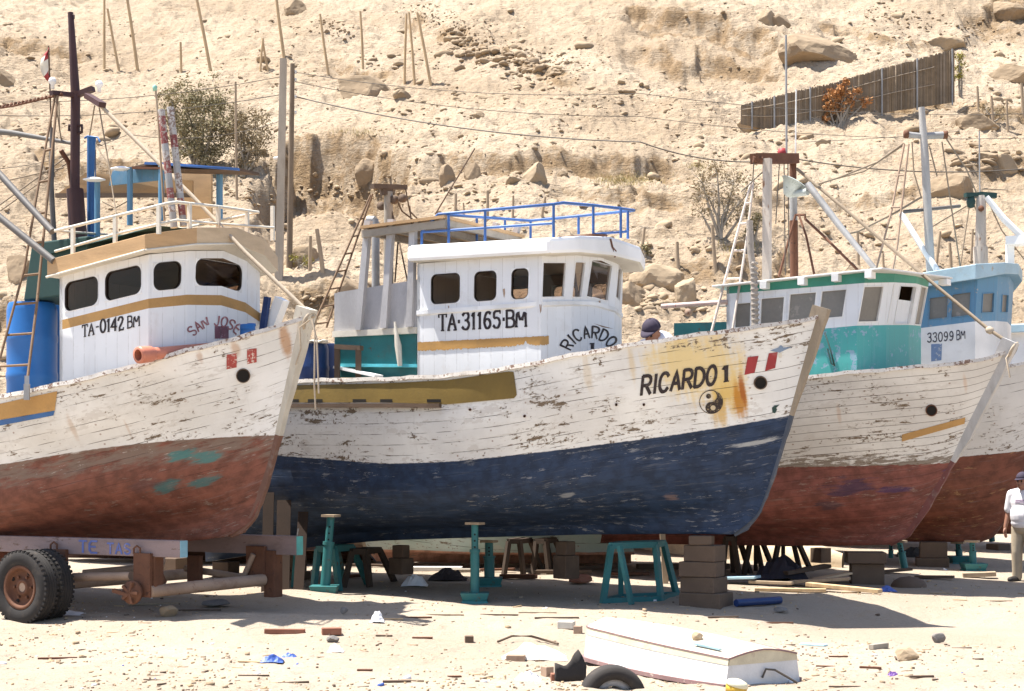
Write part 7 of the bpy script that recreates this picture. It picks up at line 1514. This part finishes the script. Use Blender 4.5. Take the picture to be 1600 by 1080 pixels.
# ================================================================ poles, posts, wires, fence on the hillside
def pole(u0, v0, u1, v1, wpx, label, mat='wood_pale', name='wooden_post', cat='post', grp='posts on the hillside', square=False, sink=.25, mats=None):
    b = HP(u1, v1); t_ = W(u0, v0, b.y+.0); r = wpx*b.y/F*.5; d = (t_-b).normalized(); mb = MB()
    if square: mb.bar(b-d*sink, t_, 2*r, 2*r, up=Vector((0, 1, .01)), taper=.8)
    else: mb.tube([b-d*sink, b.lerp(t_, .5)+Vector((.012*b.y/50*math.sin(u1), 0, 0)), t_], [r*1.08, r, r*.88], 9)
    return props(mb.build(name, mats or M[mat], at=b), label, cat, grp)
TALL = [(163, -4, 163, 109, 4, 'leftmost tall thin pole on the slope, dead upright'), (168, 14, 186, 111, 4, 'tall thin pole leaning left just right of the upright leftmost one'), (198, -6, 215, 111, 5, 'tall thin pole leaning left, third from the left on the slope'), (282, 66, 283, 113, 4, 'short thin pole standing alone above the big bush'), (306, -8, 329, 111, 5, 'tall leaning pole up the slope right of the big bush top'),
        (411, 60, 407, 112, 3.5, 'left leg of a crossed pair of short poles'), (410, 60, 419, 112, 3.5, 'right leg of a crossed pair of short poles'), (431, -8, 444, 92, 5, 'tall leaning pole rising above the concrete utility pole'), (500, 22, 513, 116, 4, 'tall leaning pole alone right of the utility poles'), (563, 18, 567, 108, 4, 'upright tall pole above the flat topped boulder'),
        (635, 22, 632, 131, 4, 'left pole of the close group of three on the slope'), (639, 20, 648, 133, 4, 'middle pole of the close group of three on the slope'), (652, 20, 673, 133, 4.5, 'right pole of the close group of three, leaning most')]
for q in TALL: pole(*q, name='hill_pole', cat='pole', grp='tall thin poles on the upper slope')
SHORT = [(426, 322, 427, 374, 5, 'short grey post left of the concrete utility pole'), (485, 369, 484, 424, 6, 'thin pale post left of the crooked stake'), (495, 358, 504, 426, 7, 'crooked thick stake beside the thin pale post'), (712, 303, 711, 330, 5, 'short grey post above the aft canopy'), (724, 317, 724, 336, 3, 'very thin short stick right of the short grey post'), (762, 298, 761, 346, 5, 'pale post behind the near blue railing'), (802, 306, 801, 341, 4, 'post behind the middle of the blue railing'), (852, 308, 847, 340, 5, 'leaning post behind the blue railing corner'),
         (1007, 356, 1002, 396, 5, 'leaning stake right of the white cabin roof'), (1058, 378, 1060, 418, 6, 'forked stake below the grey shrub'), (1113, 352, 1118, 428, 6, 'taller stake under the grey shrub'), (1340, 364, 1341, 414, 5, 'stake between the boom and the tall pale mast'), (1469, 362, 1463, 416, 5, 'leaning stake right of the tall pale mast'), (1484, 380, 1486, 417, 5, 'short stake next to the leaning one right of the pale mast'), (1520, 358, 1517, 410, 4, 'thin stake behind the thick pale mast'), (1573, 156, 1575, 206, 4, 'thin dark post at the right edge of the fence line'),
         (1527, 135, 1529, 185, 4, 'thin post just right of the brush fence'), (1549, 150, 1552, 196, 4, 'second thin post right of the brush fence'), (1093, 116, 1094, 128, 3, 'tiny stump on the slope left of the brush fence'), (1302, 40, 1303, 56, 3, 'tiny stake above the outcrop'), (368, 128, 370, 312, 4, 'tall rusty wire fence post in front of the two bushes'), (1596, 130, 1598, 178, 5, 'bluish post cut by the right edge'), (12, 470, 16, 540, 4, 'thin post at the left edge behind the ladder'), (1380, 396, 1381, 420, 4, 'stub of a stake left of the tall pale mast')]
for q in SHORT: pole(*q, mat='wood', name='wooden_post', cat='post', grp='short posts on the slope')
o = pole(443, 92, 436, 432, 12, 'pale square concrete utility pole', mats=worn('pale_concrete_pole', (.40, .345, .28), (.28, .22, .17), .3, 3, .9, .4, (2, 2, .6)), name='utility_pole', cat='utility pole', grp='twin utility poles', square=True)
mbp = HP(436, 432); A = o
b2 = HP(452, 424); t_ = thing('utility_pole', b2, 'dark brown round timber utility pole beside the pale one', 'utility pole', 'twin utility poles'); tp = W(457, 100, b2.y); d = (tp-b2).normalized(); r = 8.5*b2.y/F*.5
mb = MB(); mb.tube([b2-d*.3, b2.lerp(tp, .5), tp], [r*1.15, r, r*.85], 12); mb.build('pole_shaft', worn('brown_pole_timber', (.20, .15, .105), (.10, .07, .05), .4, 4, .85, .4, (3, 3, .6)), t_)
for v in (113, 125, 152, 176):
    mb = MB(); p = W(461, v, b2.y); mb.lathe(p+Vector((.02, 0, 0)), (0, 0, 1), [(0, -.06), (.05, -.05), (.03, 0), (.055, .03), (0, .07)], 8); mb.build('insulator', M['white'], t_)
mb = MB(); mb.tube([W(428, 248, mbp.y), W(438, 246, mbp.y)], .05, 8); props(mb.build('pole_lamp_stub', M['white']), 'small white fitting on the side of the pale utility pole', 'fitting')
def wire(pts, label, r=.012, sag=.3, mat='wire', name='overhead_wire', cat='wire', grp='overhead wires'):
    mb = MB()
    for (u0, v0, Y0), (u1, v1, Y1) in zip(pts[:-1], pts[1:]): mb.tube(rope_pts(W(u0, v0, Y0), W(u1, v1, Y1), sag, 16), r, 5)
    return props(mb.build(name, M[mat]), label, cat, grp)
Yp_ = b2.y
wire([(461, 113, Yp_), (1000, 146, 53), (1660, 176, 52)], 'topmost wire running right from the brown utility pole', .011); wire([(461, 128, Yp_), (1000, 182, 53), (1660, 214, 52)], 'second wire running right from the brown utility pole', .010)
wire([(461, 151, Yp_), (1000, 222, 50), (1240, 248, 50), (1660, 258, 50)], 'thick lowest wire running right from the brown utility pole', .020); wire([(438, 120, Yp_), (-60, 158, 52)], 'upper wire running left from the pale utility pole', .012); wire([(438, 148, Yp_), (-60, 178, 52)], 'middle wire running left from the pale utility pole', .012); wire([(436, 190, Yp_), (200, 210, 52), (-60, 266, 52)], 'lowest wire running left from the pale utility pole', .010)
wire([(1255, 222, 60), (1500, 205, 60)], 'thin fence wire below the brush fence', .010, .05, 'wire', 'fence_wire', 'wire', 'fence wires')
# brush fence: reeds on posts and wires
FT = [(1159, 165), (1240, 144), (1300, 131), (1360, 113), (1431, 94), (1489, 78)]; FB = [(1158, 190), (1210, 202), (1270, 197), (1319, 186), (1401, 169), (1442, 163), (1491, 156)]
ft = lambda u: np.interp(u, [p[0] for p in FT], [p[1] for p in FT]); fb = lambda u: np.interp(u, [p[0] for p in FB], [p[1] for p in FB])
fence_pts = [HP(u, fb(u)) for u in range(1158, 1492, 37)]; fu = list(range(1158, 1492, 37)); fY = lambda u: float(np.interp(u, fu, [p.y for p in fence_pts]))
_y = np.poly1d(np.polyfit(fu, [p.y for p in fence_pts], 1)); fY = lambda u: float(_y(u))-.25
Fn = thing('brush_fence', W(1320, 186, fY(1320)), 'long grey brown brush fence climbing the slope at the upper right', 'fence'); mb = MB(); rs = random.Random(6); u = 1158.0
while u < 1491:
    Y = fY(u)+rs.uniform(-.03, .03); a, b = W(u, fb(u)+4, Y), W(u+rs.uniform(-.7, .7), ft(u)+rs.uniform(-1.6, 1.6), Y); mb.bar(a, b, rs.uniform(.025, .055), .02, up=Vector((0, 1, .01)), mi=rs.choice([0, 0, 0, 0, 1, 1, 1, 1, 0, 2])); u += rs.uniform(.55, .95)
mb.build('reed_panel', [worn('grey_brush', (.215, .165, .115), (.12, .09, .06), .4, 5, .95, .4), worn('brown_brush', (.25, .185, .12), (.14, .10, .065), .4, 5, .95, .4), worn('pale_brush', (.30, .245, .19), (.18, .14, .10), .4, 5, .95, .4)], Fn)
for u in (1175, 1210, 1266, 1320, 1378, 1433, 1488):
    Y = fY(u)-.10; mb = MB(); mb.tube([W(u, fb(u)+8, Y), W(u, ft(u)-2, Y)], .035, 8); mb.build('fence_post', M['galv'], Fn)
for f in (.25, .62):
    mb = MB(); mb.tube([W(u, ft(u)+(fb(u)-ft(u))*f, fY(u)-.10) for u in range(1160, 1490, 30)], .012, 5); mb.build('fence_rail_wire', M['rope_pale'], Fn)
# ================================================================ shrubs
def leafmat(name, c1, c2, c3): 
    t = NT(name); n = t.n('ShaderNodeObjectInfo'); v = t.tc.outputs['Object']; a = t.noise(v, 1.6, 3); b = t.noise(v, 9, 2)
    c = t.mix(t.step(a, .35, .65), c1, c2); c = t.mix(t.step(b, .55, .7), c, c3); return t.fin(c, .85, 0, .2)
LF = {'olive': leafmat('olive_foliage', (.21, .185, .10), (.29, .25, .15), (.37, .31, .20)), 'grey': leafmat('dry_grey_foliage', (.22, .175, .105), (.30, .24, .15), (.36, .28, .18)), 'orange': leafmat('orange_foliage', (.36, .17, .07), (.44, .22, .09), (.36, .24, .13)), 'yellow': leafmat('yellow_green_foliage', (.24, .22, .05), (.30, .27, .08), (.34, .26, .12))}
def shrub(u, vb, lumps, leaf, nleaf, sz, label, name='shrub', cat='shrub', stems=7, trunk_h=.3, grp='shrubs on the slope', dry=.5):
    """lumps: (u, v, r px) clumps of the crown; twigs run out to each clump and carry small leaves"""
    b = HP(u, vb); sc = b.y/F; rs = random.Random(int(u)); o = thing(name, b, label, cat, grp); C_ = []
    for (lu, lv, lr) in lumps: C_.append((W(lu, lv, b.y)+Vector((0, rs.uniform(-.5, .5)*lr*sc, 0)), lr*sc))
    mb = MB()
    for i, (c, r) in enumerate(C_):
        root = b+Vector((rs.uniform(-.12, .12)*len(C_)*sc*8, rs.uniform(-.1, .1), -.08)); mid = root.lerp(c, .5)+Vector((rs.uniform(-.2, .2)*r, rs.uniform(-.2, .2)*r, .1*r)); r0 = .035+.012*r
        mb.tube([root, mid, c], [r0*1.3, r0, r0*.4], 6)
        for k in range(9):
            d = Vector((rs.gauss(0, 1), rs.gauss(0, 1), rs.gauss(.35, .8))).normalized(); s_ = mid.lerp(c, rs.random()); e = s_+d*r*rs.uniform(.7, 1.15); m_ = s_.lerp(e, .5)+Vector((0, 0, .08*r)); mb.tube([s_, m_, e], [r0*.45, r0*.3, r0*.12], 4)
    mb.build('stem', M['wood_grey'], o)
    mb = MB(); tw = sum(r**2 for c, r in C_)
    for c, r in C_:
        sub = [(c+Vector((rs.gauss(0, .5), rs.gauss(0, .5), rs.gauss(.05, .42)))*1.0*1 if False else c+Vector((rs.gauss(0, .45)*r, rs.gauss(0, .45)*r, rs.gauss(.05, .40)*r)), r*rs.uniform(.2, .42)) for _ in range(24)]
        for _ in range(int(nleaf*r*r/tw)):
            sc_, sr = rs.choice(sub); p = sc_+Vector((rs.gauss(0, .6), rs.gauss(0, .6), rs.gauss(0, .55)))*sr; a = Vector((rs.gauss(0, 1), rs.gauss(0, 1), rs.gauss(0, .8))).normalized(); q = a.cross(Vector((rs.gauss(0, 1), rs.gauss(0, 1), rs.gauss(0, 1)))).normalized(); l = sz*rs.uniform(.6, 1.4); w_ = l*.42
            mb.add([p-a*l*.5, p+q*w_*.5, p+a*l*.5, p-q*w_*.5], [(0, 1, 2, 3)])
    mb.build('foliage', LF[leaf], o); return o
shrub(305, 262, [(290, 160, 30), (320, 158, 30), (270, 190, 28), (300, 195, 34), (335, 190, 30), (345, 220, 28), (290, 228, 32), (318, 232, 32), (265, 150, 18), (345, 160, 20)], 'olive', 11000, .11, 'large olive bush behind the striped poles', 'bush', 'bush')
shrub(385, 272, [(378, 182, 24), (398, 195, 22), (370, 212, 24), (395, 222, 26), (380, 245, 26), (408, 240, 16)], 'grey', 5000, .10, 'smaller drier bush right of the large olive bush', 'bush', 'bush')
shrub(1125, 372, [(1095, 280, 22), (1120, 265, 26), (1148, 280, 26), (1170, 300, 20), (1105, 305, 24), (1140, 310, 26), (1165, 330, 20), (1095, 330, 16), (1135, 340, 20)], 'grey', 2600, .085, 'bare grey shrub with crooked stems behind the ladder of the turquoise boat', 'shrub', 'shrub', 9)
shrub(1312, 198, [(1300, 150, 12), (1318, 142, 13), (1330, 156, 10), (1308, 165, 12), (1296, 168, 8), (1322, 128, 7), (1342, 142, 7), (1352, 160, 8), (1290, 185, 7)], 'orange', 1700, .14, 'orange leaved shrub growing against the brush fence', 'shrub', 'shrub')
shrub(1500, 152, [(1498, 90, 9), (1502, 105, 9), (1497, 120, 8)], 'yellow', 420, .12, 'yellow green shrub at the upper end of the brush fence', 'shrub', 'shrub')
shrub(1180, 380, [(1178, 350, 12), (1186, 340, 12), (1172, 362, 10)], 'olive', 500, .09, 'small dark green shrub at the foot of the white mast', 'shrub', 'shrub')
shrub(1008, 402, [(1006, 388, 8), (1012, 392, 8)], 'olive', 260, .08, 'tiny green plant right of the white cabin roof', 'plant', 'plant')
shrub(470, 415, [(462, 405, 8), (480, 408, 10)], 'yellow', 300, .08, 'low yellowish plant at the foot of the utility poles', 'plant', 'plant')
shrub(1550, 190, [(1540, 170, 10), (1556, 176, 12), (1568, 182, 10)], 'grey', 420, .09, 'dead grey scrub right of the brush fence foot', 'shrub', 'shrub')
# dry grass patches on the ledges
mb = MB(); rs = random.Random(12)
for (cu, cv, ru_, rv_, n) in ((975, 284, 55, 10, 700), (1090, 262, 25, 8, 120), (1160, 388, 50, 14, 250), (690, 380, 60, 10, 200), (560, 210, 60, 10, 250), (330, 275, 60, 12, 250)):
    for _ in range(n):
        p = HP(cu+rs.gauss(0, .45)*ru_, cv+rs.gauss(0, .45)*rv_)
        d = Vector((rs.gauss(0, .35), rs.gauss(0, .35), 1)).normalized()*rs.uniform(.10, .26); q = Vector((rs.uniform(-1, 1), rs.uniform(-1, 1), 0)).normalized()*.008; mb.add([p-q, p+q, p+d], [(0, 1, 2)])
props(mb.build('dry_grass', leafmat('dry_grass', (.36, .28, .12), (.42, .34, .16), (.30, .26, .09)), at=(0, 0, 0)), 'dry yellow grass tufts on the hillside ledges', kind='stuff')
# ================================================================ people
def fuse(name, caps, mat, parent, voxel=.012, smooth=2, base=None, extra=None):
    """caps: (p, q, r0, r1) tapered limbs and (c, radii) ellipsoids fused into one continuous skin"""
    mb = MB()
    def ell(c, rx, ry, rz, ax=None):
        X, Y, Z = ax or (Vector((1, 0, 0)), Vector((0, 1, 0)), Vector((0, 0, 1))); n, m = 16, 10; V = []; Fc = []
        for i in range(m+1):
            th = math.pi*i/m
            for j in range(n): ph = 2*math.pi*j/n; V.append(Vector(c)+X*(rx*math.sin(th)*math.cos(ph))+Y*(ry*math.sin(th)*math.sin(ph))+Z*(rz*math.cos(th)))
        for i in range(m):
            for j in range(n): Fc.append((i*n+j, i*n+(j+1) % n, (i+1)*n+(j+1) % n, (i+1)*n+j))
        mb.add(V, Fc, 0, True)
    for c in caps:
        if len(c) == 4 and isinstance(c[1], Vector):
            p, q, r0, r1 = c; mb.tube([p, p.lerp(q, .5), q], [r0, (r0+r1)/2, r1], 14); ell(p, r0, r0, r0); ell(q, r1, r1, r1)
        else: ell(c[0], *c[1], ax=c[2] if len(c) > 2 else None)
    o = mb.build(name, mat, parent); md = o.modifiers.new('remesh', 'REMESH'); md.mode = 'VOXEL'; md.voxel_size = voxel
    if smooth: m2 = o.modifiers.new('smooth', 'SMOOTH'); m2.iterations = smooth; m2.factor = .5
    dg = bpy.context.evaluated_depsgraph_get(); me = bpy.data.meshes.new_from_object(o.evaluated_get(dg)); me.materials.clear(); me.materials.append(mat); o.modifiers.clear(); o.data = me
    me.polygons.foreach_set('use_smooth', np.ones(len(me.polygons), bool)); return o
skin = plain('tanned_skin', (.27, .13, .085), .55, 0, .08, 12); tee = plain('white_cotton_shirt', (.72, .71, .76), .85, 0, .06, 14); khaki = plain('khaki_trousers', (.42, .35, .26), .9, 0, .12, 10); capm = plain('dark_cap_cloth', (.040, .030, .055), .85, 0, .15, 20); hairm = plain('black_hair', (.012, .010, .009), .6)
def frame_pt(o, yaw):
    X = Vector((math.cos(yaw), math.sin(yaw), 0)); Y = Vector((-math.sin(yaw), math.cos(yaw), 0))
    return lambda x, y, z: Vector(o)+X*x+Y*y+Vector((0, 0, z)), X, Y      # +x the person's left, -y the way they face
def hand(caps, P, side, w_, h_dir):
    """relaxed hand hanging down: palm, four unequal fingers slightly curled, thumb from the side of the palm"""
    caps.append((P(w_[0], w_[1]-.005, w_[2]-.045), (.020, .038, .052)))
    for k, (dy, l) in enumerate(((-.030, .066), (-.010, .076), (.010, .071), (.028, .056))):
        a = (w_[0], w_[1]+dy, w_[2]-.085); b = (w_[0]-side*.006, w_[1]+dy*1.08-.006, w_[2]-.085-l*.55); c = (w_[0]-side*.022, w_[1]+dy*1.08-.012, w_[2]-.085-l)
        caps.append((P(*a), P(*b), .0095, .0088)); caps.append((P(*b), P(*c), .0088, .0075))
    a = (w_[0], w_[1]-.030, w_[2]-.030); b = (w_[0]-side*.006, w_[1]-.058, w_[2]-.062); c = (w_[0]-side*.010, w_[1]-.064, w_[2]-.095); caps.append((P(*a), P(*b), .013, .011)); caps.append((P(*b), P(*c), .011, .009))
def head(caps, hc, HX, HY, HZ, s=1.0):
    q = lambda x, y, z: hc+HX*(x*s)+HY*(y*s)+HZ*(z*s); A = (HX, HY, HZ)
    caps += [(q(0, .010, .025), (.077*s, .095*s, .098*s), A), (q(0, -.028, -.055), (.058*s, .062*s, .068*s), A), (q(0, -.058, -.095), (.030*s, .026*s, .022*s), A), (q(0, -.098, -.020), (.013*s, .022*s, .026*s), A), (q(0, -.106, -.032), (.017*s, .014*s, .011*s), A),
             (q(.076, .008, -.015), (.010*s, .020*s, .032*s), A), (q(-.076, .008, -.015), (.010*s, .020*s, .032*s), A), (q(0, -.082, -.064), (.027*s, .016*s, .008*s), A), (q(0, -.080, -.076), (.024*s, .015*s, .008*s), A), (q(0, -.078, .022), (.058*s, .022*s, .012*s), A)]
    return q
def eyes(q, parent, s=1.0):
    for x in (-.031, .031):
        mb = MB(); mb.lathe(q(x, -.083, .000), q(0, -1, 0)-q(0, 0, 0), [(0.013*s, 0), (.010*s, .006*s), (0, .008*s)], 10); mb.build('eye', hairm, parent)
def cap_on(q, HX, HY, HZ, parent, s=1.0):
    mb = MB(); R_ = []
    for i in range(9):
        th = math.pi/2*i/8; R_.append([q(.090*math.cos(2*math.pi*j/20)*math.sin(math.pi/2-th*.98+.0), .012+.108*math.sin(2*math.pi*j/20)*math.sin(math.pi/2-th*.98), .040+.098*math.sin(th)) for j in range(21)])
    mb.grid(R_); V = []; n = 12
    for k, d in ((0, 0), (1, .085)):
        for j in range(n+1): a = math.pi+math.pi*j/n; V.append(q(.088*math.cos(a)*(1-.12*k), .012+.105*math.sin(a)-d*math.sin(math.pi*j/n)**.6, .042-.022*k*math.sin(math.pi*j/n)))
    mb.grid([V[:n+1], V[n+1:]]); mb.lathe(q(0, .012, .138), HZ, [(.010*s, 0), (.008*s, .008), (0, .01)], 8); return mb.build('cap', capm, parent, solid=.006)
# man at the right edge, seen three quarter on, turned to the left, arms hanging
YM = 23.2; XM = (1600-800)/F*YM; gz = ground_z(XM, YM); Pm, X_, Y_ = frame_pt((XM, YM, gz), -.75); k_ = 1.0
man = thing('person', (XM, YM, gz), 'man in white t-shirt, khaki trousers and dark cap standing at the right edge', 'person')
caps = []; P = lambda x, y, z: Pm(x*.97, y*.97, z*.905)
hc = P(0, -.055, 1.545); q = head(caps, hc, X_, Y_, Vector((0, 0, 1)), .97)
caps += [(P(0, .0, 1.36), P(0, -.025, 1.49), .060, .052), (P(0, .0, 1.20), (.165, .115, .19), (X_, Y_, Vector((0, 0, 1)))), (P(0, -.02, 1.00), (.155, .135, .17), (X_, Y_, Vector((0, 0, 1)))), (P(0, .01, .87), (.155, .12, .13), (X_, Y_, Vector((0, 0, 1))))]
for s_ in (-1, 1):
    sh, el, wr = (s_*.185, .0, 1.33), (s_*.245, .015, 1.06), (s_*.262, -.055, .83); caps += [(P(s_*.06, 0, 1.38), P(*sh), .055, .058), (P(*sh), P(*el), .052, .040), (P(*el), P(*wr), .040, .027)]; hand(caps, P, s_, wr, None)
    hp, kn, an = (s_*.09, .01, .84), (s_*.10, -.015, .46), (s_*.11, .02, .07); caps += [(P(*hp), P(*kn), .083, .055), (P(*kn), P(*an), .055, .038), (P(s_*.11, .03, .045), P(s_*.125, -.15, .03), .042, .032)]
fuse('body', caps, skin, man, .0065, 1)
eyes(q, man); cap_on(q, X_, Y_, Vector((0, 0, 1)), man)
hb = []; hb.append((q(0, .030, .020), (.084, .092, .085), (X_, Y_, Vector((0, 0, 1))))); hb.append((q(0, .075, -.045), (.066, .040, .05), (X_, Y_, Vector((0, 0, 1))))); fuse('hair', hb, hairm, man, .012, 1)
A3 = (X_, Y_, Vector((0, 0, 1)))
sc_ = [(P(0, 0, 1.385), (.085, .075, .05), A3), (P(0, .0, 1.22), (.190, .138, .19), A3), (P(0, -.015, 1.02), (.188, .165, .20), A3), (P(0, -.01, .90), (.180, .150, .10), A3)]
for s_ in (-1, 1): sc_ += [(P(s_*.05, 0, 1.385), P(s_*.185, 0, 1.335), .062, .075), (P(s_*.185, 0, 1.335), P(s_*.232, .01, 1.115), .075, .070)]
fuse('shirt', sc_, tee, man, .012, 3)
tr = [(P(0, .01, .88), (.172, .138, .10), A3), (P(0, .01, .82), (.170, .135, .10), A3)]
for s_ in (-1, 1): tr += [(P(s_*.09, .01, .82), P(s_*.102, -.012, .46), .100, .078), (P(s_*.102, -.012, .46), P(s_*.112, .018, .07), .078, .068)]
fuse('trousers', tr, khaki, man, .012, 2)
for s_ in (-1, 1):
    fuse('shoe', [(P(s_*.112, .035, .038), P(s_*.128, -.165, .030), .050, .042), (P(s_*.12, -.06, .03), (.05, .10, .035), A3)], plain('dark_shoe', (.03, .025, .022), .7) if s_ < 0 else bpy.data.materials['dark_shoe'], man, .010, 1)
mb = MB(); bv = bvh_of(bpy.data.objects['shirt']); f_ = -Y_
for j, (zz, col_) in enumerate(((1.255, 0), (1.225, 0), (1.195, 1))):
    R_ = []
    for i in range(13):
        x = -.07+.14*i/12; r = []
        for dz in (-.007, .007):
            o_ = P(x, -.6, zz+dz); h_, n, ix, d_ = bv.ray_cast(o_, Y_); r.append(h_-Y_*.004 if h_ else None)
        if all(r): R_.append(r)
    if len(R_) > 2: mb.grid(R_, col_)
mb.build('shirt_print', [plain('purple_print', (.38, .26, .40), .8), plain('grey_print', (.40, .36, .42), .8)], man)
# man bending down on the navy boat, only his capped head and shoulders show over the rail
hx, hz = R.L(1018, 520, -.1); c = R.P(hx, -.1, hz); yaw = 2.35; fwd = Vector((-.45, -.70, -.42)).normalized()
sailor = thing('person', c-Vector((0, 0, 1.2)), 'man in dark cap and white shirt bending down behind the rail of the navy boat', 'person')
HX = Vector((.86, -.5, 0)).normalized(); HY = -Vector((-.50, -.86, 0)).normalized(); HZ = Vector((-.18, -.42, .89)).normalized(); HY = HZ.cross(HX).normalized(); HX = HY.cross(HZ)
s_h = 1.25; caps = []; q2 = head(caps, c, HX, HY, HZ, s_h); bk = R.V(.30, .55, 0); sh0 = c+Vector((.12, .16, -.16)); hip = c+Vector((.42, .75, -.36))
caps += [(c+Vector((.02, .03, -.06)), sh0, .07, .075), (sh0, hip, .16, .15), (hip, hip+Vector((.05, .05, -.75)), .15, .07)]
for e in (-1, 1):
    s2 = sh0+HX*(.20*e); el = s2+Vector((-.02, -.02, -.30)); wr = el+Vector((-.10, -.16, -.20)); caps += [(sh0, s2, .09, .075), (s2, el, .06, .045), (el, wr, .045, .032)]; Pq = lambda x, y, z, w_=wr: w_+Vector((x, y, z)); hand(caps, Pq, e, (0, 0, 0), None)
    k2 = hip+HX*(.1*e)+Vector((-.1, -.15, -.42)); caps += [(hip+HX*(.09*e), k2, .09, .065), (k2, k2+Vector((.08, .1, -.42)), .065, .045)]
fuse('body', caps, skin, sailor, .012, 1); eyes(q2, sailor, s_h)
cap_on(lambda x, y, z: q2(x, y, z), HX, HY, HZ, sailor, s_h)
sc_ = [(sh0, hip, .20, .18)]
for e in (-1, 1): s2 = sh0+HX*(.20*e); sc_ += [(sh0, s2, .12, .10), (s2, s2+Vector((-.02, -.02, -.20)), .095, .085)]
fuse('shirt', sc_, tee, sailor, .014, 3)
